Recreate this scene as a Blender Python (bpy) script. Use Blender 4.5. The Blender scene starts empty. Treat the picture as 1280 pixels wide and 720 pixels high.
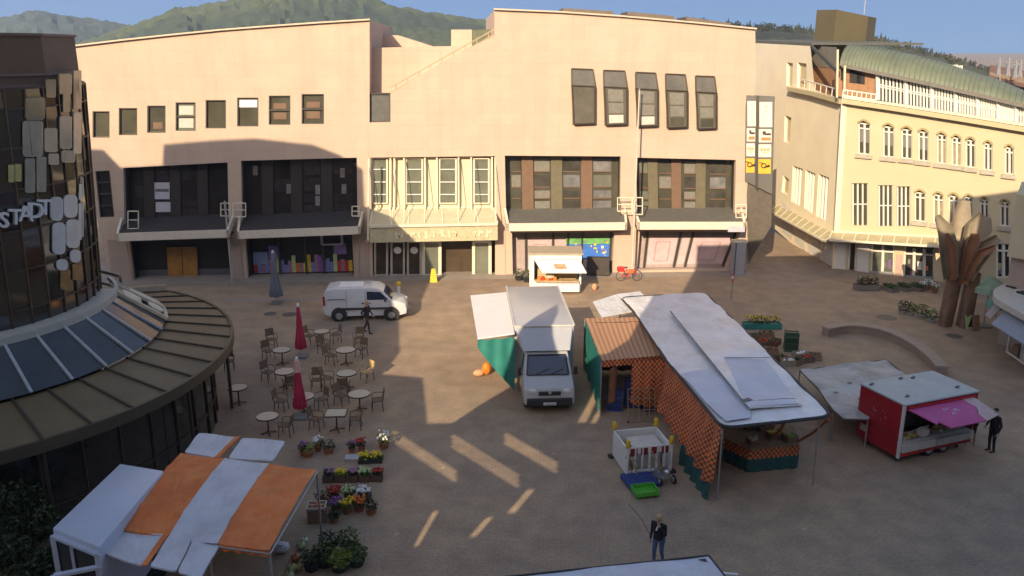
import bpy, bmesh, math, random
import numpy as np
from mathutils import Vector, Matrix
from mathutils.geometry import tessellate_polygon

random.seed(7)
S = bpy.context.scene
COL = S.collection
V = Vector
PI = math.pi

# ------------------------------------------------------------------ camera
FPX, PITCH, CAMH = 1050.0, 0.278, 14.4        # focal length in pixels of a 1280 wide frame
CP, SP = math.cos(PITCH), math.sin(PITCH)
cam_d = bpy.data.cameras.new('camera')
cam_d.sensor_width = 36.0
cam_d.lens = 36.0 * FPX / 1280.0
cam_d.clip_start = 0.1
cam_d.clip_end = 6000
cam = bpy.data.objects.new('camera', cam_d)
cam.location = (0, 0, CAMH)
cam.rotation_euler = (PI / 2 - PITCH, 0, 0)
COL.objects.link(cam)
S.camera = cam

def ray(u, v):
    x = (u - 640) / FPX
    y = (360 - v) / FPX
    return V((x, CP + y * SP, -SP + y * CP))

def G(u, v, z=0.0):
    """where the sight line through a place of the photograph meets height z"""
    r = ray(u, v)
    return V((0, 0, CAMH)) + r * ((z - CAMH) / r.z)

def AT(u, v, y):
    r = ray(u, v)
    return V((0, 0, CAMH)) + r * (y / r.y)

class Plane:
    """an upright wall plane; off = metres in front of it (towards the square)"""
    def __init__(s, p, d):
        s.p = V((p[0], p[1], 0)); s.d = V((d[0], d[1], 0)).normalized()
        n = V((s.d.y, -s.d.x, 0))
        if n.dot(-s.p) < 0: n = -n
        s.n = n
    def px(s, u, v, off=0.0):
        r = ray(u, v); o = s.p + s.n * off
        t = (o - V((0, 0, CAMH))).dot(s.n) / r.dot(s.n)
        return V((0, 0, CAMH)) + r * t

# ------------------------------------------------------------------ scene bookkeeping
MW = {}
def tag(o, label=None, cat=None, group=None, kind=None):
    if label: o['label'] = label
    if cat: o['category'] = cat
    if group: o['group'] = group
    if kind: o['kind'] = kind
    return o

def thing(name, label, cat, loc=(0, 0, 0), rz=0.0, group=None):
    o = bpy.data.objects.new(name, None)
    o.empty_display_size = 0.3
    COL.objects.link(o)
    o.location = loc
    o.rotation_euler = (0, 0, rz)
    MW[o] = Matrix.Translation(V(loc)) @ Matrix.Rotation(rz, 4, 'Z')
    return tag(o, label, cat, group)

def dup(root, loc, rz=None, label=None, mats=None):
    c = root.copy(); COL.objects.link(c); c.location = loc
    if rz is not None: c.rotation_euler = (0, 0, rz)
    if label: c['label'] = label
    def kids(src, dst):
        for ch in list(src.children):
            k = ch.copy(); k.parent = dst; COL.objects.link(k)
            kids(ch, k)
    kids(root, c)
    return c

class MB:
    def __init__(s):
        s.v = []; s.f = []; s.m = []; s.cur = 0
    def mi(s, i): s.cur = i; return s
    def add(s, vs, fs):
        b = len(s.v)
        s.v += [V(p) for p in vs]
        s.f += [tuple(b + i for i in f) for f in fs]
        s.m += [s.cur] * len(fs)
        return s
    def poly(s, *pts): return s.add(pts, [tuple(range(len(pts)))])
    def box(s, c, d, rz=0.0, M=None):
        hx, hy, hz = d[0] / 2, d[1] / 2, d[2] / 2
        P = [V((x, y, z)) for z in (-hz, hz) for y in (-hy, hy) for x in (-hx, hx)]
        R = Matrix.Rotation(rz, 3, 'Z') if M is None else M
        P = [V(c) + R @ p for p in P]
        return s.add(P, [(0, 2, 3, 1), (4, 5, 7, 6), (0, 1, 5, 4), (2, 6, 7, 3), (0, 4, 6, 2), (1, 3, 7, 5)])
    def hexa(s, bot, top):
        n = len(bot)
        fs = [tuple(reversed(range(n))), tuple(range(n, 2 * n))]
        fs += [(i, (i + 1) % n, n + (i + 1) % n, n + i) for i in range(n)]
        return s.add(list(bot) + list(top), fs)
    def slab(s, pts, thick):
        pts = [V(p) for p in pts]
        return s.hexa([p - V((0, 0, thick)) for p in pts], pts)
    def bar(s, a, b, w, h=None):
        """square bar from a to b"""
        a, b = V(a), V(b); h = h or w
        t = (b - a); L = t.length; t.normalize()
        up = V((0, 0, 1)) if abs(t.z) < .95 else V((0, 1, 0))
        x = t.cross(up).normalized(); y = x.cross(t)
        q = [x * sx * w / 2 + y * sy * h / 2 for sx, sy in ((-1, -1), (1, -1), (1, 1), (-1, 1))]
        return s.hexa([a + k for k in q], [b + k for k in q])
    def tube(s, pts, r, n=8, cap=True):
        pts = [V(p) for p in pts]
        rs = r if isinstance(r, (list, tuple)) else [r] * len(pts)
        base = len(s.v); k = len(pts); ref = None
        for i, p in enumerate(pts):
            t = (pts[min(i + 1, k - 1)] - pts[max(i - 1, 0)]).normalized()
            if ref is None:
                ref = V((0, 0, 1)) if abs(t.z) < .9 else V((1, 0, 0))
            x = t.cross(ref).normalized(); y = x.cross(t).normalized(); ref = y
            for j in range(n):
                a = 2 * PI * j / n
                s.v.append(p + (x * math.cos(a) + y * math.sin(a)) * rs[i])
        for i in range(k - 1):
            for j in range(n):
                s.f.append((base + i * n + j, base + i * n + (j + 1) % n, base + (i + 1) * n + (j + 1) % n, base + (i + 1) * n + j)); s.m.append(s.cur)
        if cap:
            s.f.append(tuple(base + j for j in reversed(range(n)))); s.m.append(s.cur)
            s.f.append(tuple(base + (k - 1) * n + j for j in range(n))); s.m.append(s.cur)
        return s
    def lathe(s, c, prof, n=20, a0=0.0, a1=2 * PI):
        """prof: list of (radius, z)"""
        c = V(c); base = len(s.v); full = abs(a1 - a0 - 2 * PI) < 1e-6
        m = n if full else n + 1
        for (r, z) in prof:
            for j in range(m):
                a = a0 + (a1 - a0) * j / n
                s.v.append(c + V((r * math.cos(a), r * math.sin(a), z)))
        for i in range(len(prof) - 1):
            for j in range(n):
                j2 = (j + 1) % m
                s.f.append((base + i * m + j, base + i * m + j2, base + (i + 1) * m + j2, base + (i + 1) * m + j)); s.m.append(s.cur)
        return s
    def ball(s, c, r, n=10, k=6):
        r = r if isinstance(r, (list, tuple)) else (r, r, r)
        base = len(s.v); c = V(c)
        for i in range(k + 1):
            ph = -PI / 2 + PI * i / k
            for j in range(n):
                a = 2 * PI * j / n
                s.v.append(c + V((r[0] * math.cos(ph) * math.cos(a), r[1] * math.cos(ph) * math.sin(a), r[2] * math.sin(ph))))
        for i in range(k):
            for j in range(n):
                s.f.append((base + i * n + j, base + i * n + (j + 1) % n, base + (i + 1) * n + (j + 1) % n, base + (i + 1) * n + j)); s.m.append(s.cur)
        return s
    def leaves(s, c, r, n, size, rng=random, flat=0.5):
        """n leaf-sized faces through an ellipsoid"""
        c = V(c)
        r = r if isinstance(r, (list, tuple)) else (r, r, r)
        for _ in range(n):
            while True:
                p = V((rng.uniform(-1, 1), rng.uniform(-1, 1), rng.uniform(-1, 1)))
                if .25 < p.length < 1: break
            q = c + V((p.x * r[0], p.y * r[1], p.z * r[2]))
            a = V((rng.gauss(0, 1), rng.gauss(0, 1), rng.gauss(0, flat))).normalized()
            b = a.cross(V((rng.gauss(0, 1), rng.gauss(0, 1), rng.gauss(0, 1)))).normalized()
            k = size * rng.uniform(.6, 1.3)
            s.add([q - a * k, q + b * k * .5, q + a * k, q - b * k * .5], [(0, 1, 2, 3)])
        return s
    def build(s, name, mats, parent=None, world=False, smooth=False, bevel=0.0, label=None, auto=None, seg=2):
        me = bpy.data.meshes.new(name)
        vs = s.v
        if world and parent is not None:
            # the parent chain's inverse brings world places into the parent's space
            I = MW[parent].inverted()
            vs = [I @ p for p in vs]
        me.from_pydata([tuple(p) for p in vs], [], s.f)
        if not isinstance(mats, (list, tuple)): mats = [mats]
        for m in mats: me.materials.append(m)
        if len(mats) > 1: me.polygons.foreach_set('material_index', s.m)
        bm = bmesh.new(); bm.from_mesh(me)
        if bevel or smooth:
            bmesh.ops.remove_doubles(bm, verts=bm.verts, dist=1e-5)
        bmesh.ops.recalc_face_normals(bm, faces=bm.faces)
        if bevel:
            ed = [e for e in bm.edges if e.is_manifold and e.calc_face_angle(0) > math.radians(28)]
            try: bmesh.ops.bevel(bm, geom=ed, offset=bevel, segments=seg, affect='EDGES', clamp_overlap=True, profile=.5)
            except Exception: pass
        bm.to_mesh(me); bm.free()
        if smooth:
            me.polygons.foreach_set('use_smooth', [True] * len(me.polygons))
            try: me.set_sharp_from_angle(angle=math.radians(38))
            except Exception: pass
        me.update()
        o = bpy.data.objects.new(name, me)
        COL.objects.link(o)
        if parent is not None:
            o.parent = parent
            MW[o] = MW.get(parent, Matrix.Identity(4))
        else:
            MW[o] = Matrix.Identity(4)
        if label: o['label'] = label
        return o

def set_rest(o, origin):
    """moves a top-level mesh's origin to a given base point"""
    d = V(origin); o.data.transform(Matrix.Translation(-d)); o.location = d

# ------------------------------------------------------------------ materials
MATS = {}
def lin(c):
    return tuple((x / 255 / 12.92) if x / 255 <= .04045 else ((x / 255 + .055) / 1.055) ** 2.4 for x in c)
def mat(name, col, rough=.75, metal=0.0, var=.12, scale=3.0, bump=0.0, bscale=20.0, spec=None, alpha=1.0, trans=0.0, emit=0.0, detail=4.0, var2=None, coat=0.0):
    if name in MATS: return MATS[name]
    m = bpy.data.materials.new(name); m.use_nodes = True
    nt = m.node_tree; b = nt.nodes['Principled BSDF']
    b.inputs['Roughness'].default_value = rough
    b.inputs['Metallic'].default_value = metal
    if spec is not None: b.inputs['Specular IOR Level'].default_value = spec
    if coat: b.inputs['Coat Weight'].default_value = coat; b.inputs['Coat Roughness'].default_value = .1
    if trans:
        b.inputs['Transmission Weight'].default_value = trans
    c = tuple(col)[:3]
    tc = nt.nodes.new('ShaderNodeTexCoord')
    if var > 0:
        n = nt.nodes.new('ShaderNodeTexNoise'); n.inputs['Scale'].default_value = scale; n.inputs['Detail'].default_value = detail
        n.inputs['Roughness'].default_value = .62
        nt.links.new(tc.outputs['Object'], n.inputs['Vector'])
        r = nt.nodes.new('ShaderNodeValToRGB')
        r.color_ramp.elements[0].position = .3; r.color_ramp.elements[1].position = .7
        lo = tuple(max(0, x * (1 - var)) for x in c); hi = var2 if var2 else tuple(min(1, x * (1 + var)) for x in c)
        r.color_ramp.elements[0].color = (*lo, 1); r.color_ramp.elements[1].color = (*hi, 1)
        nt.links.new(n.outputs['Fac'], r.inputs['Fac']); nt.links.new(r.outputs['Color'], b.inputs['Base Color'])
    else:
        b.inputs['Base Color'].default_value = (*c, 1)
    if bump:
        n2 = nt.nodes.new('ShaderNodeTexNoise'); n2.inputs['Scale'].default_value = bscale; n2.inputs['Detail'].default_value = 5
        nt.links.new(tc.outputs['Object'], n2.inputs['Vector'])
        bp = nt.nodes.new('ShaderNodeBump'); bp.inputs['Strength'].default_value = bump; bp.inputs['Distance'].default_value = .05
        nt.links.new(n2.outputs['Fac'], bp.inputs['Height']); nt.links.new(bp.outputs['Normal'], b.inputs['Normal'])
    if emit:
        b.inputs['Emission Color'].default_value = (*c, 1); b.inputs['Emission Strength'].default_value = emit
    m.diffuse_color = (*c, 1)
    MATS[name] = m
    return m

def nodes(m):
    return m.node_tree.nodes, m.node_tree.links, m.node_tree.nodes['Principled BSDF']

def checker_mat(name, c1, c2, size, rough=.8, mix=.0, c3=None):
    m = mat(name, c1, rough, var=0)
    N, L, b = nodes(m)
    tc = N.new('ShaderNodeTexCoord')
    ck = N.new('ShaderNodeTexChecker'); ck.inputs['Scale'].default_value = 1 / size
    ck.inputs['Color1'].default_value = (*c1, 1); ck.inputs['Color2'].default_value = (*c2, 1)
    L.new(tc.outputs['UV'], ck.inputs['Vector'])
    nz = N.new('ShaderNodeTexNoise'); nz.inputs['Scale'].default_value = 1.3
    L.new(tc.outputs['Object'], nz.inputs['Vector'])
    mx = N.new('ShaderNodeMix'); mx.data_type = 'RGBA'; mx.blend_type = 'MULTIPLY'; mx.inputs[0].default_value = .6
    rp = N.new('ShaderNodeValToRGB'); rp.color_ramp.elements[0].color = (.55, .55, .55, 1); rp.color_ramp.elements[1].color = (1.1, 1.1, 1.1, 1)
    rp.color_ramp.elements[0].position = .35; rp.color_ramp.elements[1].position = .65
    L.new(nz.outputs['Fac'], rp.inputs['Fac'])
    L.new(ck.outputs['Color'], mx.inputs[6]); L.new(rp.outputs['Color'], mx.inputs[7]); L.new(mx.outputs[2], b.inputs['Base Color'])
    return m

def set_uv(o, fn):
    me = o.data
    uv = me.uv_layers.new(name='UVMap')
    for p in me.polygons:
        for li in p.loop_indices:
            uv.data[li].uv = fn(me.vertices[me.loops[li].vertex_index].co)

M_STONE = mat('pale_stone_panels', (.57, .437, .335), .85, var=.05, scale=.7, bump=.08, bscale=9)
def panel_joints(m, w, h, k):
    """faint joints between facing slabs"""
    N, L, b = nodes(m)
    tc = N.new('ShaderNodeTexCoord'); sp = N.new('ShaderNodeSeparateXYZ'); cb_ = N.new('ShaderNodeCombineXYZ')
    L.new(tc.outputs['Object'], sp.inputs[0]); L.new(sp.outputs['X'], cb_.inputs['X']); L.new(sp.outputs['Z'], cb_.inputs['Y'])
    br = N.new('ShaderNodeTexBrick'); br.inputs['Scale'].default_value = 1; br.inputs['Brick Width'].default_value = w; br.inputs['Row Height'].default_value = h; br.inputs['Mortar Size'].default_value = .014
    br.inputs['Color1'].default_value = (1, 1, 1, 1); br.inputs['Color2'].default_value = (.965, .96, .955, 1); br.inputs['Mortar'].default_value = (k, k, k, 1)
    L.new(cb_.outputs[0], br.inputs['Vector'])
    old = b.inputs['Base Color'].links[0].from_socket
    # rain streaks below the parapet and sills
    mp = N.new('ShaderNodeMapping'); mp.inputs['Scale'].default_value = (1.1, 1, .07); L.new(tc.outputs['Object'], mp.inputs['Vector'])
    nz = N.new('ShaderNodeTexNoise'); nz.inputs['Scale'].default_value = 1.6; nz.inputs['Detail'].default_value = 6; L.new(mp.outputs[0], nz.inputs['Vector'])
    rp_ = N.new('ShaderNodeValToRGB'); rp_.color_ramp.elements[0].position = .34; rp_.color_ramp.elements[1].position = .52; rp_.color_ramp.elements[0].color = (.95, .945, .94, 1); rp_.color_ramp.elements[1].color = (1, 1, 1, 1)
    L.new(nz.outputs['Fac'], rp_.inputs['Fac'])
    for s_ in (br.outputs['Color'], rp_.outputs['Color']):
        x = N.new('ShaderNodeMix'); x.data_type = 'RGBA'; x.blend_type = 'MULTIPLY'; x.inputs[0].default_value = 1
        L.new(old, x.inputs[6]); L.new(s_, x.inputs[7]); old = x.outputs[2]
    L.new(old, b.inputs['Base Color'])
panel_joints(M_STONE, 1.5, .75, .87)
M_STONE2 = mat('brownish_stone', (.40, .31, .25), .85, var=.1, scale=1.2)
M_CAP = mat('metal_parapet_cap', (.34, .29, .24), .5, .3, var=.05)
M_GLASS = mat('dark_window_glass', (.085, .080, .058), .10, 0, var=.25, scale=.8, spec=.8)
M_GLASS_BLK = mat('black_window_glass', (.028, .024, .022), .12, 0, var=.3, scale=.6, spec=.55)
M_GLASS_BLUE = mat('blue_tinted_glass', (.05, .056, .066), .14, 0, var=.2, scale=1.0, spec=.5)
M_GLASS_GREEN = mat('grey_green_glass', (.16, .17, .13), .12, 0, var=.2, scale=1.0, spec=.7)
M_DKMET = mat('dark_grey_metal', (.075, .07, .06), .45, .4, var=.1)
M_BRONZE = mat('dark_bronze_frame', (.06, .045, .03), .5, .3, var=.1)
M_CREAM = mat('cream_painted_metal', (.74, .68, .52), .5, var=.05)
M_BLIND = mat('pale_blind_and_reflection', (.55, .53, .47), .8, var=.08, scale=4)
M_BLIND_DIM = mat('dim_blind', (.20, .19, .16), .8, var=.15, scale=4)
M_BRPIER = mat('brown_inner_pier', (.18, .11, .07), .7, var=.1)
M_WHITE = mat('white_paint', (.78, .78, .77), .35, var=.04, scale=2)
def tarp(m, dirt=.8, wr=.5):
    """sagging wrinkles, folds and grime for sheets"""
    N, L, b = nodes(m); tc = N.new('ShaderNodeTexCoord')
    n = N.new('ShaderNodeTexNoise'); n.inputs['Scale'].default_value = .9; n.inputs['Detail'].default_value = 7; n.inputs['Roughness'].default_value = .7
    L.new(tc.outputs['Object'], n.inputs['Vector']); r = N.new('ShaderNodeValToRGB'); r.color_ramp.elements[0].position = .36; r.color_ramp.elements[1].position = .55
    r.color_ramp.elements[0].color = (dirt, dirt * .985, dirt * .95, 1); r.color_ramp.elements[1].color = (1, 1, 1, 1); L.new(n.outputs['Fac'], r.inputs['Fac'])
    x = N.new('ShaderNodeMix'); x.data_type = 'RGBA'; x.blend_type = 'MULTIPLY'; x.inputs[0].default_value = 1
    L.new(b.inputs['Base Color'].links[0].from_socket, x.inputs[6]); L.new(r.outputs['Color'], x.inputs[7]); L.new(x.outputs[2], b.inputs['Base Color'])
    w = N.new('ShaderNodeTexNoise'); w.inputs['Scale'].default_value = 1.1; w.inputs['Detail'].default_value = 3; w.inputs['Distortion'].default_value = 1.8
    mp = N.new('ShaderNodeMapping'); mp.inputs['Scale'].default_value = (1.6, .5, 1); mp.inputs['Rotation'].default_value = (0, 0, .5); L.new(tc.outputs['Object'], mp.inputs['Vector']); L.new(mp.outputs[0], w.inputs['Vector'])
    bp = N.new('ShaderNodeBump'); bp.inputs['Strength'].default_value = wr; bp.inputs['Distance'].default_value = .16; L.new(w.outputs['Fac'], bp.inputs['Height']); L.new(bp.outputs['Normal'], b.inputs['Normal'])
M_WHITECLOTH = mat('white_tarpaulin', (.76, .76, .78), .55, var=.05, scale=1.4, bump=.08, bscale=3)
M_GREYCLOTH = mat('grey_tarpaulin', (.44, .44, .43), .5, var=.12, scale=1.0, bump=.15, bscale=2.2)
M_BLACK = mat('black_rubber', (.018, .018, .018), .7, var=.2)
M_CHROME = mat('bright_steel', (.6, .6, .6), .3, .9, var=.05)
M_ALU = mat('dull_aluminium', (.45, .45, .45), .45, .7, var=.08)
M_WOOD = mat('weathered_wood', (.24, .15, .08), .75, var=.25, scale=6)
M_YELLOW = mat('yellow_plastic', (.72, .48, .03), .45, var=.05)
M_ORANGEPL = mat('orange_plastic', (.75, .22, .02), .5, var=.1)
M_GREENPL = mat('green_plastic', (.10, .38, .06), .5, var=.1)
M_BLUEPL = mat('blue_plastic', (.035, .06, .22), .5, var=.12)
M_TEAL = mat('teal_tarpaulin', (.03, .21, .18), .55, var=.15, scale=1.6, bump=.2, bscale=3)
M_TEALDK = mat('dark_teal_skirt', (.02, .085, .085), .6, var=.2, scale=2, bump=.2, bscale=4)
M_RED = mat('red_paint', (.34, .012, .02), .4, var=.08, scale=2)
M_REDB = mat('bright_red_paint', (.55, .03, .03), .45, var=.06)
M_CRIMSON = mat('crimson_parasol_cloth', (.40, .022, .07), .75, var=.12, scale=5, bump=.2, bscale=8)
M_PINK = mat('magenta_flap', (.50, .085, .26), .5, var=.1, scale=1.5)
M_LEAF = mat('green_leaf', (.05, .10, .02), .6, var=.5, scale=5, var2=(.10, .17, .03))
M_LEAFDK = mat('dark_leaf', (.020, .040, .012), .6, var=.5, scale=4, var2=(.05, .08, .02))
M_LEAFLT = mat('lime_leaf', (.17, .24, .025), .6, var=.3, scale=6)
M_SOIL = mat('soil', (.05, .035, .025), .95, var=.3)
M_TERRA = mat('terracotta', (.30, .11, .05), .8, var=.2, scale=4)
M_PET = {k: mat('petals_' + k, c, .6, var=.25, scale=8) for k, c in dict(
    yellow=(.70, .52, .03), white=(.75, .75, .75), purple=(.22, .08, .32), mauve=(.30, .16, .24), orange=(.60, .16, .02), red=(.45, .04, .02), pale=(.45, .55, .25), blue=(.18, .2, .45)).items()}
# ------------------------------------------------------------------ light and sky
SUN_AZ, SUN_EL = math.radians(19.5), math.radians(25.0)    # the sun is behind and to the left of the square's camera
LDIR = V((math.sin(SUN_AZ) * math.cos(SUN_EL), math.cos(SUN_AZ) * math.cos(SUN_EL), -math.sin(SUN_EL)))
sun_d = bpy.data.lights.new('sun', 'SUN'); sun_d.energy = 4.15; sun_d.angle = math.radians(.2); sun_d.color = (1.0, .79, .54)
sun = bpy.data.objects.new('sun', sun_d); COL.objects.link(sun)
sun.rotation_euler = (-LDIR).to_track_quat('Z', 'Y').to_euler(); sun.location = (-20, -60, 60)
W = bpy.data.worlds.new('World'); S.world = W; W.use_nodes = True
wn, wl = W.node_tree.nodes, W.node_tree.links
sky = wn.new('ShaderNodeTexSky'); sky.sky_type = 'NISHITA'; sky.sun_disc = False
sky.sun_elevation = SUN_EL; sky.sun_rotation = math.atan2(-LDIR.x, -LDIR.y)
sky.altitude = 300; sky.air_density = 1.0; sky.dust_density = 1.8; sky.ozone_density = 1.0
# clear blue morning air above the hills: the band near the horizon away from the sun is blue, not straw coloured
wtc = wn.new('ShaderNodeTexCoord'); wsp = wn.new('ShaderNodeSeparateXYZ'); wl.new(wtc.outputs['Generated'], wsp.inputs[0])
wrp = wn.new('ShaderNodeValToRGB'); wrp.color_ramp.elements[0].position = .0; wrp.color_ramp.elements[0].color = (.27, .56, .96, 1)
wrp.color_ramp.elements[1].position = .12; wrp.color_ramp.elements[1].color = (.07, .31, .92, 1)
wl.new(wsp.outputs['Z'], wrp.inputs['Fac'])
wsc = wn.new('ShaderNodeVectorMath'); wsc.operation = 'SCALE'; wsc.inputs['Scale'].default_value = 3.55; wl.new(wrp.outputs['Color'], wsc.inputs[0])
wmr = wn.new('ShaderNodeMapRange'); wmr.inputs['From Min'].default_value = .10; wmr.inputs['From Max'].default_value = .45; wl.new(wsp.outputs['Z'], wmr.inputs['Value'])
wmx = wn.new('ShaderNodeMix'); wmx.data_type = 'RGBA'; wl.new(wmr.outputs['Result'], wmx.inputs[0]); wl.new(wsc.outputs[0], wmx.inputs[6]); wti = wn.new('ShaderNodeMix'); wti.data_type = 'RGBA'; wti.blend_type = 'MULTIPLY'; wti.inputs[0].default_value = 1; wti.inputs[7].default_value = (1.10, 1.0, .93, 1)
wl.new(sky.outputs['Color'], wti.inputs[6]); wl.new(wti.outputs[2], wmx.inputs[7])
wl.new(wmx.outputs[2], wn['Background'].inputs['Color']); wn['Background'].inputs['Strength'].default_value = .14
S.view_settings.view_transform = 'Standard'; S.view_settings.look = 'None'
S.view_settings.exposure = 0.72; S.view_settings.gamma = 1.0
S.cycles.max_bounces = 6; S.cycles.diffuse_bounces = 3; S.cycles.glossy_bounces = 3; S.cycles.transmission_bounces = 4
S.cycles.caustics_reflective = False; S.cycles.caustics_refractive = False
S.cycles.use_denoising = True

# ------------------------------------------------------------------ ground
def ground_material():
    m = mat('clinker_paving', (.2, .16, .14), .8, var=0)
    N, L, b = nodes(m)
    tc = N.new('ShaderNodeTexCoord')
    sep = N.new('ShaderNodeVectorMath'); sep.operation = 'MULTIPLY'; sep.inputs[1].default_value = (1, 1, 0)
    L.new(tc.outputs['Object'], sep.inputs[0])
    # slight wander so the courses are not ruler straight
    br = N.new('ShaderNodeTexBrick'); br.inputs['Scale'].default_value = 1.0
    br.inputs['Brick Width'].default_value = .26; br.inputs['Row Height'].default_value = .13; br.inputs['Mortar Size'].default_value = .012
    br.inputs['Color1'].default_value = (.382, .292, .196, 1); br.inputs['Color2'].default_value = (.352, .268, .184, 1); br.inputs['Mortar'].default_value = (.29, .225, .16, 1)
    br.inputs['Bias'].default_value = -.1
    rot = N.new('ShaderNodeVectorRotate'); rot.rotation_type = 'Z_AXIS'; rot.inputs['Angle'].default_value = .06
    L.new(sep.outputs[0], rot.inputs['Vector']); L.new(rot.outputs[0], br.inputs['Vector'])
    def noise(sc, lo, hi, p0=.35, p1=.65, det=4):
        n = N.new('ShaderNodeTexNoise'); n.inputs['Scale'].default_value = sc; n.inputs['Detail'].default_value = det
        L.new(tc.outputs['Object'], n.inputs['Vector'])
        r = N.new('ShaderNodeValToRGB'); r.color_ramp.elements[0].position = p0; r.color_ramp.elements[1].position = p1
        r.color_ramp.elements[0].color = (*lo, 1); r.color_ramp.elements[1].color = (*hi, 1)
        L.new(n.outputs['Fac'], r.inputs['Fac']); return r.outputs['Color']
    def mul(a, c, f=1.0):
        x = N.new('ShaderNodeMix'); x.data_type = 'RGBA'; x.blend_type = 'MULTIPLY'; x.inputs[0].default_value = f
        L.new(a, x.inputs[6]); L.new(c, x.inputs[7]); return x.outputs[2]
    c = br.outputs['Color']
    c = mul(c, noise(.16, (.87, .87, .91), (1.07, 1.04, 1.0)))
    c = mul(c, noise(1.1, (.86, .85, .85), (1.10, 1.08, 1.06)))
    c = mul(c, noise(9, (.9, .9, .9), (1.08, 1.08, 1.08)))
    # spots of old chewing gum and spills
    vo = N.new('ShaderNodeTexVoronoi'); vo.inputs['Scale'].default_value = .55; vo.inputs['Randomness'].default_value = 1
    L.new(sep.outputs[0], vo.inputs['Vector'])
    r = N.new('ShaderNodeValToRGB'); r.color_ramp.elements[0].position = .035; r.color_ramp.elements[1].position = .05
    r.color_ramp.elements[0].color = (1.6, 1.6, 1.6, 1); r.color_ramp.elements[1].color = (1, 1, 1, 1)
    L.new(vo.outputs['Distance'], r.inputs['Fac'])
    c = mul(c, r.outputs['Color'], .7)
    L.new(c, b.inputs['Base Color'])
    bp = N.new('ShaderNodeBump'); bp.inputs['Strength'].default_value = .25; bp.inputs['Distance'].default_value = .01
    L.new(br.outputs['Fac'], bp.inputs['Height']); bp.invert = True
    L.new(bp.outputs['Normal'], b.inputs['Normal'])
    return m
M_GROUND = ground_material()
g = MB(); g.poly((-1500, -300, 0), (1500, -300, 0), (1500, 2500, 0), (-1500, 2500, 0))
tag(g.build('ground', M_GROUND), kind='structure')

# lanes of pale slabs let into the paving
def band(name, pts, w, m):
    b = MB()
    for i in range(len(pts) - 1):
        a, c = V(pts[i]), V(pts[i + 1]); t = (c - a).normalized(); n = V((-t.y, t.x, 0)) * w / 2
        b.poly(a - n, c - n, c + n, a + n)
    return tag(b.build(name, m), kind='structure')
M_SLAB = mat('grey_paving_slab', (.30, .26, .23), .85, var=.15, scale=2)
band('paving_band', [G(470, 372, .004), G(270, 376, .004)], .5, M_SLAB)
band('paving_band', [G(786, 630, .004), G(803, 650, .004), G(814, 672, .004)], .05, mat('drain_line', (.16, .13, .11), .8))
M_PAVE = mat('forecourt_slabs', (.34, .29, .24), .85, var=.12, scale=1.2)
fc = MB(); fc.poly(V((-30, 51.0, .004)), V((16, 53.5, .004)), V((16, 58, .004)), V((-30, 56, .004)))
tag(fc.build('pavement', M_PAVE), kind='structure')
mh = MB()
for (u, v, r) in ((362, 393, .42), (338, 392, .36), (1108, 397, .55), (1193, 420, .4)):
    p = G(u, v, .008); mh.lathe(p, [(0.001, 0), (r * .8, 0), (r, 0)], 20)
tag(mh.build('manhole_covers', mat('worn_iron', (.14, .13, .12), .6, .4), ), kind='structure')

# ------------------------------------------------------------------ wooded hills
def hill_material(name, dark, light, sc):
    m = mat(name, dark, .9, var=0)
    N, L, b = nodes(m)
    tc = N.new('ShaderNodeTexCoord')
    n1 = N.new('ShaderNodeTexNoise'); n1.inputs['Scale'].default_value = sc; n1.inputs['Detail'].default_value = 5
    n2 = N.new('ShaderNodeTexVoronoi'); n2.inputs['Scale'].default_value = .11
    L.new(tc.outputs['Object'], n1.inputs['Vector']); L.new(tc.outputs['Object'], n2.inputs['Vector'])
    r = N.new('ShaderNodeValToRGB'); r.color_ramp.elements[0].position = .46; r.color_ramp.elements[1].position = .60
    r.color_ramp.elements[0].color = (*dark, 1); r.color_ramp.elements[1].color = (*light, 1)
    L.new(n1.outputs['Fac'], r.inputs['Fac'])
    r2 = N.new('ShaderNodeValToRGB'); r2.color_ramp.elements[0].color = (1.15, 1.15, 1.15, 1); r2.color_ramp.elements[1].color = (.75, .75, .78, 1)
    r2.color_ramp.elements[1].position = .8
    L.new(n2.outputs['Distance'], r2.inputs['Fac'])
    x = N.new('ShaderNodeMix'); x.data_type = 'RGBA'; x.blend_type = 'MULTIPLY'; x.inputs[0].default_value = 1
    L.new(r.outputs['Color'], x.inputs[6]); L.new(r2.outputs['Color'], x.inputs[7]); L.new(x.outputs[2], b.inputs['Base Color'])
    bp = N.new('ShaderNodeBump'); bp.inputs['Strength'].default_value = .3; bp.inputs['Distance'].default_value = 2.5; bp.invert = True
    L.new(n2.outputs['Distance'], bp.inputs['Height']); L.new(bp.outputs['Normal'], b.inputs['Normal'])
    return m

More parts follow.
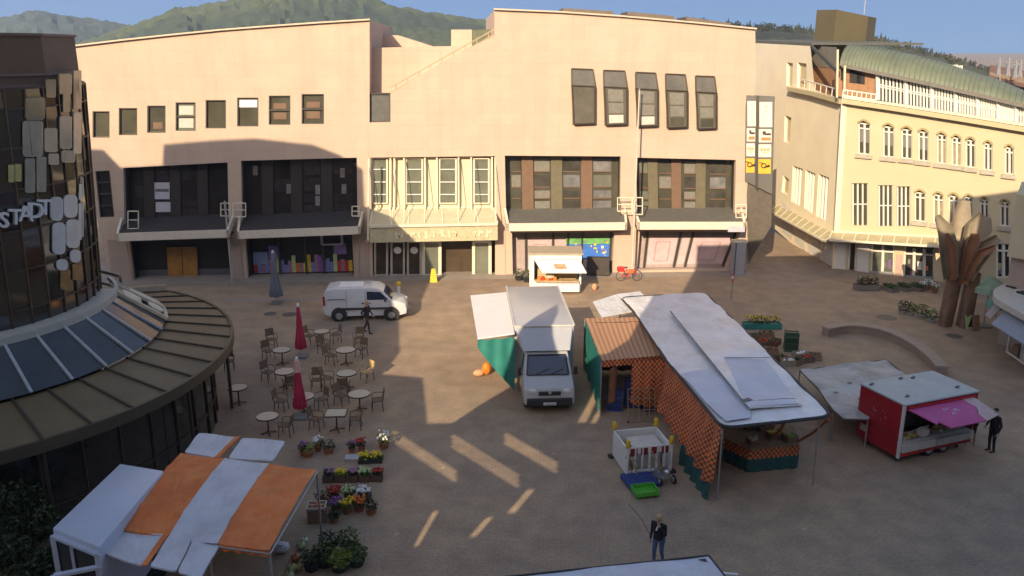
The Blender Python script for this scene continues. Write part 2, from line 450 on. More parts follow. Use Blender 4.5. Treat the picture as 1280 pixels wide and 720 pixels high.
def hill(name, prof, y, depth, m, rough=2.0, rows=26):
    """a ridge: skyline profile at distance y, slope falling towards the town over depth metres"""
    pts = []
    for i in range(len(prof) - 1):
        (u0, v0), (u1, v1) = prof[i], prof[i + 1]
        k = max(2, int(abs(u1 - u0) / 6))
        for j in range(k): pts.append((u0 + (u1 - u0) * j / k, v0 + (v1 - v0) * j / k))
    pts.append(prof[-1])
    rr = random.Random(hash(name) % 1000 if False else len(prof))
    b = MB(); n = len(pts); crest = []
    for (u, v) in pts:
        crest.append(AT(u, v, y))
    for k in range(-6, rows + 1):
        for i, c in enumerate(crest):
            t = abs(k) / rows
            yy = y - depth * t if k >= 0 else y + depth * .8 * t
            f = (math.cos(PI * min(1, t)) + 1) / 2
            z = c.z * f * (1 if k >= 0 else 1)
            j = rough * (rr.random() - .5) * (1 if 0 < k < rows else .35)
            xx = c.x * (yy / y) if k >= 0 else c.x
            b.v.append(V((xx, yy, z + j if k != rows else -1.0)))
    R = rows + 7
    for k in range(R - 1):
        for i in range(n - 1):
            b.f.append((k * n + i, k * n + i + 1, (k + 1) * n + i + 1, (k + 1) * n + i)); b.m.append(0)
    o = b.build(name, m, smooth=True)
    return tag(o, kind='structure'), crest
M_HILL_FAR = hill_material('far_haze_blue_forest', (.065, .10, .095), (.085, .12, .095), .006)  # green shifted towards blue to stand for haze on the far slope
M_HILL_MID = hill_material('mid_forest_slope', (.060, .090, .052), (.105, .135, .052), .009)
M_HILL_R = hill_material('right_forest_ridge', (.026, .034, .014), (.07, .075, .022), .02)
hill('hills', [(-220, 75), (-120, 55), (-60, 38), (0, 25), (30, 17), (50, 16), (90, 22), (140, 29), (160, 34), (230, 44), (340, 60)], 1100, 500, M_HILL_FAR, 6)
hill('hills', [(60, 70), (110, 52), (150, 38), (180, 28), (200, 20), (220, 12), (250, 9), (280, 3), (310, -4), (360, -12), (410, -10), (460, 0), (480, 6), (520, 15), (560, 22), (600, 27), (640, 24), (720, 30), (820, 34), (900, 40)], 760, 420, M_HILL_MID, 5)
_, crestR = hill('hills', [(860, 30), (945, 37), (1000, 39), (1087, 49), (1133, 61), (1187, 74), (1225, 86), (1260, 98), (1330, 125), (1450, 160)], 420, 240, M_HILL_R, 2.0)

# morning haze in the air between the town and the hills
hz = MB(); hz.hexa([(-1000, -120, -2), (1000, -120, -2), (1000, 1750, -2), (-1000, 1750, -2)], [(-1000, -120, 130), (1000, -120, 130), (1000, 1750, 130), (-1000, 1750, 130)])
hm = bpy.data.materials.new('morning_haze'); hm.use_nodes = True; hn = hm.node_tree.nodes; hn.remove(hn['Principled BSDF'])
pv = hn.new('ShaderNodeVolumePrincipled'); pv.inputs['Density'].default_value = .00034; pv.inputs['Color'].default_value = (.80, .88, 1.0, 1); pv.inputs['Anisotropy'].default_value = .2
hm.node_tree.links.new(pv.outputs['Volume'], hn['Material Output'].inputs['Volume'])
tag(hz.build('haze', hm), kind='stuff')
# the far wood on the right ridge and along the left crests: one mass of small crowns
wood = MB(); rr = random.Random(3)
for i, c in enumerate(crestR):
    for k in range(9):
        y = c.y - rr.uniform(-3, 40) * (k > 1) + rr.uniform(-2, 2)
        t = (c.y - y) / 240; z = c.z * (math.cos(PI * max(0, min(1, t))) + 1) / 2
        p = V((c.x * y / c.y + rr.uniform(-3, 3), y, z - 1))
        h = rr.uniform(2.0, 3.6) if rr.random() < .85 else rr.uniform(3.2, 5.0)
        if rr.random() < .45:      # conifer
            for q in range(4):
                zz = h * q / 4; rad = (1 - q / 4.4) * h * .26
                wood.lathe(p + V((0, 0, zz)), [(rad, 0), (rad * .45, h * .22), (.05, h * .33)], 6, rr.random(), rr.random() + 0.0 + 2 * PI)
        else:
            wood.leaves(p + V((0, 0, h * .45)), (h * .36, h * .36, h * .5), 40, h * .16, rr)
tag(wood.build('wood_on_ridge', M_HILL_R), 'dark wood of mixed trees along the right hand ridge', 'wood', kind='stuff')

# ------------------------------------------------------------------ houses on the near side of the square (behind the camera): they shade it
YB = -6.0
def back(p):
    """where the sunbeam that lands on p crossed the line of houses"""
    t = (p.y - YB) / LDIR.y
    return p - LDIR * t
M_STUCCO = mat('grey_stucco', (.42, .38, .33), .9, var=.08, scale=.5)
M_ROOFT = mat('brown_roof_tiles', (.16, .09, .065), .85, var=.2, scale=3)
def back_house(name, label, prof, depth, holes=(), cat='house', win=True):
    h = thing(name, label, cat, (sum(p[0] for p in prof) / len(prof), YB, 0))
    hv = V((-math.sin(SUN_AZ), -math.cos(SUN_AZ), 0)) * (depth / math.cos(SUN_AZ))
    loops = [[V((x, z, 0)) for x, z in prof]] + [[V((x, z, 0)) for x, z in q] for q in holes]
    flat = [p for l in loops for p in l]
    tri = tessellate_polygon(loops)
    b = MB()
    for off in (V((0, 0, 0)), hv):
        b.add([V((p.x, YB, p.y)) + off for p in flat], [tuple(t) for t in tri])
    k = 0
    for l in loops:
        for i in range(len(l)):
            a, c = l[i], l[(i + 1) % len(l)]
            A, Cc = V((a.x, YB, a.y)), V((c.x, YB, c.y))
            b.poly(A, Cc, Cc + hv, A + hv)
    b.build('wall', M_STUCCO, h, world=True)
    if win:
        x0, x1 = min(p[0] for p in prof), max(p[0] for p in prof); zt = min(p[1] for p in prof if p[1] > 1)
        z = 4.5
        while z + 2.2 < zt - .4:
            x = max(x0, -30) + 1.2
            while x + 1.3 < min(x1, 34):
                w = MB(); w.box((x + .6, YB + .03, z + .9), (1.1, .08, 1.7))
                w.build('window', M_GLASS, h, world=True); x += 2.4
            z += 3.2
    return h
back_house('town_house', 'tall grey town house with stepped roofline across the square', [(-100, 0), (-100, 37.2), (-45.9, 37.2), (-45.0, 36.1), (-42.5, 36.3), (-42.3, 37.6), (-39.6, 37.9), (-36.8, 38.1), (-33.4, 37.8), (-31.8, 37.2), (-30.4, 36.3), (-30.5, 31.8), (-26.9, 31.6), (-26.1, 29.2), (-24.3, 26.4), (-24.1, 24.9), (-21.4, 22.2), (-20.9, 20.9), (-20.9, 0)], 5)
gaps = []  # openings added to the unseen low house to shape light streaks
def beam(*px):
    gaps.append([(p.x, p.z) for p in (back(G(u, v)) for u, v in px)])
for (a, c, w) in (((488, 544), (574, 596), 17), ((562, 550), (652, 602), 20), ((628, 547), (700, 585), 17)):
    for k in range(3):        # slits added to throw dim broad bands of light
        o_ = (k - 1) * w * .30; t_ = w * .034
        beam((a[0], a[1] + o_ + t_), (a[0] + 6, a[1] + o_ - t_), (c[0], c[1] + o_ - t_), (c[0] - 6, c[1] + o_ + t_))
for q in (((517, 683), (523, 683), (549, 638), (542, 638)), ((586, 671), (595, 671), (617, 646), (609, 646)), ((634, 641), (644, 641), (669, 611), (660, 611)), ((722, 528), (733, 528), (751, 488), (744, 488)), ((738, 529), (745, 529), (759, 500), (755, 500))):
    beam(*q)
back_house('low_house_screen', 'unseen low house with slim turret and added screen slit for light streaks between two taller houses', [(-20.9, 0), (-20.9, 20.8), (-18.8, 20.6), (-16.4, 18.2), (-15.4, 18.2), (-15.0, 19.1), (-14.4, 20.1), (-13.9, 22.0), (-13.6, 23.4), (-13.2, 24.4), (-12.8, 23.8), (-12.3, 22.3), (-11.8, 21.3), (-9.7, 21.3), (-9.2, 22.2), (-9.2, 0)], .04, gaps, win=False)
back_house('corner_house', 'broad grey corner house with a raised end bay', [(-9.2, 0), (-9.2, 31.9), (-.1, 32.2), (2.8, 31.2), (3.2, 29.7), (6.3, 29.0), (6.9, 29.2), (7.0, 34.0), (75, 33.1), (75, 0)], 5)

# ------------------------------------------------------------------ the department store
FA = Plane((0, 53.75), (1, .0585))
def P2(pts): return [V((u, v, 0)) for u, v in pts]
def rect(u0, v0, u1, v1): return [(u0, v0), (u1, v0), (u1, v1), (u0, v1)]
def pierced(pl, outer, holes, reveal, off=0.0, back=0.0, b=None):
    """a wall with real openings: places of the photograph carried onto a wall plane"""
    b = b or MB()
    loops = [P2(outer)] + [P2(h) for h in holes]
    flat = [p for l in loops for p in l]
    tri = tessellate_polygon(loops)
    b.add([pl.px(p.x, p.y, off) for p in flat], [tuple(t) for t in tri])
    for h in holes:
        w = [pl.px(u, v, off) for u, v in h]
        for i in range(len(w)):
            a, c = w[i], w[(i + 1) % len(w)]
            b.poly(a, c, c - pl.n * reveal, a - pl.n * reveal)
    if back:
        w = [pl.px(u, v, off) for u, v in outer]
        for i in range(len(w)):
            a, c = w[i], w[(i + 1) % len(w)]
            b.poly(a, c, c - pl.n * back, a - pl.n * back)
    return b
def inset(pl, q, d, off=0.0):
    """the opening's own outline, d metres behind the wall face (true outline, not re-projected)"""
    return [pl.px(u, v, off) - pl.n * d for u, v in q]
def frame_of(pts, w, t, n, b=None, bars_h=0, bars_v=0, rows=()):
    """window frame of bars round a quad (tl, tr, br, bl)"""
    b = b or MB(); tl, tr, br, bl = pts
    for a, c in ((tl, tr), (tr, br), (br, bl), (bl, tl)): b.bar(a, c, w, t)
    for k in range(bars_h):
        f = (k + 1) / (bars_h + 1); b.bar(tl.lerp(bl, f), tr.lerp(br, f), w * .8, t)
    for f in rows: b.bar(tl.lerp(bl, f), tr.lerp(br, f), w * .8, t)
    for k in range(bars_v):
        f = (k + 1) / (bars_v + 1); b.bar(tl.lerp(tr, f), bl.lerp(br, f), w * .8, t)
    return b
def sub(pts, x0, y0, x1, y1):
    tl, tr, br, bl = pts
    f = lambda x, y: tl.lerp(tr, x).lerp(bl.lerp(br, x), y)
    return [f(x0, y0), f(x1, y0), f(x1, y1), f(x0, y1)]

store = thing('department_store', 'long pale stone department store with dark recessed windows and ledges across the square', 'department store', tuple(FA.px(540, 346)))
store.location.z = 0; MW[store] = Matrix.Translation(store.location)
SW = [rect(115.7, 139, 137, 172), rect(148.5, 135, 171.5, 169), rect(184, 132, 207, 166), rect(219.5, 128, 244.5, 163.5), rect(257, 125, 282.5, 160.5), rect(296.5, 122, 323, 158), rect(336, 119.5, 363, 156), rect(377, 117.5, 405, 155)]
DW = [[(154, 210), (284.5, 203), (286, 291), (156, 297)], [(301, 201), (446, 197), (447, 287), (303, 293)], [(631, 194.5), (776, 195.5), (775, 283), (633, 285)], [(795, 197), (920, 200), (918, 283), (797, 284)]]
SIDEW = [(119, 214), (137, 213), (143, 271), (125, 272)]
GF = [[(161, 301), (284, 298), (290, 349.5), (167, 352)], [(306, 297), (440, 293), (443, 347), (310, 350)], [(640, 291), (768, 290), (765, 341), (641, 345)], [(800, 289), (926, 290), (908, 336), (796, 338)]]
ENT = [(463, 197), (619, 195), (619, 346), (466, 347)]
SLOT = [(462, 117), (488, 117), (488, 152.5), (462, 153)]
outer = [(92, 58), (150, 51), (210, 44.5), (275, 38), (340, 33), (400, 28.8), (462, 25), (462, 118), (488, 117.5), (552, 78), (618, 45), (618, 12), (700, 15.5), (780, 21), (860, 28), (944, 36.5),
         (945, 95), (940, 160), (936, 230), (934, 338), (780, 342), (625, 346.5), (461, 348), (300, 351), (140, 354), (132, 320), (118, 260), (108, 185), (100, 110)]
outer[7:9] = [(461.9, 153.2), (488.1, 152.6), (488, 117.5)]
wl_ = pierced(FA, outer, SW + DW + [SIDEW] + GF + [ENT], .35, back=18)
wl_.build('wall', M_STONE, store, world=True)
# parapet caps on the two roof lines and along the sloping edge
cap = MB()
tl = [(92, 58), (150, 51), (210, 44.5), (275, 38), (340, 33), (400, 28.8), (462.5, 25)]
tr_ = [(617, 12), (700, 15.5), (780, 21), (860, 28), (945, 36.5)]
for L_ in (tl, tr_):
  cap = MB()
  for a, c in zip(L_, L_[1:]): cap.bar(FA.px(*a, .02) + V((0, 0, .03)), FA.px(*c, .02) + V((0, 0, .03)), .34, .09)
  cap.build('parapet_cap', mat('pale_cap', (.62, .5, .38), .7, var=.05), store, world=True)
sc = MB(); q0, q1 = FA.px(488, 117), FA.px(618, 44)
for o_ in (.0, .30): sc.bar(q0 + V((0, 0, .05 + o_)) - FA.n * .25, q1 + V((0, 0, .05 + o_)) - FA.n * .25, .10, .07)
for k in range(9):
    p = q0.lerp(q1, (k + .5) / 9) - FA.n * .25; sc.bar(p, p + V((0, 0, .36)), .05)
sc.build('sloping_rail', mat('rail_tan', (.42, .30, .20), .6), store, world=True)
# set-back upper storey between the two blocks and what stands on the roof
sb = MB()
sbp = [FA.px(u, v, -1.4) for u, v in ((455, 60), (590, 57), (640, 57), (640, 160), (455, 160))]
sb.poly(*sbp); bk = [p - FA.n * 9 for p in sbp]; sb.poly(sbp[0], sbp[1], bk[1], bk[0]); sb.poly(sbp[1], sbp[2], bk[2], bk[1])
sb.build('setback_wall', M_STONE, store, world=True)
ub = MB()
w = [FA.px(u, v, -9) for u, v in ((440, 62), (440, 44), (497, 44), (541, 58), (541, 64))]
ub.hexa([p for p in w], [p - FA.n * 5 for p in w])
ub.build('roof_storey', M_STONE, store, world=True)
ch = MB(); w = [FA.px(u, v, -6) for u, v in ((564, 60), (564, 37), (590, 37), (590, 60))]
ch.hexa(w, [p - FA.n * 2 for p in w]); ch.build('chimney', M_STONE, store, world=True)
gl = MB(); w = [FA.px(u, v, -6) for u, v in ((590.4, 60), (590.4, 37.5), (640, 35.5), (640, 60))]
gl.hexa(w, [p - FA.n * 3 for p in w]); gl.build('roof_light', mat('green_roof_glass', (.13, .15, .10), .3, var=.2), store, world=True)
for (u0, v0, u1, v1) in ((704, 10, 767, 14), (784.5, 14.5, 843, 20), (858, 21, 914, 29)):
    k = MB(); w = [FA.px(u0, v0 + 4, -3), FA.px(u0, v0, -3), FA.px(u1, v1, -3), FA.px(u1, v1 + 8, -3)]
    k.hexa(w, [p - FA.n * 2.5 for p in w]); k.build('roof_hatch', mat('roof_hatch_brown', (.15, .12, .09), .6), store, world=True)

# small upper windows, each with a frame, some with blinds half drawn
blinds = [None, None, 'low', 'pale', None, 'top', 'two', 'two']
for q, bl in zip(SW, blinds):
    p = inset(FA, q, .16); w = MB(); w.poly(*p); wd = w.build('window', M_GLASS if bl != 'pale' else M_GLASS_GREEN, store, world=True)
    MW[wd] = MW[store]
    pf = inset(FA, q, .09)
    frame_of(pf, .13, .1, FA.n, rows=(.5,) if bl in ('pale', 'two') else ()).build('frame', M_DKMET, wd, world=True)
    pb = inset(FA, q, .13)
    for (x0, y0, x1, y1, m) in {None: (), 'low': ((.28, .62, .8, .86, M_BRPIER),), 'pale': ((.14, .12, .86, .44, M_BLIND), (.14, .56, .86, .9, M_BLIND)), 'top': ((.06, .08, .92, .34, M_WHITE),), 'two': ((.2, .26, .8, .46, M_BRPIER), (.2, .58, .8, .82, M_BRPIER))}[bl]:
        k = MB(); k.poly(*sub(pb, x0, y0, x1, y1)); k.build('blind', m, wd, world=True)
p = inset(FA, SIDEW, .2); w = MB(); w.poly(*p); wd = w.build('window', M_GLASS_BLK, store, world=True)
frame_of(inset(FA, SIDEW, .1), .14, .1, FA.n, bars_h=3).build('frame', M_DKMET, wd, world=True)
# slot window in the corner of the set-back
w = MB(); w.poly(*[FA.px(u, v, -.25) for u, v in SLOT]); wd = w.build('window', mat('grey_slot_glass', (.14, .14, .13), .2, spec=.7), store, world=True)
frame_of([FA.px(u, v, -.2) for u, v in SLOT], .10, .1, FA.n).build('frame', M_DKMET, wd, world=True)

# five oriel windows with chamfered glass heads
OR = [(714.5, 86, 743.5, 155), (754.5, 88, 783.5, 156), (794.5, 90.5, 822, 158), (832, 92.5, 859, 159.5), (869.5, 95, 895.5, 161)]
for k, (u0, v0, u1, v1) in enumerate(OR):
    h = v1 - v0
    A = [FA.px(u0, v0), FA.px(u1 - 2.5, v0 + 1), FA.px(u1, v1), FA.px(u0 + 1, v1 + .5)]
    B = [FA.px(u0 + .5, v0 + .30 * h, .26), FA.px(u1, v0 + .32 * h, .26), FA.px(u1, v1 - 1, .26), FA.px(u0 + 3.0, v1, .26)]
    b = MB()
    b.poly(A[0], A[1], B[1], B[0]); b.poly(A[1], A[2], B[2], B[1]); b.poly(A[2], A[3], B[3], B[2]); b.poly(A[3], A[0], B[0], B[3]); b.poly(*B)
    wd = b.build('oriel_window', mat('oriel_glass', (.13, .12, .095), .18, var=.2, scale=1.0, spec=.5), store, world=True)
    f = frame_of([p + FA.n * .02 for p in B], .11, .06, FA.n); f.bar(A[0], B[0], .09); f.bar(A[1], B[1], .09); f.bar(A[0], A[1], .09)
    f.build('frame', M_BRONZE, wd, world=True)
    if k:
        for (y0, y1, m) in ((.06, .38, M_BLIND_DIM), (.42, .70, M_BLIND_DIM), (.74, .96, M_BLIND if k in (1, 2) else M_BLIND_DIM)):
            if k > 2 and y0 > .7: m = M_GLASS
            g_ = MB(); g_.poly(*[p + FA.n * .012 for p in sub(B, .16, y0, .84, y1)]); g_.build('blind', m, wd, world=True)

# big recessed first-floor windows: back wall of glass and brown piers, ledge tray with a pale fascia in front
for k, q in enumerate(DW):
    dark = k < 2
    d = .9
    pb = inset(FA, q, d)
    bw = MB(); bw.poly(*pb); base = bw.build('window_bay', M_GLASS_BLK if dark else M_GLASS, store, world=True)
    rv = MB(); pf = inset(FA, q, .35)
    for i in range(4):
        a, c = pf[i], pf[(i + 1) % 4]; a2, c2 = pb[i], pb[(i + 1) % 4]; rv.poly(a, c, c2, a2)
    rv.build('reveal', M_DKMET, base, world=True)
    n = 4
    for i in range(n + 1):                      # piers between the windows
        x = [0.0, .2, .455, .72, 1.0][i] if k != 3 else [-.02, .19, .43, .68, 1.0][i]
        wd_ = .10 if 0 < i < n else .0
        if wd_:
            g_ = MB(); s_ = sub(pb, x - wd_ / 2, .02, x + wd_ / 2, .86); g_.hexa(s_, [p + FA.n * .14 for p in s_])
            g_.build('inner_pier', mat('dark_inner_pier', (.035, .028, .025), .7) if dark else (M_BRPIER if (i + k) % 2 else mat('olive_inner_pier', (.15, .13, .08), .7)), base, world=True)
    xs = [.0, .2, .455, .72, 1.0]
    for i in range(n):
        for (y0, y1) in ((.06, .24), (.29, .46), (.51, .62), (.66, .84)):
            s_ = sub(pb, xs[i] + .06, y0, xs[i + 1] - .06, y1)
            hv_ = (i * 7 + int(y0 * 100) + k * 3) % 5
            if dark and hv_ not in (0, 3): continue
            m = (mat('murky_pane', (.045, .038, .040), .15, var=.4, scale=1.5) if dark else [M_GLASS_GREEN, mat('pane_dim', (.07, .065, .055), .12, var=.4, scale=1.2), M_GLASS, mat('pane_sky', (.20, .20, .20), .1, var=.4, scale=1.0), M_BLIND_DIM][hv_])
            g_ = MB(); g_.poly(*[p + FA.n * .03 for p in s_]); g_.build('pane', m, base, world=True)
            if not dark:
                g_ = MB(); g_.bar(s_[3] + FA.n * .05, s_[2] + FA.n * .05, .06); g_.build('transom', M_BRPIER, base, world=True)
# things to see behind the two dark bays: paper notices
for (u0, v0, u1, v1) in ((192.5, 228, 212, 249), (194.5, 252.5, 213.5, 265)):
    g_ = MB(); w = [FA.px(u, v, -.8) for u, v in rect(u0, v0, u1, v1)]; g_.poly(*w); g_.build('window_notice', mat('paper_notice', (.52, .52, .58), .8, var=.1), store, world=True)
    if v0 < 240:
        g_ = MB(); g_.poly(*[p + FA.n * .01 for p in sub(w, .08, .38, .95, .56)]); g_.build('notice_stripe', mat('paper_print', (.14, .13, .16), .8), store, world=True)
for (u, v) in ((319, 213), (361, 236), (397, 237), (397, 251), (428, 216), (430, 236)):
    g_ = MB(); g_.poly(*[FA.px(a, c, -.82) for a, c in rect(u - 3, v - 6, u + 3, v + 6)]); g_.build('window_notice', mat('dim_lamp_shade', (.20, .18, .17), .7, var=.3), store, world=True)

LEDGE = [((145, 292), (285.5, 287), 154, 284, 293), ((296, 289), (450, 283), 303, 444, 287), ((633.5, 279.5), (784, 278), 641, 774, 283), ((797.5, 277.5), (932, 277.5), 804, 922, 283)]
for k, (a, c, u0, u1, vb) in enumerate(LEDGE):
    f = 1.25
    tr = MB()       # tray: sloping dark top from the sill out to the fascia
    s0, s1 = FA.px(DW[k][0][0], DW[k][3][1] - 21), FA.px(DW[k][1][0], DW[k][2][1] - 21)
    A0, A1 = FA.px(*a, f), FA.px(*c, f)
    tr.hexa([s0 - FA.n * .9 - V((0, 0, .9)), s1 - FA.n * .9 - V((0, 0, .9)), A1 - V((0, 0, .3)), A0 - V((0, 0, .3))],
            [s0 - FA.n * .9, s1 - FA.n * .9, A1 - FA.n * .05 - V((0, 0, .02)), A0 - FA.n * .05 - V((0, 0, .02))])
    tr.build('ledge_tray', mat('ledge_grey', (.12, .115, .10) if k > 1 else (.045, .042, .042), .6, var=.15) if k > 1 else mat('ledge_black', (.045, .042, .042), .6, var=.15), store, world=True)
    fa = MB(); H_ = .50
    fa.hexa([A0 - V((0, 0, H_)) , A1 - V((0, 0, H_)), A1 - V((0, 0, H_)) - FA.n * .12, A0 - V((0, 0, H_)) - FA.n * .12], [A0, A1, A1 - FA.n * .12, A0 - FA.n * .12])
    for e, sgn in ((A0, -1), (A1, 1)):      # returns to the wall, rising a little
        e2 = e - FA.n * f + FA.d * (.12 * sgn) + V((0, 0, .75))
        fa.hexa([e - V((0, 0, H_)), e - V((0, 0, H_)) - FA.d * (.14 * sgn), e2 - V((0, 0, H_)) - FA.d * (.14 * sgn), e2 - V((0, 0, H_))], [e, e - FA.d * (.14 * sgn), e2 - FA.d * (.14 * sgn), e2])
    fa.build('ledge_fascia', mat('fascia_cream', (.70, .63, .50), .6, var=.06), store, world=True)
    so = MB(); so.hexa([A0 - FA.n * .14 - V((0, 0, .46)), A1 - FA.n * .14 - V((0, 0, .46)), A1 - FA.n * 1.3 - V((0, 0, .46)), A0 - FA.n * 1.3 - V((0, 0, .46))], [A0 - FA.n * .14 - V((0, 0, .40)), A1 - FA.n * .14 - V((0, 0, .40)), A1 - FA.n * 1.3 - V((0, 0, .40)), A0 - FA.n * 1.3 - V((0, 0, .40))])
    so.build('ledge_soffit', M_DKMET, store, world=True)

# pipe railings at the ledge ends
def railing(u0, v0, u1, v1, off):
    b = MB(); p = [FA.px(u0, v0, off), FA.px(u1, v0, off), FA.px(u1, v1, off), FA.px(u0, v1, off)]
    for a, c in ((0, 1), (1, 2), (2, 3), (3, 0)): b.tube([p[a], p[c]], .035, 6)
    b.tube([p[0].lerp(p[3], .5), p[1].lerp(p[2], .5)], .03, 6)
    b.build('ledge_railing', M_CREAM, store, world=True)
for q in ((160, 264, 173, 286, .6), (276, 254, 288, 270, .9), (291, 254, 307, 271, .9), (440, 258, 449, 270, .6), (772, 247, 790, 264, .9), (791, 247, 803, 268, .9), (920, 256, 933, 272, .7)): railing(*q)

# ground floor: recessed shop fronts
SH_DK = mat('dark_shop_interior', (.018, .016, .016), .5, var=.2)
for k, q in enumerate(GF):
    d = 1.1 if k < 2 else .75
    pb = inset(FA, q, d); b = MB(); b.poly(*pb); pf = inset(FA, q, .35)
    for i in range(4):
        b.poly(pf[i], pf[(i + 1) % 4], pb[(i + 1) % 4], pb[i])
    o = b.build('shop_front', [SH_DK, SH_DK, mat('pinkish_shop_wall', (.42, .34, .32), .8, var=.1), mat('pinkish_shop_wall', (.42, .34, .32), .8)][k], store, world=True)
    if k == 0:
        g_ = MB(); s_ = [FA.px(u, v, -.95) for u, v in ((208.5, 309), (246, 308), (248, 349), (211, 350))]; g_.hexa(s_, [p + FA.n * .06 for p in s_])
        dr = g_.build('door', mat('orange_wood_door', (.40, .19, .035), .6, var=.2, scale=2), store, world=True)
        g_ = MB(); m_ = sub([p + FA.n * .07 for p in s_], .49, .0, .51, 1); g_.poly(*m_); g_.build('door_gap', M_BLACK, dr, world=True)
        g_ = MB(); s_ = sub(pb, 0, .82, 1, 1); g_.hexa(s_, [p + FA.n * .05 for p in s_]); g_.build('plinth', mat('grey_blue_plinth', (.11, .11, .13), .7), o, world=True)
    if k == 1:
        rr = random.Random(5)
        for i in range(26):      # goods and posters in the window
            x = .03 + .94 * i / 26; h_ = rr.uniform(.18, .42)
            s_ = [p + FA.n * .05 for p in sub(pb, x, .93 - h_, x + .035, .93)]
            g_ = MB(); g_.hexa(s_, [p + FA.n * .1 for p in s_]); g_.build('window_display', M_PET[rr.choice(['yellow', 'orange', 'mauve', 'blue', 'purple', 'red', 'pale', 'mauve', 'blue'])], o, world=True)
        for (x0, y0, x1, y1, c_) in ((.03, .42, .17, .72, 'blue'), (.18, .28, .29, .56, 'purple'), (.80, .26, .92, .52, 'purple')):
            g_ = MB(); g_.poly(*[p + FA.n * .2 for p in sub(pb, x0, y0, x1, y1)]); g_.build('poster', mat('poster_' + c_, dict(blue=(.22, .27, .45), purple=(.26, .18, .42))[c_], .6, var=.15), o, world=True)
        for x in (.0, .28, .53, .70, .99):
            g_ = MB(); g_.bar(sub(pb, x, 0, x, 1)[0] + FA.n * .25, sub(pb, x, 0, x, 1)[3] + FA.n * .25, .12); g_.build('mullion', M_DKMET, o, world=True)
        g_ = frame_of([p + FA.n * .5 for p in sub(pb, .70, .02, .89, .26)], .16, .1, FA.n); g_.build('sign_frame', mat('lilac_frame', (.45, .42, .45), .6), o, world=True)
    if k >= 2:
        for (x0, x1) in (((.16, .40), (.42, .55), (.72, .97)) if k == 2 else ((.13, .42), (.58, .97), (.47, .54))):
            s_ = [p + FA.n * .05 for p in sub(pb, x0, .22, x1, .93)]
            g_ = MB(); g_.poly(*s_); pp = g_.build('poster_panel', mat('pale_pink_panel', (.58, .44, .45), .6, var=.12, scale=1.5), o, world=True)
            if x1 - x0 > .2:
                frame_of([p + FA.n * .01 for p in sub(s_, .25, .15, .75, .85)], .08, .02, FA.n).build('panel_drawing', mat('rose_ink', (.50, .28, .33), .7), pp, world=True)
        for x in ((.14, .41, .56, .70, .985) if k == 2 else (.10, .435, .56, .99)):
            g_ = MB(); e = sub(pb, x, .0, x, 1); g_.bar(e[0] + FA.n * .1, e[3] + FA.n * .1, .13); g_.build('mullion', M_DKMET, o, world=True)
        g_ = MB(); s_ = sub(pb, 0, .02, 1, .16); g_.poly(*[p + FA.n * .06 for p in s_]); g_.build('shop_fascia', mat('grey_fascia', (.20, .19, .17), .6), o, world=True)
    if k == 2:
        s_ = [FA.px(u, v, -.62) for u, v in ((707, 297), (762, 297), (762, 323), (709, 324))]
        g_ = MB(); g_.poly(*sub(s_, 0, 0, 1, .3)); pp = g_.build('banner', mat('banner_green', (.16, .42, .14), .6, var=.3, scale=3), o, world=True)
        g_ = MB(); g_.poly(*sub(s_, 0, .3, 1, 1)); pp = g_.build('banner', mat('banner_blue', (.05, .18, .62), .6, var=.25, scale=4), o, world=True)
        rr = random.Random(2)
        for i in range(24):
            x, y = rr.uniform(.05, .92), rr.uniform(.12, .85)
            g_ = MB(); g_.poly(*[p + FA.n * .01 for p in sub(s_, x, y, x + rr.uniform(.02, .06), y + rr.uniform(.06, .14))]); g_.build('banner_mark', M_PET[rr.choice(['blue', 'pale', 'mauve', 'white', 'yellow'])], pp, world=True)
# pier cladding of the ground floor
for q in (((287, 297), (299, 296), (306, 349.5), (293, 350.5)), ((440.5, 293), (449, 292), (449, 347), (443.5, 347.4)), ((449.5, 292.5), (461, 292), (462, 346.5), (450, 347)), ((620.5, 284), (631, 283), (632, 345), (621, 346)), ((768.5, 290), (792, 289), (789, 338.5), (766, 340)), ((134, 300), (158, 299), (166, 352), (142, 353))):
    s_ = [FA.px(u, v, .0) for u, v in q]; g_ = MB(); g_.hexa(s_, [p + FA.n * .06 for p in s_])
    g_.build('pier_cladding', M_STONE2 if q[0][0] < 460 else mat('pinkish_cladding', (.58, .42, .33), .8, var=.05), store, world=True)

# glazed entrance
pe = inset(FA, ENT, .5)
b = MB(); b.poly(*sub(pe, 0, 0, 1, .68)); b.build('entrance_glazing', mat('cream_panel', (.66, .60, .42), .7, var=.05), store, world=True)
cols = [(.015, .135, 'g'), (.135, .25, 'p'), (.25, .385, 'g'), (.385, .50, 'p'), (.50, .645, 'g'), (.645, .755, 'p'), (.755, .955, 'g')]
cols = [(466, 484, 'g'), (508, 528, 'g'), (549.5, 570, 'g'), (592, 611, 'g')]
for (u0, u1, _) in cols:
    s_ = [FA.px(u, v, -.44) for u, v in rect(u0, 198, u1, 254)]
    b = MB(); b.poly(*s_); wd = b.build('entrance_window', M_GLASS_GREEN, store, world=True)
    f = frame_of([p + FA.n * .05 for p in s_], .10, .08, FA.n); f.build('frame', M_CREAM, wd, world=True)
    for y in (.24, .52, .80):
        g_ = MB(); e = sub(s_, 0, y, 1, y); g_.bar(e[0] + FA.n * .05, e[1] + FA.n * .05, .10, .05); g_.build('transom', M_WHITE, wd, world=True)
for u in (464, 488, 493, 505, 531, 546, 573, 589, 615, 619):
    b = MB(); b.bar(FA.px(u, 196, -.2), FA.px(u + (.5 if u > 500 else -1), 300, -.2), .10); b.build('mullion', M_CREAM, store, world=True)
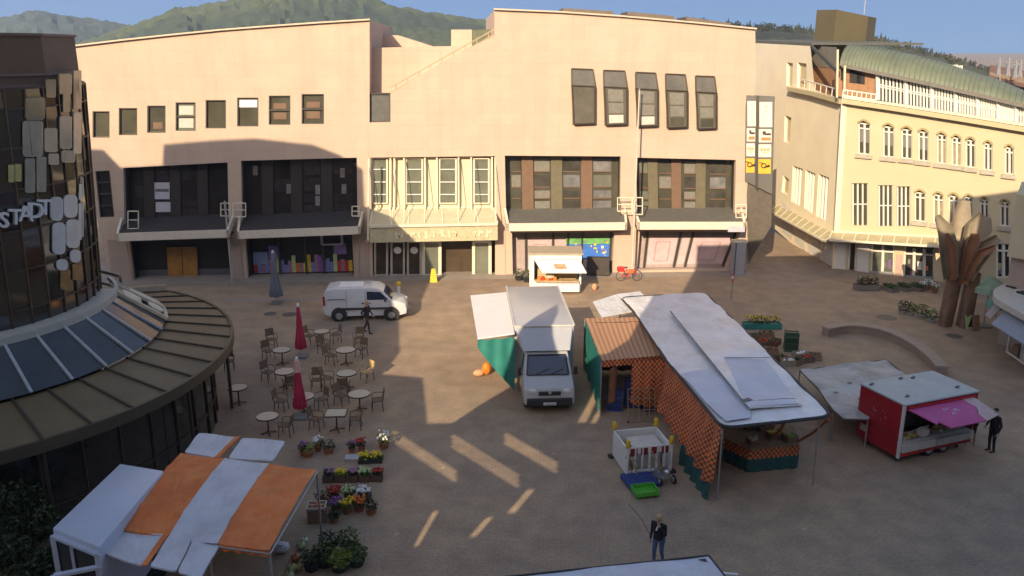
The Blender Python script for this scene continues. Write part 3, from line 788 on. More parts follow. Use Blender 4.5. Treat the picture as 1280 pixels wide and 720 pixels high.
# cantilevered glass canopy of the entrance, its hangers and the letter frieze
cn = MB(); c0, c1 = FA.px(462, 283, 1.2), FA.px(622, 280, 1.2)
e0, e1 = FA.px(466, 262, -.4), FA.px(617, 260, -.4)
cn.hexa([e0, e1, c1, c0], [p + V((0, 0, .05)) for p in (e0, e1, c1, c0)])
can = cn.build('entrance_canopy', mat('frosted_canopy_glass', (.52, .48, .33), .25, var=.1, scale=2), store, world=True)
cr = MB(); cr.bar(c0, c1, .12, .16); cr.bar(e0 + V((0, 0, .08)), e1 + V((0, 0, .08)), .08)
for f in (0, .17, .30, .43, .57, .70, .85, 1): cr.bar(e0.lerp(e1, f) + V((0, 0, .06)), c0.lerp(c1, f) + V((0, 0, .06)), .07)
cr.build('canopy_rib', M_CREAM, can, world=True)
fr = MB(); f0, f1 = FA.px(462, 285, 1.12), FA.px(622, 282, 1.12)
fr.hexa([f0 - V((0, 0, .95)), f1 - V((0, 0, .95)), f1 - V((0, 0, .95)) - FA.n * .08, f0 - V((0, 0, .95)) - FA.n * .08], [f0, f1, f1 - FA.n * .08, f0 - FA.n * .08])
frz = fr.build('sign_frieze', mat('olive_frieze', (.50, .45, .29), .6, var=.15, scale=3), store, world=True)
rr = random.Random(11)
for i in range(13):      # worn relief letters, too small to read
    f = .20 + .78 * i / 13; w_ = .038
    a = f0.lerp(f1, f) + FA.n * .03 - V((0, 0, .22)); c = f0.lerp(f1, f + w_) + FA.n * .03 - V((0, 0, .22))
    lt = MB(); k = rr.randint(0, 3); dz = V((0, 0, -.52))
    j_ = FA.d * rr.uniform(-.08, .08)
    lt.bar(a + dz * rr.uniform(0, .2), a + j_ * 2 + dz * rr.uniform(.8, 1.05), rr.uniform(.10, .2), .04)
    lt.bar(a + dz * rr.uniform(0, .5), c + dz * rr.uniform(.4, 1.0), rr.uniform(.08, .16), .035)
    if k > 1: lt.ball((a + c) / 2 + dz * rr.uniform(.3, .7), (.13, .03, .12), 8, 5)
    lt.build('frieze_relief', mat('relief_cream', (.66, .60, .42), .6), frz, world=True)
for u in (461, 488, 505, 531, 573, 593, 620):      # tie rods that carry the canopy
    b = MB(); b.tube([FA.px(u, 200, -.05), FA.px(u, 200, .0).lerp(FA.px(u, 282, 1.15), 1)], .025, 6); b.build('tie_rod', M_CREAM, store, world=True)
b = MB(); b.bar(FA.px(461, 198, 1.1), FA.px(460, 300, 1.1), .09); b.bar(FA.px(460, 300, 1.1), FA.px(459, 302, .9), .09); b.build('canopy_post', M_CREAM, store, world=True)
# doors under the canopy
dk = MB(); dk.poly(*[FA.px(u, v, -.9) for u, v in rect(466, 296, 619, 348)]); dk.build('doorway', mat('brown_doorway', (.07, .045, .022), .5, var=.3, scale=1.5), store, world=True)
for (u0, u1, sunlit) in ((469, 484, 0), (489.5, 505, 0), (510, 526, 0), (529.5, 550, 1), (592, 612.5, 1)):
    s_ = [FA.px(u, v, -.3) for u, v in rect(u0, 302, u1, 343.5)]
    b = MB(); b.poly(*s_); dr = b.build('door', M_GLASS_GREEN if sunlit else mat('shaded_door_glass', (.05, .035, .02), .12, var=.4, scale=1.4), store, world=True)
    frame_of([p + FA.n * .04 for p in s_], .20 if sunlit else .13, .1, FA.n, bars_h=0).build('frame', M_CREAM if sunlit else mat('shaded_door_frame', (.45, .43, .38), .5), dr, world=True)  # shade put into the colour: left doors greyer and browner than the sunlit pair
    if u0 in (489.5, 510):
        c_ = s_[0].lerp(s_[2], .5) + V((0, 0, .55)) + FA.n * .06; g_ = MB(); g_.ball(c_, (.26, .02, .24), 12, 6); g_.build('door_sticker', M_WHITE, dr, world=True)
# ------------------------------------------------------------------ round glass building with its ring of canopy
RC = V((-20.5, 28.8, 0)); RR = 5.6
rb = thing('round_glass_building', 'dark round glass tower with brown drum top and ring canopy at the left', 'building', RC)
def RZ_(z): return 5.1 + .5 * (z - 3.6) / 9.6
def rp(a, r, z): return RC + V((r * math.cos(a), r * math.sin(a), z))
A0, A1, NS = math.radians(-100), math.radians(75), 24
core = MB(); core.lathe((0, 0, 0), [(4.85, 0), (4.85, 3.6), (RR - .25, 13.2)], 48); core.build('wall', mat('dark_tower_core', (.02, .018, .015), .6), rb)
rr = random.Random(21)
glass_m = [mat('tower_glass_%s' % n, c, .06, 0, var=.45, scale=s_, spec=1.0) for n, c, s_ in (('olive', (.030, .026, .014), .7), ('brown', (.040, .026, .014), .5), ('black', (.014, .013, .011), .9), ('deep', (.022, .022, .018), .6))]
zs = [3.6, 4.9, 6.2, 7.5, 8.8, 10.1, 11.4, 12.6, 13.2]
for i in range(NS):
    a, c = A0 + (A1 - A0) * i / NS, A0 + (A1 - A0) * (i + 1) / NS
    if i < 4: continue
    b = MB()
    for j in range(len(zs) - 1):
        t = rr.gauss(0, .012); s_ = rr.gauss(0, .012)
        r0_, r1_ = RZ_(zs[j]), RZ_(zs[j + 1]); p = [rp(a, r0_ + t, zs[j] + .03), rp(c, r0_ + s_, zs[j] + .03), rp(c, r1_ - t, zs[j + 1] - .03), rp(a, r1_ - s_, zs[j + 1] - .03)]
        b.mi(rr.randrange(4)).poly(*[q - RC for q in p])
    b.build('glass_panel', glass_m, rb)
    m_ = MB(); m_.bar(rp(a, RZ_(3.4) + .01, 3.4) - RC, rp(a, RZ_(13.2) + .01, 13.2) - RC, .07, .07); m_.build('mullion', M_BRONZE, rb)
b = MB()
for z in zs:
    q_ = RZ_(z); b.lathe((0, 0, z), [(q_ - .02, -.03), (q_ + .035, -.03), (q_ + .035, .03), (q_ - .02, .03)], 48)
b.build('transom_ring', M_BRONZE, rb)
def cylpt(u, v, r=RR):
    """point of the photograph carried onto the drum"""
    p = cyl0(u, v, r)
    for _ in range(3): p = cyl0(u, v, r - RR + RZ_(p.z))
    return p
def cyl0(u, v, r):
    d = ray(u, v); o = V((0, 0, CAMH)) - RC; 
    A_ = d.x ** 2 + d.y ** 2; B_ = 2 * (o.x * d.x + o.y * d.y); C_ = o.x ** 2 + o.y ** 2 - r * r
    D_ = B_ * B_ - 4 * A_ * C_
    t = (-B_ - math.sqrt(max(D_, 0))) / (2 * A_)
    return V((0, 0, CAMH)) + d * t
# pale rounded sheets on the panes: broken reflections put in as colour
def pane_sheet(u0, v0, u1, v1, m, r=.16, name='pale_blind_and_reflection'):
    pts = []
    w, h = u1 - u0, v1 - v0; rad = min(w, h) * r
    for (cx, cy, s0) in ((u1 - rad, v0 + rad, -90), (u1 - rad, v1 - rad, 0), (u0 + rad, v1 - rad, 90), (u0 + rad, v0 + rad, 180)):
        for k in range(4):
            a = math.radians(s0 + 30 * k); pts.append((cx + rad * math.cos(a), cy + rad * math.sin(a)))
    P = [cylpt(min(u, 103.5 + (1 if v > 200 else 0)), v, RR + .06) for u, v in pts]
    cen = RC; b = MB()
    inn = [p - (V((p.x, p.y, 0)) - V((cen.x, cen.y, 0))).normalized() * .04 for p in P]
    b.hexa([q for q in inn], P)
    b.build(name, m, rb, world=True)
M_SH1 = mat('warm_reflection_sheet', (.34, .32, .25), .15, var=.18, scale=1.2, spec=.9)
M_SH2 = mat('cool_reflection_sheet', (.50, .54, .55), .3, var=.12, scale=2)
M_SH3 = mat('olive_reflection_sheet', (.20, .185, .125), .12, var=.2, scale=1.2, spec=.9)
M_SHY = mat('yellow_reflection_sheet', (.45, .40, .16), .4, var=.2, scale=4)
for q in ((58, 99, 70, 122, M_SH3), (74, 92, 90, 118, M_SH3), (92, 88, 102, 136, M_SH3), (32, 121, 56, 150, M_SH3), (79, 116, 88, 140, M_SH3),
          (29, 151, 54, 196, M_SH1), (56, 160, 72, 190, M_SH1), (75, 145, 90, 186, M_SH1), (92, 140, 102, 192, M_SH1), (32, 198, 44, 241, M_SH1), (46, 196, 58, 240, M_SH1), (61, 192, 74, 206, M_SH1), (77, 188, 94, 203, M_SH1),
          (11, 206, 18, 228, M_SHY), (19, 205, 27, 227, M_SHY), (76, 337, 88, 362, mat('amber_reflection_sheet', (.22, .13, .04), .4, var=.4, scale=3)), (91, 330, 103, 350, mat('amber_reflection_sheet', (.22, .13, .04), .4))): pane_sheet(*q)
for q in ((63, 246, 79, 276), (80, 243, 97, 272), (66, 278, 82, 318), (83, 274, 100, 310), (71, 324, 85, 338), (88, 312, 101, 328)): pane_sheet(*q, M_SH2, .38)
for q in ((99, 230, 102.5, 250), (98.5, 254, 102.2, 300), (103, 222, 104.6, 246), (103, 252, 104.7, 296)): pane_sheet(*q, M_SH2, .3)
# lettering on the drum: the end of a longer word
def text_mesh(txt, name, m, parent, size=1.0, depth=.05, place=None, bold=.0):
    cu = bpy.data.curves.new(name, 'FONT'); cu.body = txt; cu.size = size; cu.extrude = depth; cu.align_x = 'CENTER'; cu.align_y = 'CENTER'; cu.offset = bold
    cu.resolution_u = 3
    to = bpy.data.objects.new(name, cu); COL.objects.link(to)
    dg = bpy.context.evaluated_depsgraph_get(); dg.update()
    me = bpy.data.meshes.new_from_object(to.evaluated_get(dg)); bpy.data.objects.remove(to)
    for vtx in me.vertices:
        vtx.co = place(vtx.co)
    if parent is not None: me.transform(MW[parent].inverted())
    me.materials.clear(); me.materials.append(m)
    o = bpy.data.objects.new(name, me); COL.objects.link(o); o.parent = parent; MW[o] = MW.get(parent)
    return o
for chx, u, v in (('S', 5, 276), ('T', 19, 272), ('A', 31.5, 268), ('D', 44.5, 264), ('T', 55.5, 260)):
    def pl(co, u=u, v=v):
        p = cylpt(u + co.x, v - co.y, RR + .12)
        nrm = (V((p.x, p.y, 0)) - V((RC.x, RC.y, 0))).normalized()
        return p + nrm * (co.z * 1.0)
    text_mesh(chx, 'sign_letter', mat('letter_white', (.62, .66, .68), .4, var=.0), rb, 27, .06, pl, .35)
# brown top drum
tb = MB()
p0 = [cylpt(4, 100, RR - .3), cylpt(45, 96, RR - .3), cylpt(86, 87, RR - .3)]
angs = [math.radians(x) for x in (-110, -75, -40, -8, 24, 60, 100, 150, 210)]
tb.hexa([rp(a, RR - .12, 13.2) - RC for a in angs], [rp(a, RR - .12, 14.85) - RC for a in angs])
tb.build('roof_drum', mat('brown_drum_cladding', (.135, .082, .045), .7, var=.1, scale=.6), rb)
tk = MB()
for z, w in ((13.25, .1), (13.6, .08), (14.82, .08)):
    pp = [rp(a, RR - .10, z) - RC for a in angs]
    for a, c in zip(pp, pp[1:]): tk.bar(a, c, .1, w)
tk.build('drum_band', mat('brown_band', (.17, .11, .085), .6, var=.1), rb)
# ring canopy: flat folded roof outside, sloping glass ring inside
M_CANOPY = mat('brown_canopy_sheet', (.150, .112, .056), .55, var=.18, scale=.8, bump=.1, bscale=2)
NA = 26; ca0, ca1 = math.radians(-150), math.radians(62)
for i in range(NA):
    a, c = ca0 + (ca1 - ca0) * i / NA, ca0 + (ca1 - ca0) * (i + 1) / NA
    ro0, ro1 = 9.75, 9.75
    b = MB(); z0, z1 = 4.05, 3.55
    q = [rp(a + .004, 7.25, z0), rp(c - .004, 7.25, z0), rp(c - .004, ro1, z1), rp(a + .004, ro0, z1)]
    b.slab([p - RC for p in q], .16); b.build('canopy_sheet', M_CANOPY, rb)
b = MB()
for i in range(NA + 1):
    a = ca0 + (ca1 - ca0) * i / NA
    b.bar(rp(a, 7.25, 4.08) - RC, rp(a, 9.77, 3.58) - RC, .07, .06)
b.build('canopy_seam', mat('seam_dark', (.05, .038, .025), .6), rb)
b = MB(); b.lathe((0, 0, 0), [(9.73, 3.22), (9.85, 3.22), (9.85, 3.60), (9.73, 3.60)], 60, ca0, ca1); b.build('canopy_edge', mat('canopy_edge_dark', (.07, .055, .032), .5), rb)
SG0, SG1, NG = math.radians(-150), math.radians(20), 17
for i in range(NG):
    a, c = SG0 + (SG1 - SG0) * i / NG, SG0 + (SG1 - SG0) * (i + 1) / NG
    b = MB(); b.poly(*[p - RC for p in (rp(a, RR + .08, 5.45), rp(c, RR + .08, 5.45), rp(c, 7.35, 4.16), rp(a, 7.35, 4.16))]); b.build('skylight_pane', M_GLASS_BLUE, rb)
b = MB()
for i in range(NG + 1):
    a = SG0 + (SG1 - SG0) * i / NG
    b.bar(rp(a, RR + .05, 5.49) - RC, rp(a, 7.4, 4.19) - RC, .09, .07)
b.build('skylight_bar', mat('skylight_bar_paint', (.34, .37, .40), .5), rb)
b = MB(); b.lathe((0, 0, 0), [(RR - .55, 5.38), (RR + .2, 5.36), (RR + .2, 5.6), (RR - .55, 5.66)], 60, SG0, SG1); b.build('skylight_rim', mat('rim_paint', (.42, .42, .38), .5), rb)
# bleached end bay of the skylight with curved white boards
EA0, EA1 = math.radians(20), math.radians(42)
b = MB()
b.poly(*[p - RC for p in (rp(EA0, RR + .1, 5.4), rp(EA1, RR + .1, 5.4), rp(EA1, 7.4, 4.12), rp(EA0, 7.4, 4.12))]); b.build('end_bay', mat('beige_end_bay', (.36, .32, .22), .6, var=.2), rb)
b = MB()
for a in (EA0, (EA0 + EA1) / 2, EA1): b.bar(rp(a, RR + .1, 5.5) - RC, rp(a, 7.45, 4.2) - RC, .13, .12)
for r_, z in ((RR + .15, 5.5), (6.5, 4.85), (7.4, 4.2)):
    pp = [rp(EA0 + (EA1 - EA0) * k / 4, r_, z) - RC for k in range(5)]
    for p, q in zip(pp, pp[1:]): b.bar(p, q, .13, .12)
b.build('end_bay_frame', mat('ivory_frame', (.55, .51, .40), .5), rb)
for (f0, f1, g0, g1) in ((.05, .42, .12, .45), (.5, .92, .3, .95), (.1, .4, .6, .9)):
    b = MB(); q = []
    for k in range(9):
        t = 2 * PI * k / 9; f = (f0 + f1) / 2 + (f1 - f0) / 2 * math.cos(t); g_ = (g0 + g1) / 2 + (g1 - g0) / 2 * math.sin(t)
        q.append(rp(EA0 + (EA1 - EA0) * f, RR + .1 + 1.8 * g_, 5.5 - 1.28 * g_ + .03) - RC)
    b.slab(q, .05); b.build('end_bay_board', mat('ivory_board', (.60, .56, .45), .6, var=.1), rb)
# guard frame and beam behind the skylight
b = MB()
w = [G(119, 337, 5.6), G(150, 345, 5.4), G(152, 360, 4.6), G(122, 352, 4.7)]
for p, q in ((0, 1), (1, 2), (2, 3), (3, 0)): b.bar(w[p], w[q], .10, .12)
b.build('guard_frame', mat('tan_frame', (.42, .34, .24), .6), rb, world=True)
b = MB(); b.bar(rp(math.radians(63), 7.3, 4.2) - RC, rp(math.radians(63), 9.7, 3.75) - RC, .2, .25); b.build('end_beam', mat('tan_frame', (.42, .34, .24), .6), rb)
# glazed cafe front under the canopy
b = MB(); b.lathe((0, 0, 0), [(8.9, 0), (8.9, 3.4)], 60, ca0, ca1); b.build('cafe_glazing', mat('dark_cafe_glass', (.022, .020, .017), .1, var=.4, scale=1, spec=.7), rb)
b = MB()
for i in range(0, NA + 1):
    a = ca0 + (ca1 - ca0) * i / NA; b.bar(rp(a, 8.92, 0) - RC, rp(a, 8.92, 3.4) - RC, .08)
    if i % 4 == 1: b.tube([rp(a, 9.5, 0) - RC, rp(a, 9.5, 3.3) - RC], .07, 8)
b.lathe((0, 0, 1.0), [(8.9, 0), (8.97, 0), (8.97, .06), (8.9, .06)], 60, ca0, ca1)
b.build('cafe_post', M_BRONZE, rb)
for q in ((262, 480, 3), (250, 492, 2)):
    pass

# ------------------------------------------------------------------ the cream corner building on the right
CF = Plane((21.9, 55.4), (8.5, -5.2))
cb = thing('cream_corner_building', 'cream yellow corner building with arched windows and green barrel roof at the right', 'building', (CF.px(1046, 340).x, CF.px(1046, 340).y, 0))
M_CREAMW = mat('cream_stucco', (.55, .475, .31), .88, var=.04, scale=.6, bump=.05, bscale=12)
M_CREAMW2 = mat('beige_stucco', (.84, .75, .55), .88, var=.05, scale=.6, bump=.05, bscale=12)
M_TRIMW = mat('white_window_trim', (.72, .70, .62), .6, var=.04)
def arch(u0, v0, u1, v1, rise, k=6):
    """tl..arch..tr, br, bl outline in photograph places; v0 = top of the arch on the left"""
    pts = []
    for i in range(k + 1):
        t = i / k; pts.append((u0 + (u1 - u0) * t, v0 + rise * (1 - math.sin(PI * t)) + (v1 - v1) ))
    return pts
UP = [(1072.5, 150, 1087.5, 192, 1.5), (1103.5, 154.5, 1117.5, 195.5, 1.5), (1126.5, 158, 1140, 197.5, 1.5), (1147.5, 161, 1160.5, 200.5, 1.5), (1171, 165, 1183, 203.5, 1.5), (1189.5, 168.5, 1201.5, 206, 1.5), (1207, 171.5, 1219, 208.5, 1.5), (1229.5, 176, 1240.5, 212, 1.5), (1256, 181, 1267, 217, 1.5)]
LOF = [(1064.5, 229, 1085, 282), (1097.5, 231.5, 1116, 283), (1120.5, 233, 1138, 283)]
LOA = [(1143, 237, 1156.5, 276), (1166.5, 240, 1179, 279), (1185.5, 241.5, 1198.5, 279), (1205, 243, 1216, 277), (1225, 246, 1236, 279), (1250, 249, 1262, 282)]
def arched(q, sk=1.0):
    u0, v0, u1, v1 = q[:4]
    a = arch(u0, v0, u1, v1 , 4.0)
    a = [(u, v + (u - u0) * .12) for u, v in a]
    return a + [(u1, v1 + 1.6), (u0, v1)]
holes = [arched(q) for q in UP] + [rect(*q) for q in LOF] + [arched(q) for q in LOA]
SHOPF = [((1061, 303), (1071, 303.5), (1069, 346), (1058.5, 345)), ((1089, 304), (1118, 306), (1117, 349), (1087, 347.5)), ((1130, 307), (1168, 309), (1168, 356), (1128, 353)), ((1200, 305), (1216, 306), (1216, 352), (1200, 354)), ((1245, 304), (1282, 306), (1282, 345), (1245, 348))]
outerF = [(1056, 128), (1120, 137.5), (1200, 150), (1310, 168), (1310, 375), (1170, 366), (1043, 352), (1046, 250)]
fw = pierced(CF, outerF, holes + [list(q) for q in SHOPF], .28)
fw.build('front_wall', M_CREAMW, cb, world=True)
# side wall along the alley
cs_b, cs_t = CF.px(1043, 352), CF.px(1056, 128)
CSP = Plane((cs_b.x - .02, cs_b.y), (20.7 - cs_b.x, 74.0 - cs_b.y))
def corner_side(pts): return pts
S_HOLES = [[(981, 144), (989, 147), (987, 179), (980, 177)], [(991, 207), (1003, 211), (1000, 258), (989, 252)], [(1007, 212), (1019, 217), (1016, 268), (1005, 260)], [(1023, 217), (1036, 222), (1033, 277), (1020, 270)], [(979, 219), (986, 224), (985, 244), (977, 240)], [(983.5, 78), (991, 79), (990, 109), (983, 107)], [(997, 78), (1008, 79.5), (1008, 111), (996, 109)]]
outerS = [(930, 53), (1013, 57.5), (1018.5, 112), (1055.5, 128), (1045.5, 250), (1042.5, 352), (1028, 338), (966, 284), (930, 258)]
sw = pierced(CSP, outerS, S_HOLES, .3); sw.build('side_wall', M_CREAMW2, cb, world=True)
q = MB(); q.bar(cs_t + V((0, 0, .0)) + CF.n * .02, cs_b + CF.n * .02, .45, .10); q.build('corner_pilaster', mat('pale_quoin', (.78, .70, .50), .85, var=.03), cb, world=True)
for i, h in enumerate(S_HOLES):
    p = inset(CSP, h, .22); b = MB(); b.poly(*p); wd = b.build('window', M_GLASS if i in (1, 2, 3) else M_CREAMW, cb, world=True)
    if i in (1, 2, 3):
        f = MB()
        for x in (.08, .36, .66, .94): f.bar(sub(p, x, 0, x, 1)[0] + CSP.n * .05, sub(p, x, 0, x, 1)[3] + CSP.n * .05, .22, .08)
        f.build('frame', M_TRIMW, wd, world=True)
for h in [arched(q) for q in UP + LOA]:
    p = inset(CF, h, .22); b = MB(); b.poly(*p); wd = b.build('window', M_GLASS, cb, world=True)
    tl_, tr_2, br_, bl_ = p[0], p[6], p[-2], p[-1]
    f = frame_of([x + CF.n * .05 for x in (tl_, tr_2, br_, bl_)], .13, .08, CF.n, bars_v=1, rows=(.16,))
    f.build('frame', M_TRIMW, wd, world=True)
    if h[0][0] < 1165 and h[0][1] < 200:
        g_ = MB(); g_.poly(*[x + CF.n * .03 for x in sub([tl_, tr_2, br_, bl_], .12, .2, .88, .62)]); g_.build('roller_blind', mat('grey_roller_blind', (.17, .16, .15), .6, var=.1), wd, world=True)
    elif 1165 < h[0][0] < 1203:
        g_ = MB(); g_.poly(*[x + CF.n * .03 for x in sub([tl_, tr_2, br_, bl_], .15, .22, .85, .95)]); g_.build('curtain', mat('tan_curtain', (.30, .24, .13), .8, var=.25), wd, world=True)
    # sill and hood
    s0, s1 = CF.px(*h[-1]), CF.px(*h[-2])
    g_ = MB(); g_.bar(s0 - CF.d * .15 - V((0, 0, .14)) + CF.n * .07, s1 + CF.d * .15 - V((0, 0, .14)) + CF.n * .07, .18, .24); g_.build('sill', mat('stone_sill', (.42, .38, .31), .8), wd, world=True)
    g_ = MB()
    hp = [CF.px(u, v - 1.0) + CF.n * .03 for u, v in h[:7]]
    for a_, c_ in zip(hp, hp[1:]): g_.bar(a_, c_, .10, .12)
    g_.build('arch_hood', mat('hood_ochre', (.36, .29, .14), .8), wd, world=True)
for h in LOF:
    p = inset(CF, rect(*h), .22); b = MB(); b.poly(*p); wd = b.build('french_window', M_GLASS, cb, world=True)
    f = MB(); pp = [x + CF.n * .05 for x in p]
    for x in (.04, .34, .64, .96): f.bar(sub(pp, x, 0, x, 1)[0], sub(pp, x, 0, x, 1)[3], .09, .08)
    f.bar(pp[0], pp[1], .12, .08); f.bar(sub(pp, 0, .5, 1, .5)[0], sub(pp, 0, .5, 1, .5)[1], .06)
    f.build('frame', M_TRIMW, wd, world=True)
# cornice, terrace floor and balustrade
def along(pts, pl, off, w, h, b=None, dz=0):
    b = b or MB(); P = [pl.px(u, v) + pl.n * off + V((0, 0, dz)) for u, v in pts]
    for a, c in zip(P, P[1:]): b.bar(a, c, w, h)
    return b
CORN = [(1055, 126), (1120, 135.5), (1200, 148), (1310, 166)]
along(CORN, CF, .18, .55, .28).build('cornice', mat('cornice_ochre', (.50, .43, .26), .8, var=.06), cb, world=True)
along(CORN, CF, .05, .5, .14, dz=.24).build('cornice_cap', mat('cornice_pale', (.70, .65, .48), .8, var=.04), cb, world=True)
SC = [(990, 111), (1020, 117), (1056, 127)]
along(SC, CSP, .15, .5, .28).build('side_cornice', mat('cornice_ochre', (.50, .43, .26), .8), cb, world=True)
tz = CF.px(1120, 135).z
b = MB(); P = [CF.px(u, v) for u, v in CORN]
for a, c in zip(P, P[1:]): b.poly(a, c, c - CF.n * 9, a - CF.n * 9)
b.build('terrace_deck', mat('terrace_grey', (.3, .28, .24), .8), cb, world=True)
bal = MB()
pts = [CSP.px(u, v) for u, v in ((1000, 98), (1028, 104), (1048, 112))]
bal.bar(pts[0], pts[2], .06); 
for k in range(8):
    p = pts[0].lerp(pts[2], k / 7); bal.bar(p, p - V((0, 0, 1.0)), .05)
pf = [CF.px(u, v) for u, v in ((1054, 112), (1095, 118))]
bal.bar(pf[0], pf[1], .06); bal.bar(pf[0] - V((0, 0, .35)), pf[1] - V((0, 0, .35)), .05)
for k in range(8):
    p = pf[0].lerp(pf[1], k / 7); bal.bar(p, p - V((0, 0, .85)), .05)
bal.build('balustrade', M_TRIMW, cb, world=True)
# recessed roof storey: brown and white bays, then the long striped glazing
PH = -1.2
b = MB(); P = [CF.px(u, v, PH) for u, v in ((1046, 84), (1096, 92), (1096, 126), (1044, 120))]; b.poly(*P); b.poly(*[CSP.px(u, v, -.9) for u, v in ((1012, 82), (1050, 86), (1050, 124), (1012, 114))]); b.build('roof_storey_wall', mat('brick_brown_wall', (.34, .19, .10), .8, var=.15), cb, world=True)
for q in ((1047, 62, 1051, 122), (1056, 82, 1060, 122)):
    b = MB(); b.bar(CF.px(q[0], q[1], -.5), CF.px(q[0] - 1, q[3], -.5), .12, .12); b.build('terrace_post', mat('post_cream', (.64, .56, .40), .7), cb, world=True)
for q in ((1051, 86, 1057, 100), (1062, 87, 1076, 103), (1071, 92, 1081, 104)):
    b = MB(); b.poly(*[CF.px(u, v, PH + .05) for u, v in ((q[0], q[1]), (q[2], q[1] + 1.5), (q[2], q[3] + 1.5), (q[0], q[3]))]); b.build('dark_opening', SH_DK, cb, world=True)
bays = [1097, 1132.5, 1165, 1194.5, 1222, 1247.5, 1270, 1300]
def phy(u, t):      # t 0 top .. 1 bottom of the roof-storey glazing
    top = 91 + (u - 1097) * (131 - 91) / 183; bot = 124.5 + (u - 1097) * (158 - 124.5) / 183
    return top + (bot - top) * t
for i in range(len(bays) - 1):
    u0, u1 = bays[i], bays[i + 1]
    s_ = [CF.px(u, phy(u, t), PH + .1) for u, t in ((u0, 0), (u1, 0), (u1, 1), (u0, 1))]
    b = MB(); b.poly(*s_)
    wd = b.build('roof_window', mat('yellow_curtain', (.55, .38, .05), .6, var=.2) if i == 4 else (mat('dim_green_glass', (.06, .08, .05), .2, var=.4) if i > 4 else M_GLASS_BLUE), cb, world=True)
    f = MB(); n = 8
    for k in range(n):
        x = (k + .5) / n; e = sub(s_, x, 0, x, 1); f.bar(e[0] + CF.n * .06, e[3] + CF.n * .06, .10, .06)
    for y in (.42, .50): e = sub(s_, 0, y, 1, y); f.bar(e[0] + CF.n * .07, e[1] + CF.n * .07, .09, .06)
    f.build('frame', M_TRIMW, wd, world=True)
    b = MB(); b.bar(s_[0] + CF.n * .12 + V((0, 0, .1)), s_[3] + CF.n * .12, .2, .14); b.build('roof_window_post', mat('white_post', (.74, .72, .66), .6), wd, world=True)
# green copper barrel roof
M_COPPER = mat('green_copper', (.15, .175, .12), .6, var=.15, scale=1.0, bump=.06, bscale=6)
EAV = [(1050, 82), (1097, 92), (1162, 106), (1222, 119.5), (1300, 138)]
TOP = [(1043.5, 55.5), (1090, 59), (1135, 69.5), (1185, 82.5), (1235, 98), (1300, 122)]
def interp(L_, t):
    x = t * (len(L_) - 1); i = min(int(x), len(L_) - 2); f = x - i
    return (L_[i][0] + (L_[i + 1][0] - L_[i][0]) * f, L_[i][1] + (L_[i + 1][1] - L_[i][1]) * f)
b = MB(); n, k = 40, 8; ribs = MB()
for i in range(n + 1):
    t = i / n; E_ = CF.px(*interp(EAV, t), PH + .5); T_ = CF.px(*interp(TOP, t), PH - 2.6)
    T_ = E_ - CF.n * 3.1 + V((0, 0, T_.z - E_.z))
    row = []
    for j in range(k + 1):
        a = PI / 2 * j / k
        row.append(E_ + (V((T_.x - E_.x, T_.y - E_.y, 0))) * (1 - math.cos(a)) + V((0, 0, (T_.z - E_.z) * math.sin(a))))
    b.v += row
    if i % 1 == 0: ribs.tube([p + CF.n * .02 + V((0, 0, .02)) for p in row], .035, 5)
for i in range(n):
    for j in range(k):
        b.f.append((i * (k + 1) + j, (i + 1) * (k + 1) + j, (i + 1) * (k + 1) + j + 1, i * (k + 1) + j + 1)); b.m.append(0)
b.build('barrel_roof', M_COPPER, cb, world=True, smooth=True)
ribs.build('roof_seam', M_COPPER, cb, world=True)
along(EAV, CF, PH + .45, .35, .22).build('eaves', mat('grey_eaves', (.16, .15, .13), .7), cb, world=True)
b = MB(); w = [CSP.px(u, v) for u, v in ((930, 52), (1014, 56), (1046, 57), (1051, 84), (1046, 92))]
w = [CSP.px(930, 52.5) + V((.0, 0, .05)), CSP.px(1014, 57) + V((0, 0, .05))]
b.hexa([w[0], w[1], w[1] + V((9, 2, 0)), w[0] + V((9, 2, 0))], [p + V((0, 0, .14)) for p in (w[0], w[1], w[1] + V((9, 2, 0)), w[0] + V((9, 2, 0)))])
b.build('flat_roof', mat('roof_grey_green', (.12, .12, .10), .8), cb, world=True)
b = MB(); b.poly(*[CSP.px(u, v, -.9) for u, v in ((1013, 57), (1046, 59), (1050, 87), (1012, 83))]); b.build('soffit_board', mat('cheek_grey', (.19, .18, .15), .8), cb, world=True)
b = MB(); b.bar(CSP.px(1014, 57.5, 0), CF.px(1049, 92, PH + .4), .12, .2); b.build('verge_board', mat('verge_dark', (.07, .07, .06), .7), cb, world=True)
# plant tower on the roof
b = MB(); tp = [AT(1020.5, 62, 74), AT(1046, 62, 70.5), AT(1086, 66, 73)]
tt = [AT(1021, 12.5, 74), AT(1046, 12, 70.5), AT(1085.5, 20.5, 73)]
for L_ in (tp, tt):
    L_.append(L_[2] - CF.n * 4); L_.append(L_[0] - CF.n * 4)
for a, c in zip(tp, tt): a.x, a.y = c.x, c.y
zt = max(p.z for p in tt)
b.hexa([V((p.x, p.y, tp[0].z - 3)) for p in tt], tt); b.build('plant_tower', mat('olive_grey_cladding', (.15, .125, .06), .8, var=.08, scale=.5), cb, world=True)
b = MB(); a = CF.px(1080, 18, -8); b.tube([a, a + V((0, 0, 1.6))], .035, 6); b.tube([a + V((-.3, 0, 1.3)), a + V((.4, 0, 1.35))], .03, 6); b.build('aerial', M_ALU, cb, world=True)
for (u, v) in ((1193, 84), (1199, 85)):
    b = MB(); a = CF.px(u, v + 4, PH - 2.4); b.box(a + V((0, 0, .1)), (.22, .3, .5)); b.build('roof_vent', M_TRIMW, cb, world=True)
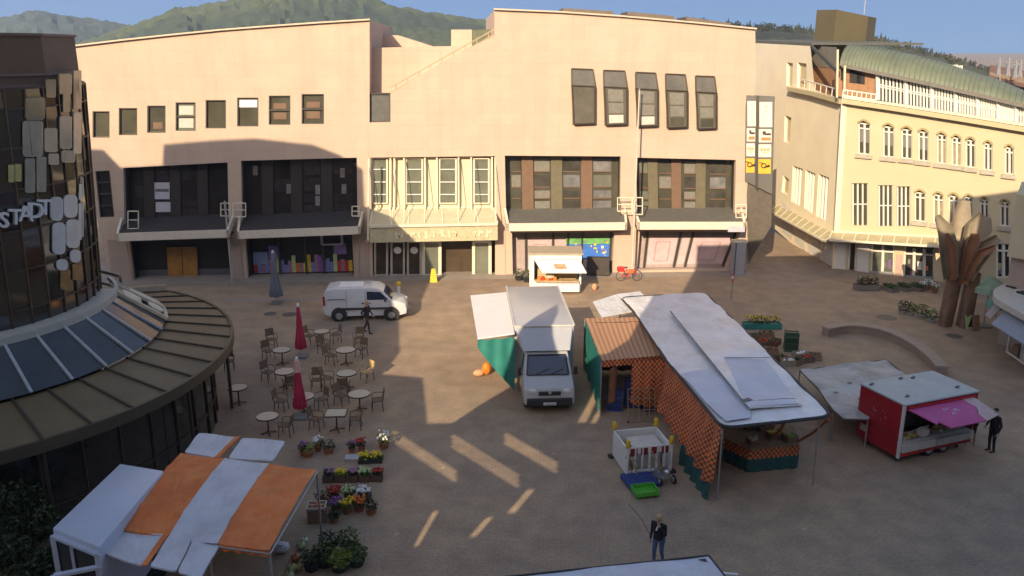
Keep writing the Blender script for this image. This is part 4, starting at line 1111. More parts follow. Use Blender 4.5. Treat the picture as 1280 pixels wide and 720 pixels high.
# ground floor: arcade canopy, shop windows, pale plinth walls
b = MB()
c0, c1 = CF.px(1040, 291, 0.05), CF.px(1240, 301, 0.05); d0, d1 = CF.px(1036, 300, 1.3), CF.px(1240, 312, 1.3)
b.hexa([c0, c1, d1, d0], [p + V((0, 0, .06)) for p in (c0, c1, d1, d0)])
aw = b.build('arcade_canopy', mat('ochre_canopy_glass', (.42, .37, .22), .35, var=.15, scale=2), cb, world=True)
b = MB()
for k in range(13): b.bar(c0.lerp(c1, k / 12) + V((0, 0, .08)), d0.lerp(d1, k / 12) + V((0, 0, .08)), .07)
b.bar(d0, d1, .12, .14); b.bar(c0 + V((0, 0, .08)), c1 + V((0, 0, .08)), .1, .12); b.build('canopy_rib', M_CREAM, aw, world=True)
b = MB()
e0, e1 = CSP.px(1043, 294, .05), CSP.px(966, 254, .05); h0, h1 = CSP.px(1032, 302, 1.0), CSP.px(958, 262, 1.0)
b.hexa([e0, e1, h1, h0], [p + V((0, 0, .06)) for p in (e0, e1, h1, h0)]); aw2 = b.build('side_canopy', mat('ochre_canopy_glass', (.42, .37, .22), .35), cb, world=True)
b = MB()
for k in range(12): b.bar(e0.lerp(e1, k / 11) + V((0, 0, .08)), h0.lerp(h1, k / 11) + V((0, 0, .08)), .06)
b.bar(h0, h1, .12, .14); b.build('canopy_rib', M_CREAM, aw2, world=True)
for (u0, u1, t) in ((1041.5, 1028, .0), (1024, 1010, .3), (1006, 994, .5), (990, 978, .7)):
    b = MB(); w = [CSP.px(u, v, .04) for u, v in ((u1, 330 - (1035 - u1) * .83 - 30), (u0, 330 - (1035 - u0) * .83 - 28), (u0, 330 - (1035 - u0) * .83 + 8), (u1, 330 - (1035 - u1) * .83 + 6))]
    b.poly(*w); b.build('white_wall_panel', mat('white_wall', (.66, .64, .60), .8, var=.05), cb, world=True)
for i, q in enumerate(SHOPF):
    p = inset(CF, q, .22); b = MB(); b.poly(*p); wd = b.build('shop_window', [M_GLASS_BLK, mat('shop_green_glass', (.12, .13, .10), .12, var=.4, scale=1.5), mat('shop_dark_glass', (.06, .055, .045), .12, var=.5, scale=2), M_GLASS, M_GLASS_BLK][i], cb, world=True)
    f = frame_of([x + CF.n * .06 for x in p], .20, .1, CF.n, bars_v=[0, 1, 2, 0, 3][i], rows=(.22,) if i else ()); f.build('frame', M_TRIMW, wd, world=True)
    if i in (1, 2): 
        g_ = MB(); s_ = sub(p, .02, .8, .98, .99); g_.hexa([x + CF.n * .1 for x in s_], [x + CF.n * .2 for x in s_]); g_.build('window_plinth', mat('grey_plinth', (.3, .3, .29), .7), wd, world=True)
rr = random.Random(8)
for q, n in ((SHOPF[2], 7), (SHOPF[1], 4), (SHOPF[4], 8), (SHOPF[3], 3)):
    p = inset(CF, q, .2)
    for i in range(n):
        x = rr.uniform(.05, .85); y = rr.uniform(.35, .7); g_ = MB(); g_.poly(*sub(p, x, y, x + rr.uniform(.06, .14), y + rr.uniform(.12, .28)))
        g_.build('shop_display', M_PET[rr.choice(['white', 'mauve', 'red', 'orange', 'pale', 'white', 'purple'])] if rr.random() < .6 else M_BLIND_DIM, cb, world=True)
b = MB(); w = [CF.px(u, v, .03) for u, v in ((1043, 305), (1058, 305), (1056, 343), (1041, 341))]; b.poly(*w); b.build('white_wall_panel', mat('white_wall', (.66, .64, .60), .8), cb, world=True)
b = MB(); w = [CF.px(u, v, .03) for u, v in ((1072, 305), (1087, 306), (1085, 346), (1070.5, 345)) ]; b.poly(*w); b.build('white_wall_panel', mat('white_wall', (.66, .64, .60), .8), cb, world=True)
b = MB(); w = [CF.px(u, v, .25) for u, v in ((1140, 305), (1168, 306), (1168, 311), (1140, 310))]; b.hexa(w, [p + CF.n * .08 for p in w]); b.build('shop_sign', mat('black_fascia', (.03, .03, .03), .5), cb, world=True)
b = MB(); w = [CF.px(u, v, .03) for u, v in ((1120, 318), (1128.5, 318.5), (1127, 350), (1118.5, 349))]; b.poly(*w); b.build('pink_pier', mat('pink_pier', (.46, .34, .28), .8), cb, world=True)

# brown roofed house farther along, with its aerials
fh = thing('far_roof_house', 'distant house with a plain brown roof and rooftop aerials behind the green roof', 'house', tuple(G(1300, 330)))
fh.location = (AT(1290, 100, 80).x, 80, 0); MW[fh] = Matrix.Translation(fh.location)
def at(u, v, y): return AT(u, v, y)
b = MB(); b.hexa([at(1236, 150, 78), at(1420, 190, 72), at(1420, 190, 84), at(1236, 150, 86)], [at(1237, 90, 78), at(1420, 122, 72), at(1420, 122, 84), at(1237, 90, 86)]); b.build('wall', mat('house_brown_wall', (.22, .17, .13), .85), fh, world=True)
b = MB(); b.hexa([at(1235, 100, 77), at(1430, 140, 71), at(1430, 140, 85), at(1235, 100, 87)], [at(1238, 81, 80), at(1420, 112, 76), at(1420, 112, 82), at(1238, 81, 84)]); b.build('roof', M_ROOFT, fh, world=True)
for (u, v0, v1) in ((1250, 103, 72), (1262, 95, 72), (1271, 97, 75), (1277, 97, 74)):
    b = MB(); a, c = at(u, v0, 74), at(u, v1, 74); b.tube([a, c], .06, 6); b.tube([c - V((.35, 0, .4)), c + V((.35, 0, -.4))], .05, 6); b.box(c - V((0, 0, 1)), (.25, .2, .9)); b.build('aerial', M_ALU, fh, world=True)

# ------------------------------------------------------------------ blade sign on the store's corner
pyp = FA.px(950, 300, .6)
py = thing('blade_sign', 'tall two-sided blade sign of white and yellow panels on the store corner', 'sign', (pyp.x, pyp.y, 0))
BP0 = Plane((pyp.x, pyp.y), (1, -.35))
b = MB(); w = [BP0.px(u, v) for u, v in ((932, 119), (968, 121), (965, 243), (931, 226))]
b.hexa([p - BP0.n * .5 for p in w], w); b.build('housing', mat('sign_housing', (.13, .125, .115), .5, .2, var=.1), py, world=True)
P_IV = mat('ivory_sign_panel', (.72, .66, .56), .5, var=.03); P_YE = mat('yellow_sign_panel', (.80, .42, .03), .5, var=.03)
P_OR = mat('orange_print', (.70, .20, .06), .6); P_BK = mat('black_print', (.04, .03, .02), .6)
rows = [(127.5, 159, P_IV), (161.5, 178, P_IV), (180.5, 196.5, P_IV), (199, 217, P_YE)]
for (ua, ub, dv) in ((934.5, 945, -1.2), (949.5, 965.5, 0)):
    for i, (v0, v1, m_) in enumerate(rows):
        sk = (v0 - 120) * -.025
        s_ = [BP0.px(u + sk, v + dv, .03) for u, v in rect(ua, v0, ub, v1)]
        b = MB(); b.hexa([p - BP0.n * .03 for p in s_], s_); pn = b.build('sign_panel', m_, py, world=True)
        lf = [p + BP0.n * .01 for p in s_]
        g_ = MB()
        if i == 0:
            for k in range(4): e = sub(lf, .42 + .02 * k, .12 + .2 * k, .6 - .02 * k, .22 + .2 * k); g_.poly(*e)
            g_.build('faint_print', mat('faint_rose_print', (.66, .46, .38), .6), pn, world=True)
        if i == 1:
            g_.poly(*sub(lf, .3, .15, .55, .42)); g_.poly(*sub(lf, .5, .3, .95, .46)); g_.build('print', P_BK, pn, world=True)
            g_ = MB(); g_.poly(*sub(lf, .2, .62, .95, .86)); g_.build('print', P_OR, pn, world=True)
        if i == 2:
            for k in range(3): g_.poly(*sub(lf, .15 + .26 * k, .3, .36 + .26 * k, .52))
            g_.poly(*sub(lf, .3, .62, .8, .7)); g_.build('print', mat('pale_orange_print', (.72, .36, .16), .6), pn, world=True)
        if i == 3:      # a post horn: ring, mouthpiece and bell
            c_ = lf[0].lerp(lf[2], .45); R_ = .14; ex = (lf[1] - lf[0]).normalized(); ez = V((0, 0, 1))
            ring = [c_ + ex * (R_ * math.cos(2 * PI * k / 12)) + ez * (R_ * math.sin(2 * PI * k / 12)) for k in range(13)]
            g_.tube(ring, .035, 5); g_.tube([c_ - ex * .05 - ez * .14, c_ + ex * .36 + ez * .02], [.03, .09], 6); g_.tube([c_ + ez * .13, c_ - ex * .3 + ez * .2], .03, 5)
            g_.build('horn_emblem', P_BK, pn, world=True)
b = MB(); w = [BP0.px(u, v, .05) for u, v in ((945.5, 120), (949, 120), (947.5, 238), (944, 232))]; b.hexa(w, [p + BP0.n * .1 for p in w]); b.build('divider', M_DKMET, py, world=True)
b = MB(); w = [BP0.px(u, v, -.2) for u, v in ((933, 228), (965, 243), (964, 283), (935, 330))]; w2 = [p - BP0.n * 1.0 for p in w]; b.hexa(w2, w); b.build('lower_casing', mat('brown_grey_casing', (.10, .085, .065), .6, var=.2), py, world=True)
# ------------------------------------------------------------------ vehicles
M_VANW = mat('van_white_paint', (.62, .64, .66), .28, var=.03, coat=.4)
M_TRUCKW = mat('truck_grey_white_paint', (.44, .45, .47), .35, var=.04, coat=.2)
M_WIND = mat('windscreen_glass', (.03, .04, .075), .06, var=.2, scale=1.5, spec=.9)
M_TRIM = mat('black_trim', (.03, .03, .032), .6)
M_LAMP = mat('headlamp_lens', (.62, .62, .6), .15, var=.1, spec=.8)
M_TAIL = mat('tail_lamp_lens', (.35, .02, .02), .2)
M_PLATE = mat('number_plate_white', (.72, .72, .72), .5)
def loft(secs, b=None):
    """secs: list of closed outlines with the same count"""
    b = b or MB(); n = len(secs[0]); base = len(b.v)
    for s_ in secs: b.v += [V(p) for p in s_]
    for i in range(len(secs) - 1):
        for j in range(n):
            b.f.append((base + i * n + j, base + i * n + (j + 1) % n, base + (i + 1) * n + (j + 1) % n, base + (i + 1) * n + j)); b.m.append(b.cur)
    b.f.append(tuple(base + j for j in range(n))); b.m.append(b.cur)
    b.f.append(tuple(base + (len(secs) - 1) * n + j for j in reversed(range(n)))); b.m.append(b.cur)
    return b
def prof_body(prof, wf, k=1):
    """a side outline (x, z) given width by wf(z, x)"""
    secs = []
    for s_ in (-1, -.92, .92, 1):
        e = 1.0 if abs(s_) < 1 else .0
        secs.append([(x + (0.03 * (1 - e) * (-1 if x > 0 else 1)), s_ * wf(z, x), z - (.03 * (1 - e) if z > 1.2 else 0)) for x, z in prof])
    return loft(secs)
def wheel(name, parent, c, r, w, axis='y', hub=None):
    b = MB(); ax = V((0, 1, 0)) if axis == 'y' else V((1, 0, 0))
    c = V(c); b.tube([c - ax * w / 2, c - ax * w * .42, c + ax * w * .42, c + ax * w / 2], [r * .9, r, r, r * .9], 22)
    o = b.build(name, M_BLACK, parent, smooth=True)
    for s_ in (-1, 1):
        h = MB(); h.tube([c + ax * s_ * w * .44, c + ax * s_ * (w / 2 + .012)], [r * .62, r * .56], 18); h.build('rim', hub or M_ALU, o)
        break_ = False
    return o

# small panel van by the store, seen from its right side
p0, p1 = G(403, 403), G(508, 399)
vc = (p0 + p1) / 2; vrz = math.atan2(p1.y - p0.y, p1.x - p0.x); vrz = math.radians(4)
van = thing('parked_van', 'small white panel van parked side-on in front of the store', 'van', (vc.x, vc.y + .85, 0), vrz)
prof = [(-2.2, .38), (-2.27, .62), (-2.25, 1.15), (-2.16, 1.66), (-2.02, 1.80), (-1.6, 1.86), (.3, 1.86), (.72, 1.80), (1.02, 1.62), (1.48, 1.14), (1.98, 1.02), (2.2, .88), (2.28, .62), (2.25, .36), (1.9, .30), (-1.9, .30)]
prof_body(prof, lambda z, x: .90 - max(0, z - .95) * .13 - max(0, abs(x) - 1.9) * .22).build('body', M_VANW, van, bevel=.035, smooth=True)
wf = lambda z: .905 - max(0, z - .95) * .13
for s_ in (-1, 1):
    b = MB(); y = lambda z: s_ * (wf(z) + .004)
    b.poly((.12, y(1.2), 1.2), (1.28, y(1.2), 1.2), (.86, y(1.62), 1.62), (.12, y(1.66), 1.66)); b.build('side_window', M_WIND, van)
    b = MB()
    for (x0, x1, z) in ((.05, .05, 0), (1.32, 1.32, 0), (-1.0, -1.0, 0)):
        b.bar((x0, s_ * (wf(.5) + .002), .45), (x0, s_ * (wf(1.1) + .002), 1.15), .012, .012)
        b.bar((x0, s_ * (wf(1.15) + .002), 1.15), (x0 + (-.02 if x0 > 0 else 0), s_ * (wf(1.7) + .002), 1.7 if x0 < 1 else 1.2), .012, .012)
    b.bar((-2.0, s_ * (wf(1.25) + .004), 1.25), (-1.05, s_ * (wf(1.25) + .004), 1.25), .02, .03)
    b.build('door_gap', M_TRIM, van)
    b = MB(); b.box((-.35, s_ * .915, .72), (2.0, .03, .10)); b.box((1.0, s_ * .91, .72), (.7, .03, .10)); b.build('rub_strip', M_TRIM, van)
    b = MB(); b.box((-.1, s_ * .9, 1.02), (.16, .04, .04)); b.box((.25, s_ * .9, 1.02), (.16, .04, .04)); b.build('handle', M_TRIM, van)
    b = MB(); b.ball((1.12, s_ * 1.02, 1.22), (.07, .11, .11), 10, 6); b.build('wing_mirror', M_TRIM, van)
    for x in (-1.42, 1.42):
        b = MB(); b.tube([(x, s_ * .80, .36), (x, s_ * .912, .36)], .43, 20); b.build('wheel_arch', M_TRIM, van)
        wheel('wheel', van, (x, s_ * .84, .32), .32, .2)
    b = MB(); b.ball((2.06, s_ * .66, .84), (.20, .17, .11), 10, 6); b.build('headlight', M_LAMP, van)
    b = MB(); b.box((-2.21, s_ * .78, 1.15), (.1, .1, .5)); b.build('tail_light', M_TAIL, van)
b = MB(); b.poly((1.04, -.70, 1.61), (1.04, .70, 1.61), (1.46, .80, 1.17), (1.46, -.80, 1.17)); b.v = [p + V((.012, 0, .016)) for p in b.v]; b.build('windscreen', M_WIND, van)
b = MB(); b.box((2.22, 0, .5), (.14, 1.5, .2)); b.build('bumper', M_TRIM, van)
b = MB(); b.box((2.3, 0, .5), (.02, .46, .1)); b.build('number_plate', M_PLATE, van)
b = MB(); b.box((-.75, -.12, 1.885), (1.3, 1.0, .05)); b.build('roof_sheet', mat('sunlit_roof_patch', (.8, .8, .78), .5), van, bevel=.02)  # bright sheet put in for the sunlit patch of the roof

# box truck in the middle of the square, facing the camera; local -y is its front
trz = math.radians(3.5)
tc = (G(652, 508, .36) + G(722, 508, .36)) / 2; tc.z = 0
trk = thing('box_truck', 'grey white box truck facing the camera between the stalls', 'truck', (tc.x, tc.y, 0), trz)
prof = [(.05, .40), (-.02, .52), (.0, .86), (.10, 1.12), (.80, 1.38), (1.42, 2.12), (1.62, 2.22), (2.42, 2.25), (2.42, .40)]
def cabw(z, y): return 1.07 - max(0, z - 1.2) * .17 - max(0, .5 - y) * .10
secs = []
for s_ in (-1, -.93, .93, 1):
    secs.append([(s_ * cabw(z, y), y + (.04 if abs(s_) == 1 and y < 1.5 else 0), z - (.03 if abs(s_) == 1 and z > 1 else 0)) for y, z in prof])
loft(secs).build('cab', M_TRUCKW, trk, bevel=.035, smooth=True)
b = MB(); b.poly((-.84, .85, 1.42), (.84, .85, 1.42), (.76, 1.385, 2.07), (-.76, 1.385, 2.07)); b.v = [p + V((0, -.014, .012)) for p in b.v]; wsn = b.build('windscreen', M_WIND, trk)
b = MB()
for a, c in (((-.86, .82, 1.41), (.86, .82, 1.41)), ((.87, .83, 1.41), (.78, 1.37, 2.09)), ((-.87, .83, 1.41), (-.78, 1.37, 2.09)), ((-.78, 1.37, 2.09), (.78, 1.37, 2.09))): b.bar(V(a) + V((0, -.02, .015)), V(c) + V((0, -.02, .015)), .06, .02)
b.build('windscreen_seal', M_TRIM, trk)
b = MB(); b.bar((-.5, .83, 1.44), (.1, .98, 1.62), .025, .02); b.bar((.15, .83, 1.44), (.65, .95, 1.6), .025, .02); b.build('wiper', M_TRIM, trk)
b = MB(); b.box((0, .02, .56), (1.86, .2, .34)); b.build('bumper', M_TRIM, trk, bevel=.05)
b = MB(); b.box((0, .0, .93), (.9, .10, .14)); b.build('grille', M_TRIM, trk)
b = MB(); b.ball((0, -.05, .97), (.07, .02, .07), 8, 5); b.build('badge', M_CHROME, trk)
for s_ in (-1, 1):
    b = MB(); b.ball((s_ * .70, .075, .98), (.20, .10, .13), 10, 6); b.build('headlight', M_LAMP, trk)
    b = MB(); b.poly((s_ * (cabw(1.4, 1) + .006), 1.0, 1.42), (s_ * (cabw(1.4, 1) + .006), 1.88, 1.42), (s_ * (cabw(2.05, 1) + .006), 1.88, 2.05), (s_ * (cabw(2.05, 1) + .006), 1.46, 2.05)); b.build('side_window', M_WIND, trk)
    b = MB(); b.box((s_ * 1.17, .92, 1.55), (.14, .12, .34)); b.bar((s_ * .95, .95, 1.4), (s_ * 1.15, .92, 1.45), .04); b.build('wing_mirror', M_TRIM, trk, bevel=.02)
    wheel('wheel', trk, (s_ * .88, .95, .36), .36, .22, 'x')
    wheel('wheel', trk, (s_ * .92, 5.9, .38), .38, .3, 'x')
b = MB(); b.box((0, -.11, .52), (.52, .02, .11)); np_ = b.build('number_plate', M_PLATE, trk)
b = MB()
for k in range(6): b.box((-.19 + .075 * k, -.123, .52), (.035, .004, .05))
b.build('plate_mark', mat('plate_ink', (.1, .1, .14), .7), np_)
BX0, BX1, BW, BZ0, BZ1 = 2.45, 8.7, 1.28, .62, 3.0
b = MB(); b.hexa([(-BW, BX0, BZ0), (BW, BX0, BZ0), (BW, BX1, BZ0), (-BW, BX1, BZ0)], [(-BW, BX0, BZ1), (BW, BX0, BZ1), (BW, BX1, BZ1), (-BW, BX1, BZ1)])
b.build('box_body', M_TRUCKW, trk, bevel=.05, smooth=True)
b = MB(); b.hexa([(-1.0, 1.35, 2.26), (1.0, 1.35, 2.26), (BW - .05, BX0 - .01, 2.4), (-BW + .05, BX0 - .01, 2.4)], [(-.95, 1.5, 2.36), (.95, 1.5, 2.36), (BW - .06, BX0 - .01, 2.94), (-BW + .06, BX0 - .01, 2.94)]); b.build('wind_deflector', M_TRUCKW, trk, bevel=.04)
b = MB()
for x in (-BW, BW): b.bar((x, BX0 + .03, BZ1 + .01), (x, BX1, BZ1 + .01), .07, .05)
b.bar((-BW, BX0, BZ1 + .01), (BW, BX0, BZ1 + .01), .06, .05)
b.build('roof_rail', mat('truck_rail', (.62, .60, .55), .5), trk)
b = MB(); b.tube([(.72, BX0 - .05, 2.72), (.72, BX0 + .06, 2.72)], .06, 10); b.build('marker_lamp', M_TRIM, trk)
b = MB(); b.box((0, 4.5, .50), (1.2, 6.6, .16)); b.build('chassis', M_TRIM, trk)
# the serving side: raised flap and the teal sheet that hangs below it
F = [G(588, 369, 2.75), G(629, 368, 2.75), G(641, 420, 2.75), G(597, 423, 2.75)]
inv = MW[trk].inverted(); Fl = [inv @ p for p in F]
Fl[1].x = Fl[2].x = -BW - .02
b = MB(); b.slab([Fl[0], Fl[1] + V((0, 0, .12)), Fl[2] + V((0, 0, .12)), Fl[3]], .06); b.build('serving_flap', M_WHITE, trk, bevel=.02)
b = MB(); a, c, d_ = Fl[3], Fl[2], Fl[0]
n = 16
for k in range(n):
    f0, f1 = k / n, (k + 1) / n; w0, w1 = .07 * math.sin(f0 * 17), .07 * math.sin(f1 * 17)
    p, q = a.lerp(c, f0) + V((0, w0, -.07)), a.lerp(c, f1) + V((0, w1, -.07))
    zz = lambda f: 2.35 - 2.1 * f ** .9
    b.poly(p, q, V((q.x, q.y - w1, zz(f1))), V((p.x, p.y - w0, zz(f0))))
b.build('side_sheet', M_TEAL, trk, smooth=True)

# red sales trailer on the right; local +x along its serving side, +y away from the camera
krz = math.radians(21)
kb = V((13.82, 27.28, 0)); KL, KW_, KH = 3.5, 2.1, 2.28
kio = thing('sales_trailer', 'red sales trailer with grey roof and raised magenta flap', 'market trailer', kb, krz)
b = MB(); b.hexa([(0, 0, .3), (KL, 0, .3), (KL, KW_, .3), (0, KW_, .3)], [(0, 0, KH), (.02, 0, KH), (.02, KW_, KH), (0, KW_, KH)]) if False else None
b = MB()
b.box((.03, KW_ / 2, (KH + .28) / 2), (.06, KW_, KH - .28)); b.box((KL - .03, KW_ / 2, (KH + .28) / 2), (.06, KW_, KH - .28)); b.box((KL / 2, KW_ - .03, (KH + .28) / 2), (KL - .12, .06, KH - .28))
b.box((KL / 2, .03, .55), (KL - .12, .06, .5)); b.box((KL / 2, .03, KH - .1), (KL - .12, .06, .2))
b.build('body', M_RED, kio)
b = MB(); b.box((KL / 2, KW_ / 2, .33), (KL - .1, KW_ - .1, .08)); b.build('floor', M_TRIM, kio)
b = MB(); b.box((KL / 2, KW_ / 2, KH + .04), (KL + .08, KW_ + .08, .08)); b.build('roof', mat('trailer_grey_roof', (.42, .45, .44), .5, var=.1, scale=1.5), kio, bevel=.03)
b = MB()
for (x, y) in ((.25, 1.85), (1.7, 1.9), (2.2, 1.8), (3.0, .5), (.6, .5)): b.box((x, y, KH + .1), (.22, .09, .05), .4)
b.build('roof_fitting', mat('fitting_dark', (.13, .12, .12), .6), kio)
b = MB(); b.bar((-.01, -.01, .28), (-.01, -.01, KH), .09); b.build('corner_post', mat('post_white', (.66, .64, .64), .5), kio)
b = MB(); b.box((-.012, 1.0, .98), (.02, 2.0, .03)); b.build('panel_seam', mat('seam_red', (.2, .02, .03), .6), kio)
b = MB(); b.box((-.014, 1.75, .72), (.02, .28, .26)); b.build('label_plate', mat('plate_grey', (.45, .42, .42), .6), kio)
rr = random.Random(31)
def scribble(name, m, parent, O, ex, ey, nrm, w, h, seed, t=.018):
    """a hand-drawn curly mark"""
    rr = random.Random(seed); b = MB()
    for k in range(9):
        x0 = rr.uniform(-.5, .5) * w; y0 = rr.uniform(-.35, .35) * h; a = rr.uniform(0, PI); L_ = rr.uniform(.10, .22) * w; pts = []
        for j in range(4): pts.append(O + ex * (x0 + L_ * math.cos(a) * (j / 3 - .5)) + ey * (y0 + L_ * math.sin(a) * (j / 3 - .5) + .04 * h * math.sin(3 * j)) + nrm * .012)
        b.tube(pts, t * rr.uniform(.6, 1.3), 5)
    return b.build(name, m, parent)
scribble('curly_mark', mat('faded_rose_ink', (.42, .10, .12), .6), kio, V((-.012, 1.05, 1.55)), V((0, -1, 0)), V((0, 0, 1)), V((-1, 0, 0)), .62, .55, 3)
# inside: counter, goods, back shelf
b = MB(); b.box((KL / 2, .32, .80), (KL - .2, .6, .06)); b.box((KL / 2, -.06, .66), (KL - .1, .16, .30)); ctr = b.build('counter', mat('counter_pale', (.52, .50, .44), .5, var=.1), kio, bevel=.015)
b = MB(); b.box((2.4, -.16, .70), (1.6, .10, .26)); b.build('glass_counter', mat('counter_glass', (.40, .40, .34), .2, var=.15), kio)
b = MB(); b.box((KL / 2, 1.6, 1.3), (KL - .3, .5, 1.4)); b.build('back_shelf', mat('shelf_dim', (.12, .075, .045), .7, var=.4, scale=4), kio)
for i in range(26):
    x = .2 + 3.0 * rr.random(); b = MB(); b.ball((x, .1 + .4 * rr.random(), .90 + rr.uniform(0, .06)), (rr.uniform(.08, .14), rr.uniform(.07, .1), rr.uniform(.05, .09)), 8, 5)
    b.build('bread_loaf', mat(['loaf_tan', 'loaf_yellow', 'loaf_brown', 'loaf_pale'][i % 4], [(.45, .30, .10), (.55, .45, .12), (.25, .12, .04), (.6, .55, .42)][i % 4], .8, var=.2), kio)
b = MB(); b.ball((1.25, .2, 1.0), (.28, .2, .2), 12, 8); b.build('paper_bag', mat('paper_white', (.6, .58, .52), .8), kio)
b = MB(); b.box((.5, -.012, .42), (.9, .02, .24)); b.build('lower_panel', M_REDB, kio)
# the flap: hinged along the roof, its lower corner cut into a wave, white rear part
hz = KH - .12; fl = [(0.15, -.03, hz), (2.65, -.03, hz), (2.8, -.55, hz - .12), (2.55, -.85, hz - .22), (2.65, -1.15, hz - .36), (1.0, -1.15, hz - .36), (.75, -.85, hz - .22), (.55, -.95, hz - .24)]
b = MB(); b.slab([V(p) for p in fl], .035); fp = b.build('awning_flap', M_PINK, kio)
b = MB(); b.slab([V(p) for p in ((2.67, -.03, hz), (3.25, -.03, hz), (3.48, -.95, hz - .34), (2.69, -1.15, hz - .37), (2.59, -.85, hz - .225), (2.84, -.55, hz - .13))], .03); b.build('awning_flap', mat('flap_rose_white', (.55, .40, .38), .5, var=.1), kio, label='rose white end of the flap')
scribble('curly_mark', mat('lilac_ink', (.60, .45, .62), .5), fp, V((1.85, -.5, hz - .13)), V((1, 0, 0)), V((0, .9, .25)), V((0, -.25, .9)), .9, .45, 8, .022)
b = MB(); b.bar((.2, -.05, hz + .05), (3.3, -.05, hz + .05), .05); b.build('hinge_rail', M_REDB, kio)
for x in (.12, 3.35):
    b = MB(); b.bar((x, 0, 1.2), (x + .1, -.9, hz - .26), .03); b.build('flap_strut', M_ALU, kio)
for x in (1.6, 2.3): wheel('wheel', kio, (x, .2, .27), .27, .2)
b = MB(); b.bar((KL, 1.0, .42), (KL + .9, 1.0, .42), .08); b.build('drawbar', M_TRIM, kio)
for (x, y) in ((.3, .3), (3.2, .3), (.3, 1.7), (3.2, 1.7)):
    b = MB(); b.bar((x, y, 0), (x, y, .32), .06); b.build('prop_leg', M_TRIM, kio)

# white panelled snack kiosk in front of the store
skb = (G(664, 364) + G(724, 366)) / 2
sk = thing('snack_kiosk', 'small white snack kiosk with its flap raised in front of the store', 'kiosk', (skb.x, skb.y, 0), math.radians(-1))
hw, dp, hh = 1.58, 1.9, 2.35
M_KW = mat('kiosk_white', (.80, .77, .72), .5, var=.03)
b = MB(); b.box((-hw + .14, dp / 2, hh / 2), (.28, dp, hh)); b.box((hw - .06, dp / 2, hh / 2), (.12, dp, hh)); b.box((0, dp - .05, hh / 2), (2 * hw - .42, .1, hh)); b.box((0.08, .05, .36), (2 * hw - .42, .1, .72)); b.box((.08, .05, hh - .14), (2 * hw - .42, .1, .28)); b.build('body', M_KW, sk)
b = MB(); b.box((0, dp / 2, hh + .05), (2 * hw + .2, dp + .2, .1)); b.build('roof', mat('kiosk_tan_roof', (.42, .35, .25), .7, var=.1), sk, bevel=.02)
b = MB(); b.slab([V((-hw + .3, -.02, hh - .3)), V((hw - .12, -.02, hh - .3)), V((hw + .25, -1.0, hh - .85)), V((-hw + .75, -1.0, hh - .85))], .04); sf = b.build('serving_flap', M_KW, sk)
b = MB(); q = [V((-.15, -.36, hh - .48)), V((.55, -.36, hh - .48)), V((.68, -.74, hh - .69)), V((-.02, -.74, hh - .69))]; b.poly(*q); em = b.build('flap_emblem', mat('emblem_tan', (.52, .30, .16), .6), sf)
c_ = sum(q, V()) / 4; b = MB(); b.lathe(c_ + V((0, 0, .02)), [(.001, .0), (.2, .0)], 16); b.build('emblem_disc', mat('emblem_cream', (.75, .62, .48), .6), em)
b = MB(); b.box((.08, -.1, .76), (2 * hw - .5, .4, .06)); b.box((.1, .7, .9), (2 * hw - .8, .5, .9)); b.build('counter', mat('kiosk_counter', (.5, .36, .2), .5, var=.2), sk)
b = MB(); b.box((.5, -.35, .42), (1.9, .5, .5)); b.build('front_shelf', M_KW, sk, bevel=.02)
for i in range(5):
    b = MB(); b.box((-1.0 + .24 * i, -.12, .9), (.2, .2, .22)); b.build('snack_box', M_ORANGEPL if i % 2 == 0 else M_PET['red'], sk)
b = MB(); b.ball((-.35, -.15, 1.05), (.32, .2, .16), 10, 6); b.build('tray_of_rolls', mat('rolls_pale', (.6, .52, .38), .7), sk)
for s_ in (-1, 1):
    wheel('wheel', sk, (s_ * .2, dp - .3, .22), .22, .16)
# dark board added where the kiosk's shadow falls
dsb = G(748, 348)
ds = thing('kiosk_shadow_board', 'dark low board put in for the shadow right of the snack kiosk', 'shadow board', (dsb.x, dsb.y + .5, 0), math.radians(-6))
b = MB(); b.hexa([(-.75, 0, .1), (.75, 0, .1), (.75, .5, .1), (-.75, .5, .1)], [(-.72, .1, 1.25), (.72, .1, 1.25), (.72, .4, 1.25), (-.72, .4, 1.25)]); b.build('board', mat('brown_black_kiosk_shadow', (.05, .04, .035), .7, var=.2), ds)
for x in (-.6, .6):
    b = MB(); b.bar((x, 0, 0), (x, .2, 1.2), .05); b.build('leg', M_TRIM, ds)
# ------------------------------------------------------------------ the long white-roofed market stall
def wthing(name, label, cat, p, group=None):
    return thing(name, label, cat, (p.x, p.y, 0), 0, group)
stall = wthing('market_stall', 'long market stall under a white sheet roof with orange checked curtains', 'market stall', G(890, 560))
M_CHECK = checker_mat('orange_check_cloth', (.86, .23, .065), (.17, .085, .055), .10)
M_CHECK2 = checker_mat('orange_tan_check_cloth', (.42, .14, .05), (.30, .20, .11), .09)
M_ROOFW = mat('white_stall_sheet', (.78, .78, .80), .28, var=.06, scale=.9, bump=.12, bscale=1.6)
tarp(M_ROOFW, .90, .35); tarp(M_WHITECLOTH); tarp(M_GREYCLOTH, .7, .6)
M_ROOFB = mat('stall_sky_reflection', (.56, .60, .70), .45, var=.10, scale=.8, bump=.1, bscale=1.8)
def rounded(pts, r=.35, k=4):
    out = []; n = len(pts)
    for i in range(n):
        p, a, c = V(pts[i]), V(pts[i - 1]), V(pts[(i + 1) % n])
        u = (a - p); w = (c - p); d = min(r, u.length * .4, w.length * .4)
        s_, e = p + u.normalized() * d, p + w.normalized() * d
        for j in range(k + 1):
            t = j / k; out.append(s_.lerp(p, t).lerp(p.lerp(e, t), t))
    return out
RZ = 2.75
